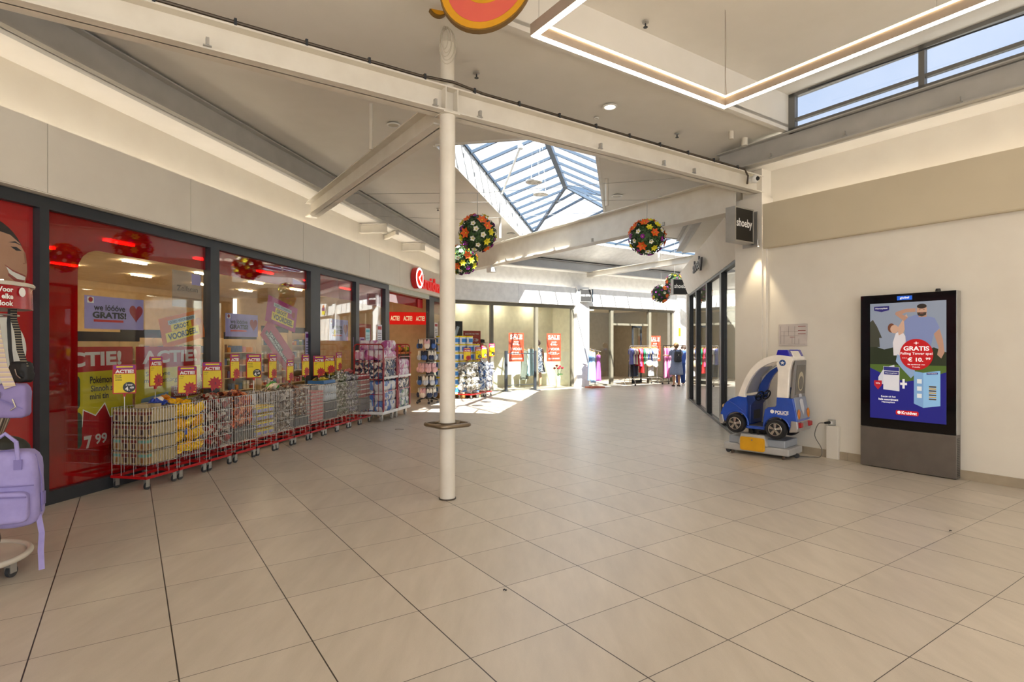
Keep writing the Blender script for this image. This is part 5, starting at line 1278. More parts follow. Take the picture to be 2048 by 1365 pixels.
# ================================================================== red roll cages
def roll_cage(l0, n0, label):
    q = ln(l0, n0); t = thing('roll_cage', label, 'roll cage', (q.x, q.y, 0), FL, 'red roll cages with diaper packs')
    W, D, H = .72, .66, 1.55
    g = MB(); g.box(0, W, 0, D, .15, .21); put('platform', g, WHITE, t, bevel=.01)
    for x in (0.02, W - .02):
        g = MB(); r = .05
        g.tube([(x, .02, .2), (x, .02, H - r), (x, .04, H - .015), (x, .02 + r, H), (x, D - .02 - r, H), (x, D - .04, H - .015), (x, D - .02, H - r), (x, D - .02, .2)], .014, 8)
        put('side_frame', g, mat('dark_red_tube', '#9c1218', .35), t, smooth=True)
        g = MB()
        for k in range(1, 6): g.cyl((x, .02 + (D - .04) * k / 6, .2), (x, .02 + (D - .04) * k / 6, H), .005, 6, caps=False)
        for z in (.55, .85, 1.2): g.cyl((x, .02, z), (x, D - .02, z), .006, 6, caps=False)
        put('side_bars', g, MATS['dark_red_tube'], t)
    for z in (.9, 1.02): pass
    g = MB(); g.box(.02, W - .02, -.01, .03, .86, .9); put('front_shelf_rail', g, WHITE, t)
    g = MB()
    for z0 in (.24, .92):
        g.tube([(.04, .0, z0), (.04, .0, z0 + .34), (.07, 0, z0 + .37), (W - .07, 0, z0 + .37), (W - .04, 0, z0 + .34), (W - .04, 0, z0)], .008, 6)
    put('front_gate', g, mat('pink_red_tube', '#c9777a', .4), t)
    for x in (.1, W - .1):
        for y in (.1, D - .1):
            g = MB(); g.box(x - .03, x + .03, y - .03, y + .03, .12, .15); g.box(x - .02, x + .04, y - .022, y - .016, .05, .13); g.box(x - .02, x + .04, y + .016, y + .022, .05, .13)
            c = put('caster', g, ALU, t); g = MB(); g.cyl((x + .01, y - .016, .06), (x + .01, y + .016, .06), .06, 16); put('wheel', g, mat('pale_rubber', '#9a958c', .6), c, smooth=True)
    return t
roll_cage(10.53, -4.63, 'red tube roll cage with white platform, the one touching the wire trolleys')
roll_cage(11.27, -4.63, 'red tube roll cage with white platform, the one nearer the entrance')
PK = {'blue_white': [foil('blue_white_pack', ['#e2e0dc', '#d8d6d4', '#3f68b0', '#e8e6e2', '#6a8cc4', '#dcd9d4'], 9, .35, 0)], 'pink_white': [foil('pink_white_pack', ['#e2d2dc', '#c878a8', '#ece4e6', '#d8a8c4', '#e6dce0', '#a84888'], 10, .35, 0)],
      'black_white': [foil('navy_beige_pack', ['#2a3448', '#d8c8b8', '#33405c', '#e2dcd4', '#4a5a7c'], 22, .35, 0)], 'green_white': [foil('green_white_pack', ['#dfe0d8', '#8aa890', '#e8e6e2', '#5f6a8a'], 12, .35, 0)]}
def pack_mesh(w, d, h, m_, sd):
    rnd = random.Random(sd); g = MB(); n = 4; vs = []
    g.box(-w / 2, w / 2, -d / 2, d / 2, 0, h); me = g.mesh('pack', m_)
    bm = bmesh.new(); bm.from_mesh(me); bmesh.ops.subdivide_edges(bm, edges=bm.edges, cuts=3, use_grid_fill=True)
    for v in bm.verts:
        k = 1 - .16 * abs(v.co.z / h * 2 - 1) ** 4; v.co.x *= k; v.co.y *= k; v.co += Vector((rnd.uniform(-.006, .006), rnd.uniform(-.006, .006), rnd.uniform(-.004, .004)))
    bm.to_mesh(me); bm.free(); me.polygons.foreach_set('use_smooth', [True] * len(me.polygons)); return me
PM = {k: [pack_mesh(.2, .2, .2, v, s) for s in (1, 2)] for k, v in PK.items()}
rnd = random.Random(21)
for c_, (l0, col) in enumerate(((10.53, ('blue_white', 'blue_white', 'blue_white', 'black_white', 'black_white', 'pink_white', 'pink_white')), (11.27, ('green_white', 'green_white', 'black_white', 'pink_white', 'pink_white', None, None)))):
    for j, k in enumerate(col):
        if not k: continue
        z = .212 + j * .2 + (.02 if j > 2 else 0)
        for a in range(3):
            for b in range(3):
                if b == 2 and a != 0 and j != 6: continue
                if j == 6 and c_ == 0 and a == 0: continue
                q = ln(l0 + .15 + a * .21, -4.63 - .13 - b * .205)
                place('diaper_pack', rnd.choice(PM[k]), (q.x, q.y, z), (0, 0, FL + rnd.uniform(-.08, .08)), f'{k.replace("black_white", "navy and beige").replace("_", " and ")} diaper pack in the roll cage {"beside the wire trolleys" if c_ == 0 else "nearer the entrance"}', 'diaper pack', f'{k.replace("_", " ")} packs in the {"left" if c_ == 0 else "right"} roll cage')
q = ln(10.89, -4.9)

# ================================================================== slipper rack at the entrance
q = ln(14.25, -5.05)
t = thing('slipper_rack', 'revolving black rack hung with pairs of slippers at the drugstore entrance', 'rack', (q.x, q.y, 0))
g = MB(); g.cyl((0, 0, .14), (0, 0, 1.72), .02, 12); put('pole', g, BLACK, t)
for z in (.42, .75, 1.08, 1.4, 1.7):
    g = MB(); g.tube([(.2 * cos(2 * pi * i / 20), .2 * sin(2 * pi * i / 20), z) for i in range(20)], .006, 6, closed=True)
    for k in range(6): g.cyl((0, 0, z), (.2 * cos(k * pi / 3), .2 * sin(k * pi / 3), z), .004, 5)
    put('hook_ring', g, ALU, t)
g = MB()
for k in range(5): a = k * 2 * pi / 5; g.tube([(0, 0, .15), (.14 * cos(a), .14 * sin(a), .13), (.28 * cos(a), .28 * sin(a), .09)], .014, 6)
put('foot', g, BLACK, t)
for k in range(5):
    a = k * 2 * pi / 5; g = MB(); g.cyl((.28 * cos(a), .28 * sin(a) - .012, .035), (.28 * cos(a), .28 * sin(a) + .012, .035), .035, 12); put('caster', g, RUBBER, t)
def slipper(m1, m2):
    g = MB(); sole = [(.045 * cos(2 * pi * i / 20) * (1.1 if sin(2 * pi * i / 20) < 0 else .9), .125 * sin(2 * pi * i / 20)) for i in range(20)]
    g.prism(sole, -.008, .008, 1); g.ball((0, -.012, -.05), .048, 12, 8, m=0, sc=(1, .75, 1.4))
    return g.mesh('slipper', [m1, m2])
SLM = [slipper(mat(n, c, .8), mat(n2, c2, .8)) for n, c, n2, c2 in (('navy_plush', '#26304c', 'cream_sole', '#d8cfc0'), ('blue_plush', '#3f5f9c', 'navy_sole', '#22283a'), ('cream_plush', '#e0d2c4', 'pink_sole', '#d8aab0'), ('pink_plush', '#d8a8a8', 'pink_sole', '#d8aab0'), ('grey_plush', '#b8bcc4', 'cream_sole', '#d8cfc0'))]
tier = {.42: (0, 0, 2), .75: (4, 1, 4), 1.08: (3, 3, 3), 1.4: (4, 1, 0), 1.7: (0, 2, 1)}
nm = {.42: 'lowest', .75: 'second lowest', 1.08: 'middle', 1.4: 'second highest', 1.7: 'top'}; cn = ['navy', 'blue', 'cream', 'pink', 'grey']
for z, ks in tier.items():
    for k in range(8):
        a = k * pi / 4 + z; c_ = ks[k % 3]
        for s in (-1, 1):
            aa = a + s * .14
            place('slipper', SLM[c_], (q.x + .23 * cos(aa), q.y + .23 * sin(aa), z - .14), (0, s * .12, aa + pi / 2), f'{cn[c_]} plush slipper hanging on the {nm[z]} ring of the slipper rack', 'slipper', f'slippers on the {nm[z]} ring of the rack')

# ================================================================== pallet of tubs and the foil bag trolleys
pc = Vector((-1.60, 16.62)); px, py = ang(34), ang(124)
t = thing('pallet', 'wooden pallet under the stack of white tubs with yellow lids', 'pallet', (pc.x, pc.y, 0), FH)
g = MB()
for y in (-.38, -.16, .06, .28): g.box(-.55, .55, y, y + .1, .12, .14)
put('deck_board', g, mat('pallet_wood', '#b98a4a', .7), t)
for x in (-.5, 0, .5):
    g = MB(); g.box(x - .05, x + .05, -.4, .4, .0, .12); put('pallet_block', g, MATS['pallet_wood'], t)
TUBW = mat('tub_white', '#e8e9ec', .4); TUBB = mat('tub_blue_print', '#3f84c8', .4)
g = MB(); g.lathe([(0, 0), (.098, 0), (.112, .2), (0, .2)], seg=20, m=0); g.lathe([(.1065, .05), (.1115, .14)], seg=20, m=1) if False else None
g.lathe([(.118, .2), (.118, .225), (.112, .235), (0, .235)], seg=20, m=1); g.box(-.06, .06, -.112, -.1, .05, .16, 2); g.box(-.11, -.1, -.05, .05, .05, .16, 2)
me_tub = g.mesh('tub', [TUBW, YEL, TUBB]); me_tub.polygons.foreach_set('use_smooth', [True] * len(me_tub.polygons)); me_tub.set_sharp_from_angle(angle=R(40))
for j in range(7):
    for a in range(5):
        for b in range(3):
            if not (b == 0 or a in (0, 4) or j == 6): continue
            if j == 6 and a > 3: continue
            p_ = pc + px * (-.46 + a * .23) + py * (-.28 + b * .24)
            place('tub', me_tub, (p_.x, p_.y, .142 + j * .237), (0, 0, FH), 'white tub with yellow lid in the tall stack behind the pillar', 'tub', 'tubs stacked on the pallet')
p2 = pc + px * .5 + py * .1
def trolley2(k, x, y, lab): return dup(tr0, (x, y, 0), R(67), lab, TK)
d2 = ang(67); e2 = ang(157); b2 = Vector((-1.14, 16.02))
FO = [foil('silver_white_foil', ['#b9b9b6', '#8c8b84', '#d0d0cc', '#6c6858', '#a6a29c', '#827a6a'], 14, .18, .55), foil('silver_blue_foil', ['#b0b6c0', '#3f5f94', '#c0c6cc', '#6a80a4', '#8a96a8', '#c8ccd0'], 14, .18, .55), foil('silver_grey_foil', ['#b8b8bc', '#888c98', '#cacacc', '#70768a'], 14, .18, .55)]
FOM = [[pouch(.24, .12, .2, 700 + 10 * i + k, [f]) for k in range(2)] for i, f in enumerate(FO)]
rnd = random.Random(9)
for k in range(3):
    o_ = b2 + d2 * (.47 * k)
    trolley2(k, o_.x, o_.y, ['wire trolley with red base full of silver white foil bags, nearest the pillar', 'wire trolley with red base full of blue silver foil bags, the middle of three', 'wire trolley with red base full of silver grey foil bags, nearest the far window'][k])
    for j in range(4):
        for a in range(2):
            for s in range(3):
                pos = [(a * .22 + .11, .02), (a * .22 + .11, .2), (.03, a * .22 + .12)][s]
                if s == 1 and j < 3: continue
                p_ = o_ + d2 * pos[0] + e2 * pos[1]
                place('foil_bag', rnd.choice(FOM[k]), (p_.x, p_.y, .34 + j * .19), (rnd.uniform(-.5, .5), rnd.uniform(-1, 1), rnd.uniform(0, 3)), ['silver white foil bag heaped in the trolley beside the tub stack', 'blue silver foil bag heaped in the middle trolley by the far window', 'silver grey foil bag heaped in the last trolley by the far window'][k], 'bag', f'foil bags in the {["first", "middle", "last"][k]} trolley of three')
for k, (x, y, z0, z1, rd, bl) in enumerate(((-1.28, 16.2, 1.1, 1.46, 10, False), (-.98, 16.5, 1.12, 1.48, 40, True), (-.82, 16.75, 1.16, 1.52, 45, True), (-.6, 17.0, 1.2, 1.58, 40, True))):
    price_card((x, y, 0), R(rd), z0, z1, .21, bl, ['ACTIE price card with red star above the foil bags beside the tub stack', 'ACTIE price card with black disc above the foil bags, next to the starred one', 'ACTIE price card above the foil bags, third of four', 'ACTIE price card above the foil bags, nearest the far window'][k])

# ================================================================== bag stand at the left edge
SX, SY = -3.63, 3.72
t = thing('bag_stand', 'white round revolving stand with a red printed header drum hung with bags', 'display stand', (SX, SY, 0))
g = MB(); g.tube([(.36 * cos(2 * pi * i / 48), .36 * sin(2 * pi * i / 48), .125) for i in range(48)], .02, 10, closed=True); g.lathe([(.35, .11), (.35, .122), (0, .122)], seg=40); put('base_ring', g, mat('cream_white_enamel', '#cfc8ba', .4), t, smooth=True)
for k in range(5):
    a = k * 2 * pi / 5 - 1.15; x, y = .31 * cos(a), .31 * sin(a)
    g = MB(); g.box(x - .022, x + .022, y - .022, y + .022, .07, .11); g.box(x - .02, x - .014, y - .018, y + .03, .03, .09); g.box(x + .014, x + .02, y - .018, y + .03, .03, .09)
    c = put('caster', g, ALU, t); g = MB(); g.cyl((x - .012, y + .01, .038), (x + .012, y + .01, .038), .038, 16); put('wheel', g, RUBBER, c, smooth=True)
g = MB(); g.cyl((0, 0, .12), (0, 0, 1.78), .025, 14); put('pole', g, MATS['cream_white_enamel'], t)
g = MB(); g.lathe([(.375, 1.78), (.37, 1.935)], seg=64, m=0); g.lathe([(.385, 1.93), (.388, 1.945), (.38, 1.955), (0, 1.957)], seg=48, m=1); g.lathe([(0, 1.777), (.375, 1.78)], seg=48, m=2)
put('header_drum', g, [mat('glossy_drum_red', '#a8121c', .22), mat('cream_white_enamel', '#cfc8ba', .4), mat('grey_underside', '#8c857a', .5)], t, smooth=True)
# lettering wrapped round the drum
def wrap(g, s, a0, z, h, r):
    vs, fs = text_mesh(s, .05); k = h / .72
    xm = max(v[0] for v in vs)
    g.add([(r * cos(a0 + (x - xm) * k / r), r * sin(a0 + (x - xm) * k / r), z + y * k) for x, y in vs], [tuple(f) for f in fs])
g = MB()
for s, z in (('Voor', 1.885), ('elke', 1.84), ('look', 1.795)): wrap(g, s, R(-3), z, .032, .3775)
put('lettering', g, INKW, t)
g = MB(); rd_ = .378
g.add([(rd_ * cos(R(8) + .031 * cos(x)  / rd_), rd_ * sin(R(8) + .031 * cos(x) / rd_), 1.89 + .031 * sin(x)) for x in [2 * pi * i / 24 for i in range(24)]], [tuple(range(24))]); put('white_badge', g, INKW, t)
for z, r_ in ((1.06, .27), (.74, .24)):
    g = MB(); g.lathe([(0, z), (r_, z), (r_, z + .012), (0, z + .012)], seg=40); put('shelf_disc', g, RED, t)
g = MB(); g.lathe([(.2, .88), (.265, 1.06)], seg=40, m=0); put('printed_panel', g, stripes('printed_stripe_panel', ['#4a4038', '#8c8070', '#c9bfae', '#5a4a40', '#2c2622', '#9c8c78'], 'Y', 14, .5), t)
# stand's hook ring
g = MB(); g.tube([(.3 * cos(2 * pi * i / 30), .3 * sin(2 * pi * i / 30), 1.74) for i in range(30)], .006, 6, closed=True); put('hook_ring', g, ALU, t)
def strap(pts, w, m_, nm, parent, th=.004):
    g = MB(); vs = []
    for i, p in enumerate(pts):
        p = Vector(p); d = (Vector(pts[min(i + 1, len(pts) - 1)]) - Vector(pts[max(i - 1, 0)])).normalized(); s = d.cross(Vector((.35, -1, 0))).normalized() * w / 2; n_ = d.cross(s).normalized() * th
        vs += [p - s - n_, p + s - n_, p + s + n_, p - s + n_]
    fs = []
    for i in range(len(pts) - 1):
        for k in range(4): fs.append((i * 4 + k, i * 4 + (k + 1) % 4, i * 4 + 4 + (k + 1) % 4, i * 4 + 4 + k))
    fs += [(0, 3, 2, 1), tuple(len(vs) - 4 + k for k in range(4))]
    g.add(vs, fs); return put(nm, g, m_, parent)
LIL = mat('lilac_nylon', '#9c92c8', .65, var=('#8f85bc', 12, .3), bump=(160, .05)); LILD = mat('deep_lilac_nylon', '#7d72ac', .65)
# lilac backpack on the lower ring, facing the camera
t = thing('backpack', 'boxy lilac nylon backpack with front pocket hanging low on the bag stand', 'backpack', (-3.1, 3.5, .42), R(22))
def soft_box(w, d, h, r, sd=0, taper=0.0, jit=.004):
    g = MB(); g.box(-w / 2, w / 2, -d / 2, d / 2, 0, h); me = g.mesh('body', [LIL]); bm = bmesh.new(); bm.from_mesh(me); bmesh.ops.subdivide_edges(bm, edges=bm.edges, cuts=7, use_grid_fill=True); rn = random.Random(sd)
    for v in bm.verts:
        x, y, z = v.co.x / (w / 2), v.co.y / (d / 2), v.co.z / (h / 2) - 1; e = 6.0
        l_ = (abs(x) ** e + abs(y) ** e + abs(z) ** e) ** (1 / e)
        s_ = 1 / l_ if l_ > 0 else 1
        v.co.x = x * s_ * w / 2 * (1 - taper * (z + 1) / 2); v.co.y = y * s_ * d / 2; v.co.z = (z * s_ + 1) * h / 2
        nn = noise.noise(Vector((x * 2 + sd, y * 2, z * 2))) * jit * 3; v.co += Vector((rn.uniform(-jit, jit) * .3, nn, nn * .5))
    bm.to_mesh(me); bm.free(); me.polygons.foreach_set('use_smooth', [True] * len(me.polygons)); return me
me = soft_box(.33, .17, .47, .04, 1, .08); put('bag_body', None, None, t, me=me)
me = soft_box(.28, .06, .19, .03, 2); o = put('front_pocket', None, None, t, me=me, loc=(-.01, -.1, .04)); 
g = MB(); g.tube([(-.135, -.132, .2), (0, -.138, .208), (.125, -.132, .2)], .005, 6); put('pocket_piping', g, LILD, o) ; o.children[0].location = (.01, .1, -.04)
g = MB(); g.tube([(-.15, -.09, .26), (-.05, -.1, .265), (.05, -.1, .263), (.15, -.09, .26)], .004, 6); g.tube([(-.165, -.02, .1), (-.168, -.03, .3), (-.15, -.03, .44), (0, -.04, .475), (.14, -.03, .44), (.168, -.03, .3), (.168, -.02, .08)], .004, 6); put('seam', g, LILD, t)
g = MB(); g.tube([(-.07, -.06, .44), (-.06, -.08, .53), (0, -.06, .58), (.06, -.08, .53), (.07, -.075, .4)], .012, 8); put('top_handle', g, LIL, t, smooth=True)
g = MB(); g.box(.05, .09, -.09, -.078, .36, .42); put('handle_patch', g, LILD, t)
strap([(.15, -.02, .06), (.17, -.03, -.05), (.165, -.03, -.16), (.17, -.03, -.28)], .03, LIL, 'hanging_strap', t)
g = MB(); g.box(.16, .175, -.02, .02, .12, .2); put('side_buckle', g, LILD, t)
# lilac cross body bag with beige woven strap
t = thing('shoulder_bag', 'small lilac shoulder bag with wide beige patterned strap on the bag stand', 'bag', (-3.09, 3.5, 1.09), R(15))
me = soft_box(.19, .09, .21, .03, 3); me.materials.clear(); me.materials.append(mat('violet_nylon', '#8577aa', .6)); put('bag_body', None, None, t, me=me)
strap([(-.14, .08, .68), (-.1, .04, .5), (-.04, -.02, .32), (.02, -.05, .19)], .055, stripes('beige_woven_strap', ['#bba98c', '#c6b79a', '#a394a8', '#bba98c'], 'Z', 34, .7), 'strap', t)
g = MB(); g.tube([(-.09, -.05, .15), (-.03, -.055, .16), (-.03, -.055, .13), (-.09, -.05, .12)], .004, 6, closed=True); g.tube([(.03, -.05, .12), (.05, -.055, .07), (.02, -.05, .05)], .004, 6); put('buckle', g, CHROME, t)
g = MB(); g.tube([(-.08, -.046, .14), (0, -.05, .1), (.08, -.046, .06)], .004, 6); put('zip', g, LILD, t)
# black bag
t = thing('shoulder_bag', 'small black shoulder bag with striped strap on the bag stand', 'bag', (-3.27, 3.78, 1.29), R(-10))
me = soft_box(.15, .07, .14, .03, 4, .1); me.materials.clear(); me.materials.append(mat('black_nylon', '#121214', .55)); put('bag_body', None, None, t, me=me)
strap([(-.06, 0, .5), (-.06, 0, .42), (-.03, 0, .34), (-.0, -.01, .22), (.06, -.02, .1)], .035, stripes('black_beige_strap', ['#16161a', '#16161a', '#a89c80', '#16161a'], 'Z', 60, .7), 'strap', t)
strap([(-.09, 0, .5), (-.1, 0, .4), (-.09, 0, .22), (-.05, -.02, .12)], .02, MATS['black_nylon'], 'strap', t)
g = MB(); g.tube([(.0, -.04, .09), (.02, -.045, .05), (.05, -.045, .03)], .004, 6); g.tube([(.02, -.045, -.0), (.03, -.05, -.04), (.055, -.045, -.05)], .004, 6); put('chain', g, CHROME, t)
# gold pouch
g = MB(); g.ball((0, 0, .08), .09, 14, 10, sc=(1.0, .5, .9), jit=.06, sd=4)
put('pouch', g, mat('gold_foil_leather', '#a89a58', .28, .6, var=('#8c7e40', 14, .2)), loc=(-3.39, 3.46, 1.12), rz=R(10), smooth=True, label='shiny gold pouch standing on the red shelf of the bag stand', cat='bag')
# dark round bag behind the backpack
g = MB(); g.ball((0, 0, .06), .15, 16, 10, sc=(1.1, .6, .7)); put('round_bag', g, mat('olive_black_fabric', '#24241a', .6), loc=(-3.27, 3.62, .8), rz=R(20), smooth=True, label='dark olive round bag resting behind the lilac backpack', cat='bag')
for k, (x, y, z, c) in enumerate(((-3.5, 3.5, .25, '#2f3f9c'), (-3.3, 3.55, .22, '#3a2a20'), (-3.42, 3.52, .24, '#141416'))):
    g = MB(); g.ball((0, 0, .1), .09, 12, 8, sc=(1, .6, 1.1), jit=.05, sd=k); put('small_bag', g, mat('small_bag_' + c[1:], c, .6), loc=(x, y, z), smooth=True, label=['blue small bag hanging under the lilac backpack', 'brown small bag hanging under the lilac backpack', 'black small bag hanging under the lilac backpack'][k], cat='bag')
# ================================================================== toy police car ride
# local x runs along the near side from nose (0) to tail (0.87), y goes away from the viewer (0 .. 0.52)
CARO = (3.04, 8.13)
t = thing('kiddie_ride', 'blue and white police car kiddie ride with blue roof light beside the corner pillar', 'kiddie ride', (*CARO, 0), R(-46))
BLU = mat('glossy_police_blue', '#1d4db4', .22, coat=.6); NAVY = mat('navy_interior', '#15306e', .4); CRM = mat('cream_car_white', '#f2ebdf', .3, coat=.4); BGR = mat('base_grey', '#b4b2ae', .45); SIL = mat('silver_paint', '#b9b6b2', .3, .6)
# base
g = MB(); g.box(-.02, .88, 0.02, .52, .05, .15); put('base_plinth', g, BGR, t, bevel=.018)
g = MB(); g.box(.05, .25, .05, .5, .15, .255); g.box(.57, .82, .05, .5, .15, .25); put('base_recess', g, mat('base_grey_blue', '#9aa0a8', .4), t, bevel=.012)
g = MB(); g.prism([(.2, .15), (.24, .3), (.57, .3), (.61, .15)], .0, .5); cb = put('coin_box', g, BGR, t, bevel=.012)
g = MB(); g.prism(rrect(.235, .575, .075, .262, .03), -.012, .01); yd = put('service_door', g, mat('amber_yellow_panel', '#e0a51c', .35), t, bevel=.004)
g = MB(); g.prism(rrect(.255, .555, .09, .247, .02), -.016, -.012); put('door_inset', g, MATS['amber_yellow_panel'], yd)
g = MB(); g.cyl((.405, -.02, .225), (.405, -.012, .225), .011, 14); put('lock', g, CHROME, yd)
for x, y in ((.1, .06), (.8, .06), (.1, .46), (.8, .46)):
    g = MB(); g.cyl((x, y, 0), (x, y, .05), .022, 12); put('rubber_foot', g, mat('brown_rubber', '#4b3a2c', .6), t)
for x, y in ((.03, .08), (.03, .46), (.88, .3)):
    g = MB(); g.cyl((x, y - .014, .034), (x, y + .014, .034), .034, 14); put('caster', g, RUBBER, t, smooth=True)
# chassis mechanism
g = MB(); g.box(.3, .52, .12, .4, .3, .36); g.cyl((.36, .06, .33), (.36, .4, .33), .03, 12); g.cyl((.46, .06, .32), (.46, .4, .32), .022, 12); put('rocking_mechanism', g, BLACK, t)
Y0, Y1 = .02, .5
def arc(cx, cz, r, a0, a1, n=10): return [(cx + r * cos(R(a0 + (a1 - a0) * i / n)), cz + r * sin(R(a0 + (a1 - a0) * i / n))) for i in range(n + 1)]
FW, RW, WR = (.172, .437), (.722, .408), .136
# front body with wheel arch cut out
fb = [(-.055, .5), (-.06, .56), (-.03, .64), (.02, .72), (.09, .775), (.19, .815), (.3, .81), (.315, .7), (.31, .52), (.325, .40)] + arc(FW[0], FW[1] - .0, .155, -14, 178, 14) + [(-.01, .47)]
g = MB(); g.prism(fb, Y0, Y1); put('front_body', g, BLU, t, bevel=.014)
# rear body
rb = [(.535, .40), (.545, .55), (.565, .655), (.6, .69), (.7, .7), (.715, .73), (.72, .835), (.925, .83), (.955, .7), (.985, .53), (.97, .42), (.885, .40)] + arc(RW[0], RW[1], .16, 0, 180, 14)
g = MB(); g.prism(rb, Y0, Y1); put('rear_body', g, BLU, t, bevel=.014)
g = MB(); g.box(.3, .56, Y0 + .01, Y1 - .01, .375, .415); put('sill', g, BLU, t, bevel=.01)
g = MB(); g.box(.31, .55, Y0 + .03, Y1 - .03, .41, .425); put('footwell_mat', g, mat('dark_grey_mat', '#4c4a50', .6), t)
# raised fender lips
for (cx, cz, r, a0, a1) in ((FW[0], FW[1], .168, -5, 150), (RW[0], RW[1], .172, 15, 172)):
    g = MB(); pts = arc(cx, cz, r, a0, a1, 16); g.tube([(x, Y0 - .002, z) for x, z in pts], .011, 8); put('fender_lip', g, BLU, t, smooth=True)
g = MB(); g.tube([(.06, Y0, .74), (.16, Y0 - .003, .69), (.27, Y0, .61)], .006, 6); put('body_crease', g, BLU, t, smooth=True)
# bumpers, lamps
g = MB(); g.prism([(-.075, .415), (-.085, .47), (-.062, .545), (-.025, .54), (-.005, .44), (-.03, .405)], Y0 - .012, Y1 + .012); put('front_bumper', g, SIL, t, bevel=.012)
g = MB(); g.prism([(.88, .375), (.985, .39), (1.0, .44), (.99, .53), (.905, .535), (.9, .45)], Y0 - .012, Y1 + .012); put('rear_bumper', g, SIL, t, bevel=.014)
for y in (.045, .42):
    g = MB(); g.ball((-.012, y + .02, .655), .05, 14, 10, sc=(.7, .6, .9)); hl = put('headlight', g, mat('dark_lamp_housing', '#3b2a1c', .2), t, smooth=True)
    g = MB(); g.ball((-.032, y + .012, .66), .03, 12, 8, sc=(.7, .6, 1)); put('lamp_lens', g, mat('amber_lens', '#d8b070', .15), hl, smooth=True)
for y in (.06, .40):
    g = MB(); g.ball((.985, y + .02, .62), .04, 14, 10, sc=(.45, .8, 1.7)); put('amber_tail_lamp', g, mat('amber_tail', '#c9741c', .2), t, smooth=True)
    g = MB(); g.prism([(.985, .44), (1.03, .45), (1.03, .51), (.985, .52)], y - .02, y + .06); put('red_tail_lamp', g, mat('red_tail', '#a8141c', .2), t, bevel=.01)
# cream top: windscreen arch on both sides, roof, rear pillars
outer_ = [(.19, .815), (.22, .9), (.27, 1.03), (.34, 1.16), (.44, 1.28), (.55, 1.355), (.66, 1.395), (.76, 1.405), (.9, 1.385), (.93, 1.34)]
inner_ = [(.9, 1.27), (.76, 1.31), (.72, 1.312), (.66, 1.3), (.57, 1.26), (.47, 1.19), (.39, 1.09), (.33, .98), (.29, .87), (.3, .805)]
def sm2(pl, n=4): return [(v.x, v.z) for v in smooth_path([(a, 0, b) for a, b in pl], n)]
arch = sm2(outer_) + sm2(inner_)
for y0, y1 in ((Y0 - .002, Y0 + .06), (Y1 - .06, Y1 + .002)):
    g = MB(); g.prism(arch, y0, y1); put('windscreen_arch', g, CRM, t, bevel=.014)
g = MB(); g.prism([(.66, 1.395), (.76, 1.405), (.9, 1.385), (.93, 1.34), (.9, 1.27), (.76, 1.31), (.66, 1.3)], Y0 + .05, Y1 - .05); put('roof', g, CRM, t, bevel=.01)
g = MB(); g.prism([(.19, .815), (.27, 1.03), (.44, 1.28), (.56, 1.36), (.56, 1.33), (.45, 1.25), (.285, 1.02), (.22, .82)], Y0 + .05, Y0 + .1); 
g.prism([(.12, .79), (.19, .82), (.3, .815), (.3, .79)], Y0 + .01, Y1 - .01); put('cowl', g, CRM, t, bevel=.006)
for y0, y1 in ((Y0, Y0 + .07), (Y1 - .07, Y1)):
    g = MB(); g.prism([(.72, .83), (.735, 1.2), (.71, 1.3), (.76, 1.33), (.915, 1.3), (.89, 1.2), (.87, .83)], y0, y1); put('rear_pillar', g, CRM, t, bevel=.012)
# inner navy lining of the arch and windscreen with picture
lin_ = [(.3, .82), (.33, .96), (.4, 1.08), (.48, 1.17), (.58, 1.235), (.68, 1.28), (.74, 1.3), (.66, 1.235), (.57, 1.16), (.5, 1.07), (.46, .97), (.43, .86), (.43, .8), (.32, .76)]
lin_ = sm2(lin_[:7], 3) + sm2(lin_[7:], 3)
g = MB(); g.prism(lin_, Y1 - .075, Y1 - .03); put('inner_lining', g, BLU, t, bevel=.006)
g = MB(); g.add([(.285, Y0 + .06, .86), (.285, Y1 - .06, .86), (.36, Y1 - .06, 1.08), (.36, Y0 + .06, 1.08), (.5, Y1 - .06, 1.24), (.5, Y0 + .06, 1.24)], [(0, 3, 2, 1), (3, 5, 4, 2)])
o = put('windscreen', g, glass('tinted_windscreen', (.75, .78, .82), .1, .5, haze=.25, haze_col=(.5, .5, .52)), t); sm = o.modifiers.new('s', 'SOLIDIFY'); sm.thickness = .008
# dashboard, seat, steering wheels
g = MB(); g.prism([(.29, .78), (.31, .44), (.35, .44), (.36, .7), (.42, .77), (.4, .83), (.3, .83)], Y0 + .04, Y1 - .02); put('dashboard', g, NAVY, t, bevel=.008)
g = MB(); g.box(.35, .357, Y0 + .14, Y0 + .36, .5, .68); put('control_panel', g, mat('control_panel_dark', '#262830', .4), t)
g = MB(); g.box(.343, .35, Y0 + .2, Y0 + .28, .52, .65); g.box(.4, .405, Y0 + .05, Y0 + .14, .76, .8); put('instruction_sticker', g, WHITE, t)
for y in (.14, .37):
    g = MB(); c = Vector((.45, y, .83)); ax = Vector((.88, -.28, -.38)).normalized(); u = ax.orthogonal().normalized(); w = ax.cross(u)
    g.tube([c + (u * cos(2 * pi * i / 24) + w * sin(2 * pi * i / 24)) * .068 for i in range(24)], .009, 8, closed=True)
    for k in range(3): a = k * 2 * pi / 3 + .5; g.cyl(c, c + (u * cos(a) + w * sin(a)) * .066, .007, 6)
    g.cyl(c, c + Vector((-.06, 0, -.03)), .012, 8); g.ball(c, .018, 8, 6); put('steering_wheel', g, BLACK, t, smooth=True)
g = MB(); g.box(.56, .72, Y0 + .05, Y1 - .05, .6, .67); g.prism([(.7, .66), (.72, .67), (.77, .95), (.74, .96)], Y0 + .07, Y1 - .07); put('seat', g, BLU, t, bevel=.01)
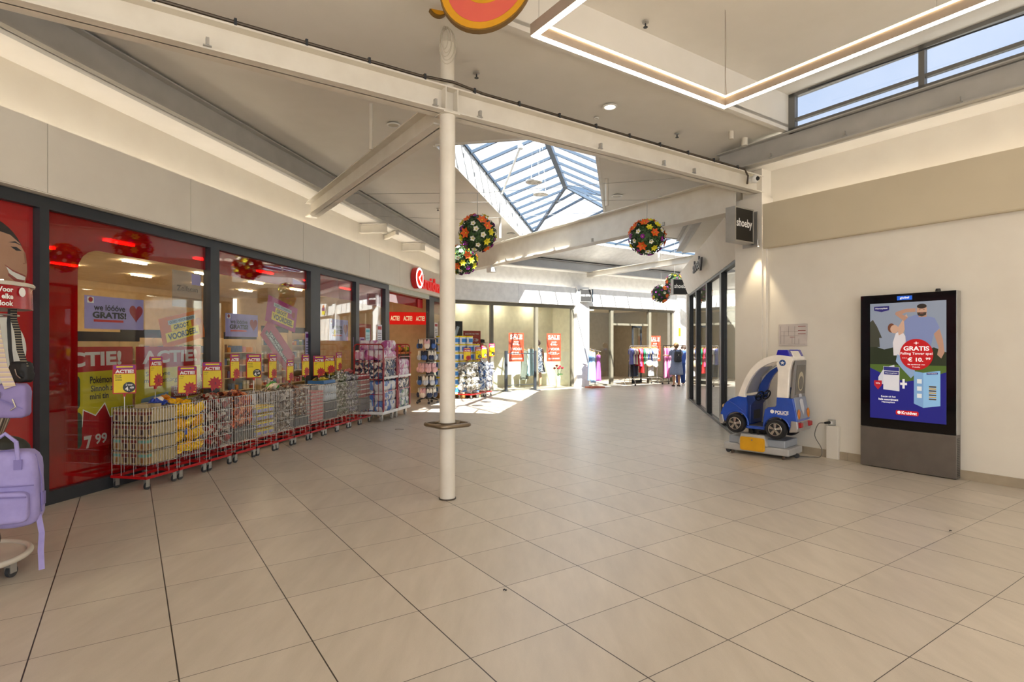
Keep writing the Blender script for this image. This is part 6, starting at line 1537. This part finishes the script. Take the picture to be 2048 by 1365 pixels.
# rear board with dark window and badge
g = MB(); g.add([(.885, Y0 + .03, .83), (.885, Y1 - .03, .83), (.935, Y1 - .05, 1.33), (.935, Y0 + .05, 1.33), (.93, Y0 + .03, .83), (.93, Y1 - .03, .83), (.955, Y1 - .05, 1.33), (.955, Y0 + .05, 1.33)], [(0, 1, 2, 3), (7, 6, 5, 4), (0, 4, 5, 1), (1, 5, 6, 2), (2, 6, 7, 3), (3, 7, 4, 0)]); put('rear_board', g, mat('grey_rear_frame', '#7d7a78', .35), t, bevel=.006)
def rear(poly, off, nm, m_):   # poly in (y, z) on the sloping rear face
    g = MB(); 
    def P(y, z, o_): x = .93 + (z - .83) * .05 + o_; return (x, y, z)
    n = len(poly); g.add([P(y, z, off) for y, z in poly] + [P(y, z, off - .004) for y, z in poly], [tuple(range(n)), tuple(range(n, 2 * n))[::-1]] + [(i, n + i, n + (i + 1) % n, (i + 1) % n) for i in range(n)]); return put(nm, g, m_, t)
rear([(Y0 + .07, .88), (Y1 - .07, .88), (Y1 - .09, 1.27), (Y0 + .09, 1.27)], .004, 'rear_window', mat('dark_rear_window', '#5a564f', .2))
rear([(.26 + .1 * cos(R(a)), 1.05 + .13 * sin(R(a))) for a in range(0, 360, 15)], .008, 'badge_ring', mat('badge_cream', '#b8ad92', .4))
rear([(.26 + .07 * cos(R(a)), 1.03 + .09 * sin(R(a))) for a in range(0, 360, 15)], .012, 'badge_centre', MATS['dark_rear_window'])
g = MB(); g.add([(.99, .04, .55), (.99, .49, .55), (.94, .46, .84), (.94, .06, .84), (.9, .04, .55), (.9, .49, .55), (.9, .46, .84), (.9, .06, .84)], [(0, 1, 2, 3), (7, 6, 5, 4), (0, 4, 5, 1), (1, 5, 6, 2), (2, 6, 7, 3), (3, 7, 4, 0)]); put('rear_panel', g, mat('grey_blue_rear', '#8a93a8', .35), t, bevel=.01)
g = MB()
def RP(y, z, o_=.004): return (.99 - (z - .55) * .172 + o_, y, z)
sh = [(.2, .8), (.26, .82), (.32, .8), (.32, .68), (.26, .6), (.2, .68)]; g.add([RP(*p_) for p_ in sh], [tuple(range(6))]); g.add([RP(.2, .84), RP(.32, .84), RP(.3, .9), RP(.22, .9)], [(0, 1, 2, 3)])
put('shield_badge', g, mat('pale_badge', '#c9ccd4', .4), t)
# wheels
for (cx, cz), r in ((FW, WR), (RW, WR + .002)):
    for y0, y1, s in ((Y0 - .055, Y0 + .05, -1), (Y1 - .05, Y1 + .055, 1)):
        g = MB(); prof = [(r * .62, -.05), (r * .9, -.052), (r, -.03), (r, .03), (r * .9, .052), (r * .62, .05)]
        yc = (y0 + y1) / 2; n = 32; vs = []
        for q_, d in prof:
            for i in range(n): a = 2 * pi * i / n; vs.append((cx + q_ * cos(a), yc + d, cz + q_ * sin(a)))
        fs = [(j * n + i, j * n + (i + 1) % n, (j + 1) * n + (i + 1) % n, (j + 1) * n + i) for j in range(5) for i in range(n)] + [tuple(range(n)), tuple(range(5 * n, 6 * n))[::-1]]
        g.add(vs, fs); wh = put('wheel', g, mat('black_tyre', '#17171a', .55), t, smooth=True)
        g = MB(); yo = y0 - .002 if s < 0 else y1 + .002
        g.tube([(cx + r * .6 * cos(2 * pi * i / 28), yo, cz + r * .6 * sin(2 * pi * i / 28)) for i in range(28)], .007, 6, closed=True)
        for k in range(5):
            a = k * 2 * pi / 5 + .3; e = (cos(a), sin(a)); p_ = (-sin(a), cos(a))
            g.add([(cx + e[0] * .02 + p_[0] * .012, yo - .004 * -s, cz + e[1] * .02 + p_[1] * .012), (cx + e[0] * r * .58 + p_[0] * .02, yo, cz + e[1] * r * .58 + p_[1] * .02), (cx + e[0] * r * .58 - p_[0] * .02, yo, cz + e[1] * r * .58 - p_[1] * .02), (cx + e[0] * .02 - p_[0] * .012, yo - .004 * -s, cz + e[1] * .02 - p_[1] * .012)], [(0, 1, 2, 3)])
        g.ball((cx, yo, cz), .022, 10, 6, sc=(1, .4, 1)); put('hub_cap', g, CHROME, wh, smooth=True)
# roof light
g = MB(); g.prism([(.715, 1.4), (.735, 1.475), (.86, 1.475), (.9, 1.385)], Y0 + .0, Y0 + .1); put('blue_light', g, mat('deep_blue_lens', '#0a10a8', .12, coat=.5), t, bevel=.008)
g = MB(); g.prism([(.715, 1.4), (.735, 1.475), (.86, 1.475), (.9, 1.385)], Y1 - .1, Y1 + .0); put('blue_light', g, MATS['deep_blue_lens'], t, bevel=.008)
g = MB(); g.prism([(.73, 1.39), (.745, 1.46), (.87, 1.46), (.92, 1.36)], Y0 + .1, Y1 - .1); put('light_bar', g, CRM, t, bevel=.012)
g = MB(); g.prism(ell(.80, 1.3, .042, .042, 26), Y0 - .006, Y0 - .001); bd = put('star_badge', g, mat('badge_blue', '#24508c', .4), t)
g = MB(); g.prism([(.80 + (.028 if i % 2 == 0 else .012) * sin(pi * i / 5), 1.3 + (.028 if i % 2 == 0 else .012) * cos(pi * i / 5)) for i in range(10)], Y0 - .008, Y0 - .006); put('star', g, WHITE, bd)
g = MB(); g.text('POLICE', .79, .635, .175, .044, Y0 - .003, bold=.06); g.prism(ell(.665, .64, .026, .026, 16), Y0 - .003, Y0 - .002); g.box(.73, .86, Y0 - .003, Y0 - .002, .603, .608); put('lettering', g, INKW, t)

# ================================================================== figures
def skin_chain(bm_edges, name, m_, parent=None, sub=2, **kw):
    """joints: list of (co, radius or (rx, ry)); edges: index pairs; the first joint is the root"""
    joints, edges = bm_edges
    me = bpy.data.meshes.new(name); me.from_pydata([j[0] for j in joints], edges, []); me.materials.append(m_)
    o = bpy.data.objects.new(name, me); C.objects.link(o)
    s = o.modifiers.new('skin', 'SKIN'); s.use_smooth_shade = True
    for v, j in zip(me.skin_vertices[0].data, joints):
        r = j[1] if isinstance(j[1], tuple) else (j[1], j[1]); v.radius = r
    me.skin_vertices[0].data[0].use_root = True
    b = o.modifiers.new('sub', 'SUBSURF'); b.levels = sub; b.render_levels = sub
    dg = bpy.context.evaluated_depsgraph_get(); me2 = bpy.data.meshes.new_from_object(o.evaluated_get(dg)); me2.name = name
    bpy.data.objects.remove(o); bpy.data.meshes.remove(me)
    me2.polygons.foreach_set('use_smooth', [True] * len(me2.polygons))
    if not me2.materials: me2.materials.append(m_)
    return me2
SKN = mat('person_skin', '#c08a6a', .55); SKL = mat('pale_skin', '#c99a7c', .55)
def body_mesh(H, bend=0.0, arms='down', hand_r=True):
    """continuous body seen from behind; x right, y forward (away)"""
    k = H / 1.7; b = bend
    def up(z, y=0.0):      # bend the part above the hips forward
        dz = z - .93 * k
        return (y + sin(b) * dz, .93 * k + cos(b) * dz) if dz > 0 else (y, z)
    J = []; E = []
    def add(x, y, z, r, pr=None):
        yy, zz = up(z, y) if z > .93 * k else (y, z)
        J.append(((x, yy, zz), r)); i = len(J) - 1
        if pr is not None: E.append((pr, i))
        return i
    pel = add(0, 0, .93 * k, (.15 * k, .11 * k)); w = add(0, 0, 1.1 * k, (.125 * k, .095 * k), pel); ch = add(0, .0, 1.28 * k, (.15 * k, .1 * k), w); nb = add(0, .01, 1.43 * k, (.075 * k, .065 * k), ch)
    nk = add(0, .01, 1.5 * k, .052 * k, nb); hd = add(0, .02, 1.6 * k, (.078 * k, .09 * k), nk); tp = add(0, .02, 1.66 * k, (.06 * k, .07 * k), hd)
    for s in (-1, 1):
        hp = add(.085 * s * k, 0, .86 * k, .088 * k, pel); kn = add(.095 * s * k, .01, .49 * k, .056 * k, hp); cf = add(.098 * s * k, -.015, .34 * k, .052 * k, kn); an = add(.1 * s * k, -.01, .09 * k, .035 * k, cf); add(.105 * s * k, .07, .035 * k, .036 * k, an); 
        sh = add(.17 * s * k, 0, 1.4 * k, .055 * k, ch)
        if arms == 'down' or (arms == 'right' and s > 0):
            el = add(.23 * s * k, -.01, 1.14 * k, .04 * k, sh); wr = add(.245 * s * k, .04, .9 * k, .027 * k, el); hn = add(.245 * s * k, .06, .83 * k, .03 * k, wr)
        else:
            el = add(.25 * s * k, .12, 1.2 * k, .04 * k, sh); wr = add(.3 * s * k, .34, 1.22 * k, .027 * k, el); hn = add(.31 * s * k, .42, 1.22 * k, .03 * k, wr)
        base = J[hn][0]; d = Vector(J[hn][0]) - Vector(J[wr][0]); d.normalize(); sd_ = Vector((0, 1, 0)) if abs(d.z) > .6 else Vector((1, 0, 0))
        for f in range(5):
            o_ = sd_ * ((f - 1.5) * .017 * k) if f < 4 else sd_ * (-.042 * k)
            L_ = [.062, .072, .068, .054, .045][f] * k; p1 = Vector(base) + d * .03 * k + o_; p2 = p1 + d * L_ * .55 + Vector((0, .004, 0)); p3 = p2 + d * L_ * .45 + Vector((0, .012, -.006)) 
            J.append((tuple(p1), .010 * k)); E.append((hn, len(J) - 1)); J.append((tuple(p2), .009 * k)); E.append((len(J) - 2, len(J) - 1)); J.append((tuple(p3), .0075 * k)); E.append((len(J) - 2, len(J) - 1))
    return J, E
def ring_cloth(rings, seg=28, folds=0.0, nf=9, m=0, closed=False):
    """rings: (cx, cy, z, rx, ry)"""
    g = MB(); vs = []
    for j, (cx, cy, z, rx, ry) in enumerate(rings):
        for i in range(seg):
            a = 2 * pi * i / seg; f = 1 + folds * sin(nf * a + j * .4) * (j / (len(rings) - 1)); vs.append((cx + rx * f * cos(a), cy + ry * f * sin(a), z))
    fs = [(j * seg + i, (j + 1) * seg + i, (j + 1) * seg + (i + 1) % seg, j * seg + (i + 1) % seg) for j in range(len(rings) - 1) for i in range(seg)]
    g.add(vs, fs, m); return g
def cloth(name, g, m_, t):
    o = put(name, g, m_, t, smooth=True); s = o.modifiers.new('solid', 'SOLIDIFY'); s.thickness = .006; s.offset = 1; return o
# woman with backpack
t = thing('person', 'person seen from behind in a grey blue dress with a black backpack', 'person', (6.1, 21.05, 0), R(4))
me = skin_chain(body_mesh(1.60, 0.06, 'left'), 'body', SKN); put('body', None, None, t, me=me)
GBD = mat('grey_blue_dress', '#7c86a0', .8, var=('#727c96', 20, .3)); k = 1.6 / 1.7
cloth('dress', ring_cloth([(0, .03, 1.36, .1, .07), (0, .02, 1.31, .19, .105), (0, .02, 1.22, .185, .12), (0, .01, 1.04, .165, .125), (0, .0, .9, .2, .15), (0, 0, .7, .225, .17), (0, 0, .5, .24, .185), (0, 0, .43, .245, .19)], folds=.05), GBD, t)
for s in (-1, 1): cloth('sleeve', (lambda g: (g.tube([(.13 * s, .02, 1.33), (.18 * s, .015 if s > 0 else .05, 1.27), (.215 * s, .01 if s > 0 else .09, 1.17)], .07, 12, rads=[.06, .066, .062]), g)[1])(MB()), GBD, t)
g = MB(); g.ball((0, .015, 1.525), .098, 16, 12, sc=(1, 1.08, 1.08), jit=.05, sd=3); put('hair', g, mat('light_brown_hair', '#8a6a44', .7, var=('#75572f', 40, .1)), t, smooth=True)
g = MB()
for s in (-1, 1): g.box(.1 * s - .04, .1 * s + .04, -.05, .13, 0, .05)
put('shoes', g, mat('dark_sandal', '#2a2220', .6), t, bevel=.012)
me = soft_box(.27, .15, .4, .05, 8, .1); me.materials.clear(); me.materials.append(mat('black_backpack_fabric', '#26272c', .6))
o = put('backpack', None, None, t, me=me, loc=(0, -.15, .9)); me = soft_box(.2, .05, .18, .03, 9); me.materials.clear(); me.materials.append(MATS['black_backpack_fabric']); put('front_pocket', None, None, o, me=me, loc=(0, -.085, .04))
g = MB(); g.prism(ell(0, .27, .015, .015, 10), -.085, -.08); put('badge', g, WHITE, o)
g = MB()
for s in (-1, 1): g.tube([(.09 * s, -.07, .38), (.1 * s, .0, .47), (.1 * s, .12, .46), (.12 * s, .24, .3)], .016, 6)
put('shoulder_strap', g, MATS['black_backpack_fabric'], o)
# second person in blue bending over the rack
t = thing('person', 'person in a blue shirt and blue trousers bending forward beside the clothes rack', 'person', (6.42, 21.6, 0), R(-35))
me = skin_chain(body_mesh(1.62, 0.55, 'fwd'), 'body', SKN); put('body', None, None, t, me=me)
BLS = mat('royal_blue_cloth', '#2f4f9c', .8)
k = 1.62 / 1.7
def bent(z, rx, ry): d = z - .886; return (0, sin(.55) * max(d, 0), .886 + cos(.55) * d if d > 0 else z, rx, ry)
cloth('shirt', ring_cloth([bent(1.4, .09, .07), bent(1.34, .19, .11), bent(1.2, .18, .125), bent(1.0, .165, .13), bent(.88, .18, .14), (0, 0, .8, .19, .145)], folds=.03), BLS, t)
for s in (-1, 1):
    cloth('trouser_leg', ring_cloth([(.075 * s, 0, .86, .1, .115), (.085 * s, 0, .6, .092, .1), (.09 * s, 0, .4, .08, .088), (.095 * s, -.005, .1, .07, .078)], seg=18, folds=.03, nf=5), mat('blue_trouser_cloth', '#26458c', .8), t)
g = MB(); b_ = bent(1.53, 0, 0); g.ball((0, b_[1] + .02, b_[2]), .1, 14, 10, sc=(1, 1.08, 1.08), jit=.05, sd=7); put('hair', g, mat('dark_brown_hair', '#3c2c20', .7), t, smooth=True)
g = MB()
for s in (-1, 1): g.box(.1 * s - .04, .1 * s + .04, -.05, .14, 0, .06)
put('shoes', g, WHITE, t, bevel=.012)

# ================================================================== clothes racks and garments
def garment(kind, m_, wd=.42, ln_=.65, sd=0):
    """hanging garment, shoulders at z = 0 (hook above), width along x"""
    rn = random.Random(sd); g = MB(); w = wd / 2; seg = 10
    prof = {'top': [(-.02, .10), (-.04, 1.0), (-.2, .86), (-.45, .84), (-.75, .9), (-1.0, .95)], 'dress': [(-.02, .12), (-.04, .85), (-.15, .72), (-.35, .66), (-.6, .85), (-1.0, 1.1)], 'trousers': [(-.03, .6), (-.1, .6), (-.4, .55), (-1.0, .5)]}[kind]
    rings = []
    for z, kx in prof: rings.append((rn.uniform(-.01, .01), 0, z * ln_, w * kx, .045 + .03 * (-z)))
    g = ring_cloth(rings[::-1], seg=20, folds=.0, m=0)
    if kind == 'top':
        for s in (-1, 1): g.tube([(w * .85 * s, 0, -.05), (w * 1.15 * s, 0, -.14), (w * 1.2 * s, 0, -.24)], .045, 8, rads=[.04, .045, .04])
    return g.mesh('garment', [m_])
HANG = MB(); HANG.tube([(-.19, 0, -.05), (0, 0, .0), (.19, 0, -.05)], .009, 6); HANG.tube([(0, 0, 0), (0, 0, .05), (.02, 0, .07), (0, 0, .09)], .003, 5); me_hang = HANG.mesh('hanger', mat('pale_wood', '#d0a468', .6))
def hang(name, kind, col, x, y, z, rz, wd, ln_, label, group, sd, cat='garment'):
    m_ = mat('cloth_' + col.strip('#'), col, .8, var=(tuple(min(1, v * .82) for v in lin(col)), 9, .2))
    me = garment(kind, m_, wd, ln_, sd); me.polygons.foreach_set('use_smooth', [True] * len(me.polygons))
    o = put(name, None, None, None, me=me, loc=(x, y, z), rz=rz, label=label, cat=cat, group=group)
    h = bpy.data.objects.new('hanger', me_hang); C.objects.link(h); h.parent = o; h.location = (0, 0, .02); return o
def rack(cx, cy, rz, W, H, m_, label, base=True):
    t = thing('clothes_rack', label, 'clothes rack', (cx, cy, 0), rz)
    g = MB(); g.tube([(-W / 2, 0, .12), (-W / 2, 0, H - .03), (-W / 2 + .03, 0, H), (W / 2 - .03, 0, H), (W / 2, 0, H - .03), (W / 2, 0, .12)], .014, 8); put('rail', g, m_, t, smooth=True)
    for s in (-1, 1):
        g = MB(); g.tube([(W / 2 * s, -.28, .06), (W / 2 * s, -.26, .22), (W / 2 * s, -.15, .26), (W / 2 * s, .15, .26), (W / 2 * s, .26, .22), (W / 2 * s, .28, .06)], .012, 8); put('leg', g, m_, t, smooth=True)
        for y in (-.28, .28): g = MB(); g.cyl((W / 2 * s - .012, y, .035), (W / 2 * s + .012, y, .035), .035, 12); put('caster', g, RUBBER, t)
    g = MB(); g.cyl((-W / 2, 0, .26), (W / 2, 0, .26), .01, 8); put('lower_bar', g, m_, t)
    return t
# rack in the entrance: rail from u=1233 to 1292
r1 = ab(15.35, 16.5); rack(r1.x, r1.y, R(34), 1.5, 1.5, CHROME, 'chrome clothes rack with short coloured tops in the far shop entrance')
cols1 = [('top', '#5a5f9a', .62), ('top', '#d8d2c4', .6), ('top', '#8a2a6a', .6), ('top', '#c8c2a0', .62), ('top', '#b81c2c', .68), ('top', '#e8e2e0', .6), ('top', '#d84a78', .7), ('dress', '#d81c1c', .95), ('top', '#2f8a5a', .62), ('top', '#9ac0b0', .6), ('top', '#e8e8ea', .62), ('top', '#2a5ac8', .62), ('top', '#c8b49c', .72), ('top', '#6a7ab8', .64), ('top', '#ece8e0', .66), ('top', '#f2f0ec', .7), ('top', '#f4f2ee', .74), ('top', '#eae6e0', .7)]
cname = ['violet blue', 'pale', 'plum', 'sand coloured', 'dark red', 'light', 'pink', 'long bright red', 'green', 'sea green', 'white', 'royal blue', 'beige', 'lavender blue', 'cream', 'white', 'white', 'off white']
for i, ((kd, c, le), cn_) in enumerate(zip(cols1, cname)):
    p_ = r1 + BB * (-.68 + 1.36 * i / 17)
    hang('hanging_shirt' if kd == 'top' else 'hanging_dress', kd, c, p_.x, p_.y, 1.42, R(34 + 62 + 6 * sin(i * 2.1)), .4, le, f'{cn_} garment on the chrome rack in the far entrance, {ORD[i] if i < 16 else ("seventeenth" if i == 16 else "last")} from the left', 'garments on the chrome rack', i)
for i, (c, x) in enumerate((('#2a3038', -.62), ('#3a4658', -.45), ('#26303c', -.3), ('#1c2024', -.55), ('#e8e8e8', .45), ('#f0f0ee', .58))):
    p_ = r1 + BB * x + AA * .1
    hang('hanging_trousers', 'trousers', c, p_.x, p_.y, .95, R(34 + 20), .36, .62, ['dark trousers hanging low at the left end of the chrome rack', 'slate blue trousers hanging low on the chrome rack', 'dark blue trousers hanging low on the chrome rack', 'black trousers hanging low behind the chrome rack', 'white skirt hanging low at the right of the chrome rack', 'white skirt hanging low at the right end of the chrome rack'][i], 'low garments of the chrome rack', 40 + i)
g = MB(); g.ball((0, 0, 0), .16, 14, 10, sc=(1.1, .5, .9), jit=.04); q_ = r1 + BB * .1 - AA * .2
put('handbag', g, mat('beige_straw', '#c8b190', .8), loc=(q_.x, q_.y, .82), rz=R(34), smooth=True, label='round beige bag hanging in front of the chrome clothes rack', cat='handbag')
r2 = ab(15.3, 18.4); rack(r2.x, r2.y, R(34), 1.7, 1.52, BLACK, 'black clothes rack with long pink and white garments at the right far shop window')
for i, (kd, c, le, cn_) in enumerate((('dress', '#d88ab0', 1.2, 'rose pink'), ('dress', '#c86a98', 1.22, 'deep pink'), ('dress', '#e0a0c0', 1.18, 'light pink'), ('top', '#eeeae6', .7, 'white'), ('dress', '#e8d8dc', 1.15, 'pale rose'), ('dress', '#f0e8ea', 1.15, 'white'), ('dress', '#e6d0d8', 1.12, 'blush'), ('top', '#e8e2d8', .7, 'cream'), ('top', '#d8d4e0', .68, 'pale lilac'), ('top', '#e8e8ec', .7, 'light'), ('top', '#4a6ab0', .7, 'blue'), ('top', '#f0eee8', .7, 'off white'))):
    p_ = r2 + BB * (-.75 + 1.5 * i / 11)
    hang('hanging_dress' if kd == 'dress' else 'hanging_shirt', kd, c, p_.x, p_.y, 1.44, R(34 + 50 + 8 * sin(i * 1.7)), .42, le, f'{cn_} garment on the black rack at the right far window, {ORD[i]} from the left', 'garments on the black rack', 60 + i)
# dresses on a small stand before the left far pillar
r3 = Vector((2.98, 20.35)); t = thing('clothes_rack', 'short chrome stand with pale blue and magenta dresses beside the white pillar', 'clothes rack', (r3.x, r3.y, 0), R(34))
g = MB(); g.cyl((0, 0, .06), (0, 0, 1.4), .014, 8); g.cyl((-.28, 0, 1.4), (.28, 0, 1.3), .012, 8); put('stand_pole', g, CHROME, t)
g = MB(); g.box(-.3, .3, -.2, .2, .0, .05); put('stand_base', g, mat('rust_red_base', '#b86a50', .5), t)
for i, (c, x, le, z, lb) in enumerate((('#7fa4d8', -.22, 1.05, 1.33, 'sky blue long dress on the short stand beside the white pillar, left one'), ('#a9c8ea', -.08, 1.1, 1.3, 'pale blue long dress on the short stand beside the white pillar, middle one'), ('#b05aa8', .16, .95, 1.2, 'magenta dress on the short stand beside the white pillar'))):
    p_ = r3 + BB * x; hang('hanging_dress', 'dress', c, p_.x, p_.y, z, R(34 + 25), .36, le, lb, 'dresses on the short stand', 80 + i)
# dark garments inside the narrow window
rnd = random.Random(4)
for i in range(9):
    p_ = ab(17.2 + .2 * (i % 3), 14.25 + .13 * i); c = ['#3a3f3a', '#5a6a4a', '#4a3a44', '#23262c', '#7a8a5a', '#8a4a5a', '#2c3038', '#6a6458', '#46506a'][i]
    hang('hanging_shirt', 'top', c, p_.x, p_.y, 1.5, R(34 + 50), .4, .75, ['dark grey', 'olive', 'dusky plum', 'black', 'moss green', 'wine red', 'dark slate', 'brown grey', 'dark blue'][i] + ' garment hanging inside the narrow far shop window', 'garments inside the narrow window', 90 + i)

# ================================================================== sale window: posters, mannequins, barrier, vase
SALE = mat('sale_orange_red', '#d8492a', .5, var=('#cf3f24', 3, .3)); SALED = mat('sale_back_red', '#9c2f24', .5)
def sale(b0, b1, z0, z1, y, label, mirror=False):
    q = ab(y, b0); t = thing('sale_poster', label, 'poster', (q.x, q.y, 0), FH); w = b1 - b0; h = z1 - z0
    g = MB(); g.box(0, w, 0, .004, z0, z1); put('paper', g, SALED if mirror else SALE, t)
    g = MB(); c = w / 2
    for s, zz, ww, hh in (('SALE', .86, .82, .13), ('ALLES', .69, .36, .04), ('€10,-', .6, .5, .08), ('3 VOOR', .44, .8, .09), ('€25,-', .29, .76, .11), ('ALLES IN MODE' if not mirror else 'ALL IN MODE', .1, .8, .05)):
        g.text(s, c, z0 + h * ((1 - zz) if mirror else zz), w * ww, h * hh, -.003, bold=.035, mirror=False, rot=pi if mirror else 0)
    if not mirror: g.box(w * .09, w * .91, -.003, -.001, z0 + h * .775, z0 + h * .782); g.box(w * .09, w * .91, -.003, -.001, z0 + h * .94, z0 + h * .945)
    put('lettering', g, INKW if not mirror else mat('faded_print', '#d8c8c0', .5), t)
    return t
sale(10.66, 11.28, .97, 1.95, 16.0, 'orange red SALE poster in the far window behind the dark barrier')
sale(12.28, 12.92, .95, 1.95, 16.0, 'orange red SALE poster in the far window above the flower vase')
sale(17.52, 18.2, .88, 1.91, 16.0, 'orange red SALE poster in the right far window behind the pink garments')
sale(8.9, 9.55, .99, 2.0, 16.0, 'dark red upside down sale poster in the window behind the foil bags', mirror=True)
g = MB(rz=FH); g.box(8.35, 8.88, 16.01, 16.02, 1.3, 2.3); t = put('window_poster', g, mat('black_poster', '#1a2024', .5), label='black poster with pale strokes in the window behind the tub stack', cat='poster')
g = MB(rz=FH); g.prism(rotp([(-.3, -.05), (.3, -.05), (.3, .05), (-.3, .05)], R(70), (8.62, 1.85)), 16.005, 16.008); g.prism(rotp([(-.2, -.05), (.2, -.05), (.2, .05), (-.2, .05)], R(10), (8.66, 1.75)), 16.005, 16.008); put('pale_stroke', g, mat('pale_grey_print', '#b8c4cc', .5), t)
# freestanding mannequins
def mannequin(x, y, rz, label, mdress, ln0, hat=False, H=1.7, headless=False, z0=0):
    t = thing('mannequin', label, 'mannequin', (x, y, z0), rz)
    J, E = body_mesh(H, 0, 'down'); me = skin_chain((J, E), 'body', SKL if not headless else mat('mannequin_cream', '#c9b698', .5)); put('body', None, None, t, me=me)
    k = H / 1.7
    cloth('dress', ring_cloth([(0, .01, 1.44 * k, .09, .07), (0, .01, 1.38 * k, .19, .11), (0, 0, 1.25 * k, .175, .125), (0, 0, 1.08 * k, .15, .115), (0, 0, .92 * k, .195, .15), (0, 0, (ln0 + .92 * k) / 2, .24, .19), (0, 0, ln0, .29, .23)], folds=.05), mdress, t)
    if hat: g = MB(); g.lathe([(.2, 1.6 * k), (.19, 1.61 * k), (.09, 1.625 * k), (.085, 1.72 * k), (0, 1.74 * k)], seg=24, sx=1.1); put('hat', g, mat('black_straw_hat', '#2c2a28', .7), t, smooth=True)
    else: g = MB(); g.ball((0, .0, 1.62 * k), .1, 14, 10, sc=(1, 1.1, 1.15), jit=.04); put('wig', g, mat('dark_wig', '#4a3a30', .7), t, smooth=True)
    g = MB(); g.lathe([(0, 0), (.2, 0), (.2, .01), (0, .012)], seg=28); put('stand_plate', g, ALU, t)
    return t
q = ab(16.75, 10.05); mannequin(q.x, q.y, R(20), 'mannequin in a white dress and dark hat behind the window post', mat('white_linen', '#efece4', .8), .62, hat=True)
q = ab(16.55, 12.3); mannequin(q.x, q.y, R(30), 'mannequin in a dark patterned dress behind the SALE poster by the vase', foil('dark_floral_cloth', ['#3a4456', '#8a94a0', '#2a3240', '#b0a8a8', '#4a5468'], 30, .8, 0), .55)
q = ab(16.45, 11.92); hang('hanging_dress', 'dress', '#8fb4bc', q.x, q.y, 1.42, R(34 + 15), .42, .98, 'pale teal patterned dress hanging in the far window left of the vase', 'dresses in the vase window', 120)
q = ab(16.5, 11.66); hang('hanging_dress', 'dress', '#6f7468', q.x, q.y, 1.36, R(34 + 15), .4, 1.05, 'grey green dress hanging just behind the middle window post', 'dresses in the vase window', 121)
# cream headless mannequins behind the glazed front on the right
for i, (l_, n_) in enumerate(((10.9, 2.75), (11.9, 2.9), (13.0, 2.9))):
    q = ln(l_, n_); t = mannequin(q.x, q.y, R(250), 'mannequin in sand coloured clothes inside the glazed front, ' + ['nearest the corner pillar', 'the middle of three', 'farthest from the corner pillar'][i], mat('sand_cloth', '#a08d68', .8, var=('#6f6a48', 6, .2)), .5, headless=True)
# barrier
t = thing('barrier', 'dark metal barrier of two posts and thin rails before the sale window', 'barrier', (*ab(15.62, 10.3), 0), FH)
for x in (0, 1.18):
    g = MB(); g.box(x - .045, x + .045, -.03, .03, .02, 1.34); put('post', g, DARKF, t)
    g = MB(); g.box(x - .06, x + .06, -.25, .25, 0, .02); put('foot', g, DARKF, t)
g = MB(); g.cyl((0, 0, 1.25), (1.18, 0, 1.25), .012, 8); g.cyl((0, 0, .2), (1.18, 0, .2), .012, 8); put('rail', g, DARKF, t)
# vase
q = ab(16.25, 13.0); t = thing('flower_vase', 'cream vase of red flowers standing behind the far window glass', 'vase', (q.x, q.y, 0))
g = MB(); g.lathe([(0, 0), (.07, 0), (.085, .2), (.09, .36), (.075, .4)], seg=20); put('vase_body', g, mat('cream_ceramic', '#d8cfae', .4), t, smooth=True)
rnd = random.Random(8)
for k in range(7):
    a = k * 2.4; x, y, z = .14 * cos(a) * (k / 5 + .2), .1 * sin(a), .66 + .1 * rnd.random()
    g = MB(); g.tube([(0, 0, .38), (x * .5, y * .5, .5), (x, y, z)], .005, 5); g.add([(x * .3, y * .3, .45), (x * .5 + .06, y * .5, .5), (x * .5 + .1, y * .5, .47), (x * .5 + .05, y * .5 - .02, .44)], [(0, 1, 2, 3)]); s_t = put('stem', g, GREEN, t)
    g = MB(); g.ball((x, y, z + .02), .05, 10, 6, sc=(1, 1, .7), jit=.25, sd=k); put('bloom', g, mat('crimson_bloom', '#b01c30', .6), s_t)
# grey round stickers and box between pillars
for (b_, lb) in ((13.74, 'flat grey round sticker on the left far pillar'),):
    g = MB(rz=FH); g.prism(ell(b_ + .06, 1.12, .3, .3, 32), 15.708, 15.718); put('round_sticker', g, mat('sticker_grey', '#8f9094', .5), label=lb, cat='sticker')
g = MB(rz=FH); g.box(18.97, 19.1, 15.71, 15.718, 1.9, 2.25); put('wall_notice', g, YEL, label='small yellow upright notice on the right far pillar', cat='notice')
# litter on the floor
def crumb(x, y, lb, w=.05):
    g = MB(); g.tube([(x - w, y, .004), (x - w * .2, y + .006, .008), (x + w * .4, y - .004, .006), (x + w, y + .004, .004)], .004, 5); put('litter_scrap', g, BLACK, label=lb, cat='litter')
crumb(-2.05, 10.32, 'small dark scrap lying on the floor before the roll cages', .08); crumb(3.62, 4.68, 'tiny dark crumb on the floor right of the middle', .01); crumb(-.045, 3.57 - .02, 'tiny dark crumb on the floor near the camera', .01)
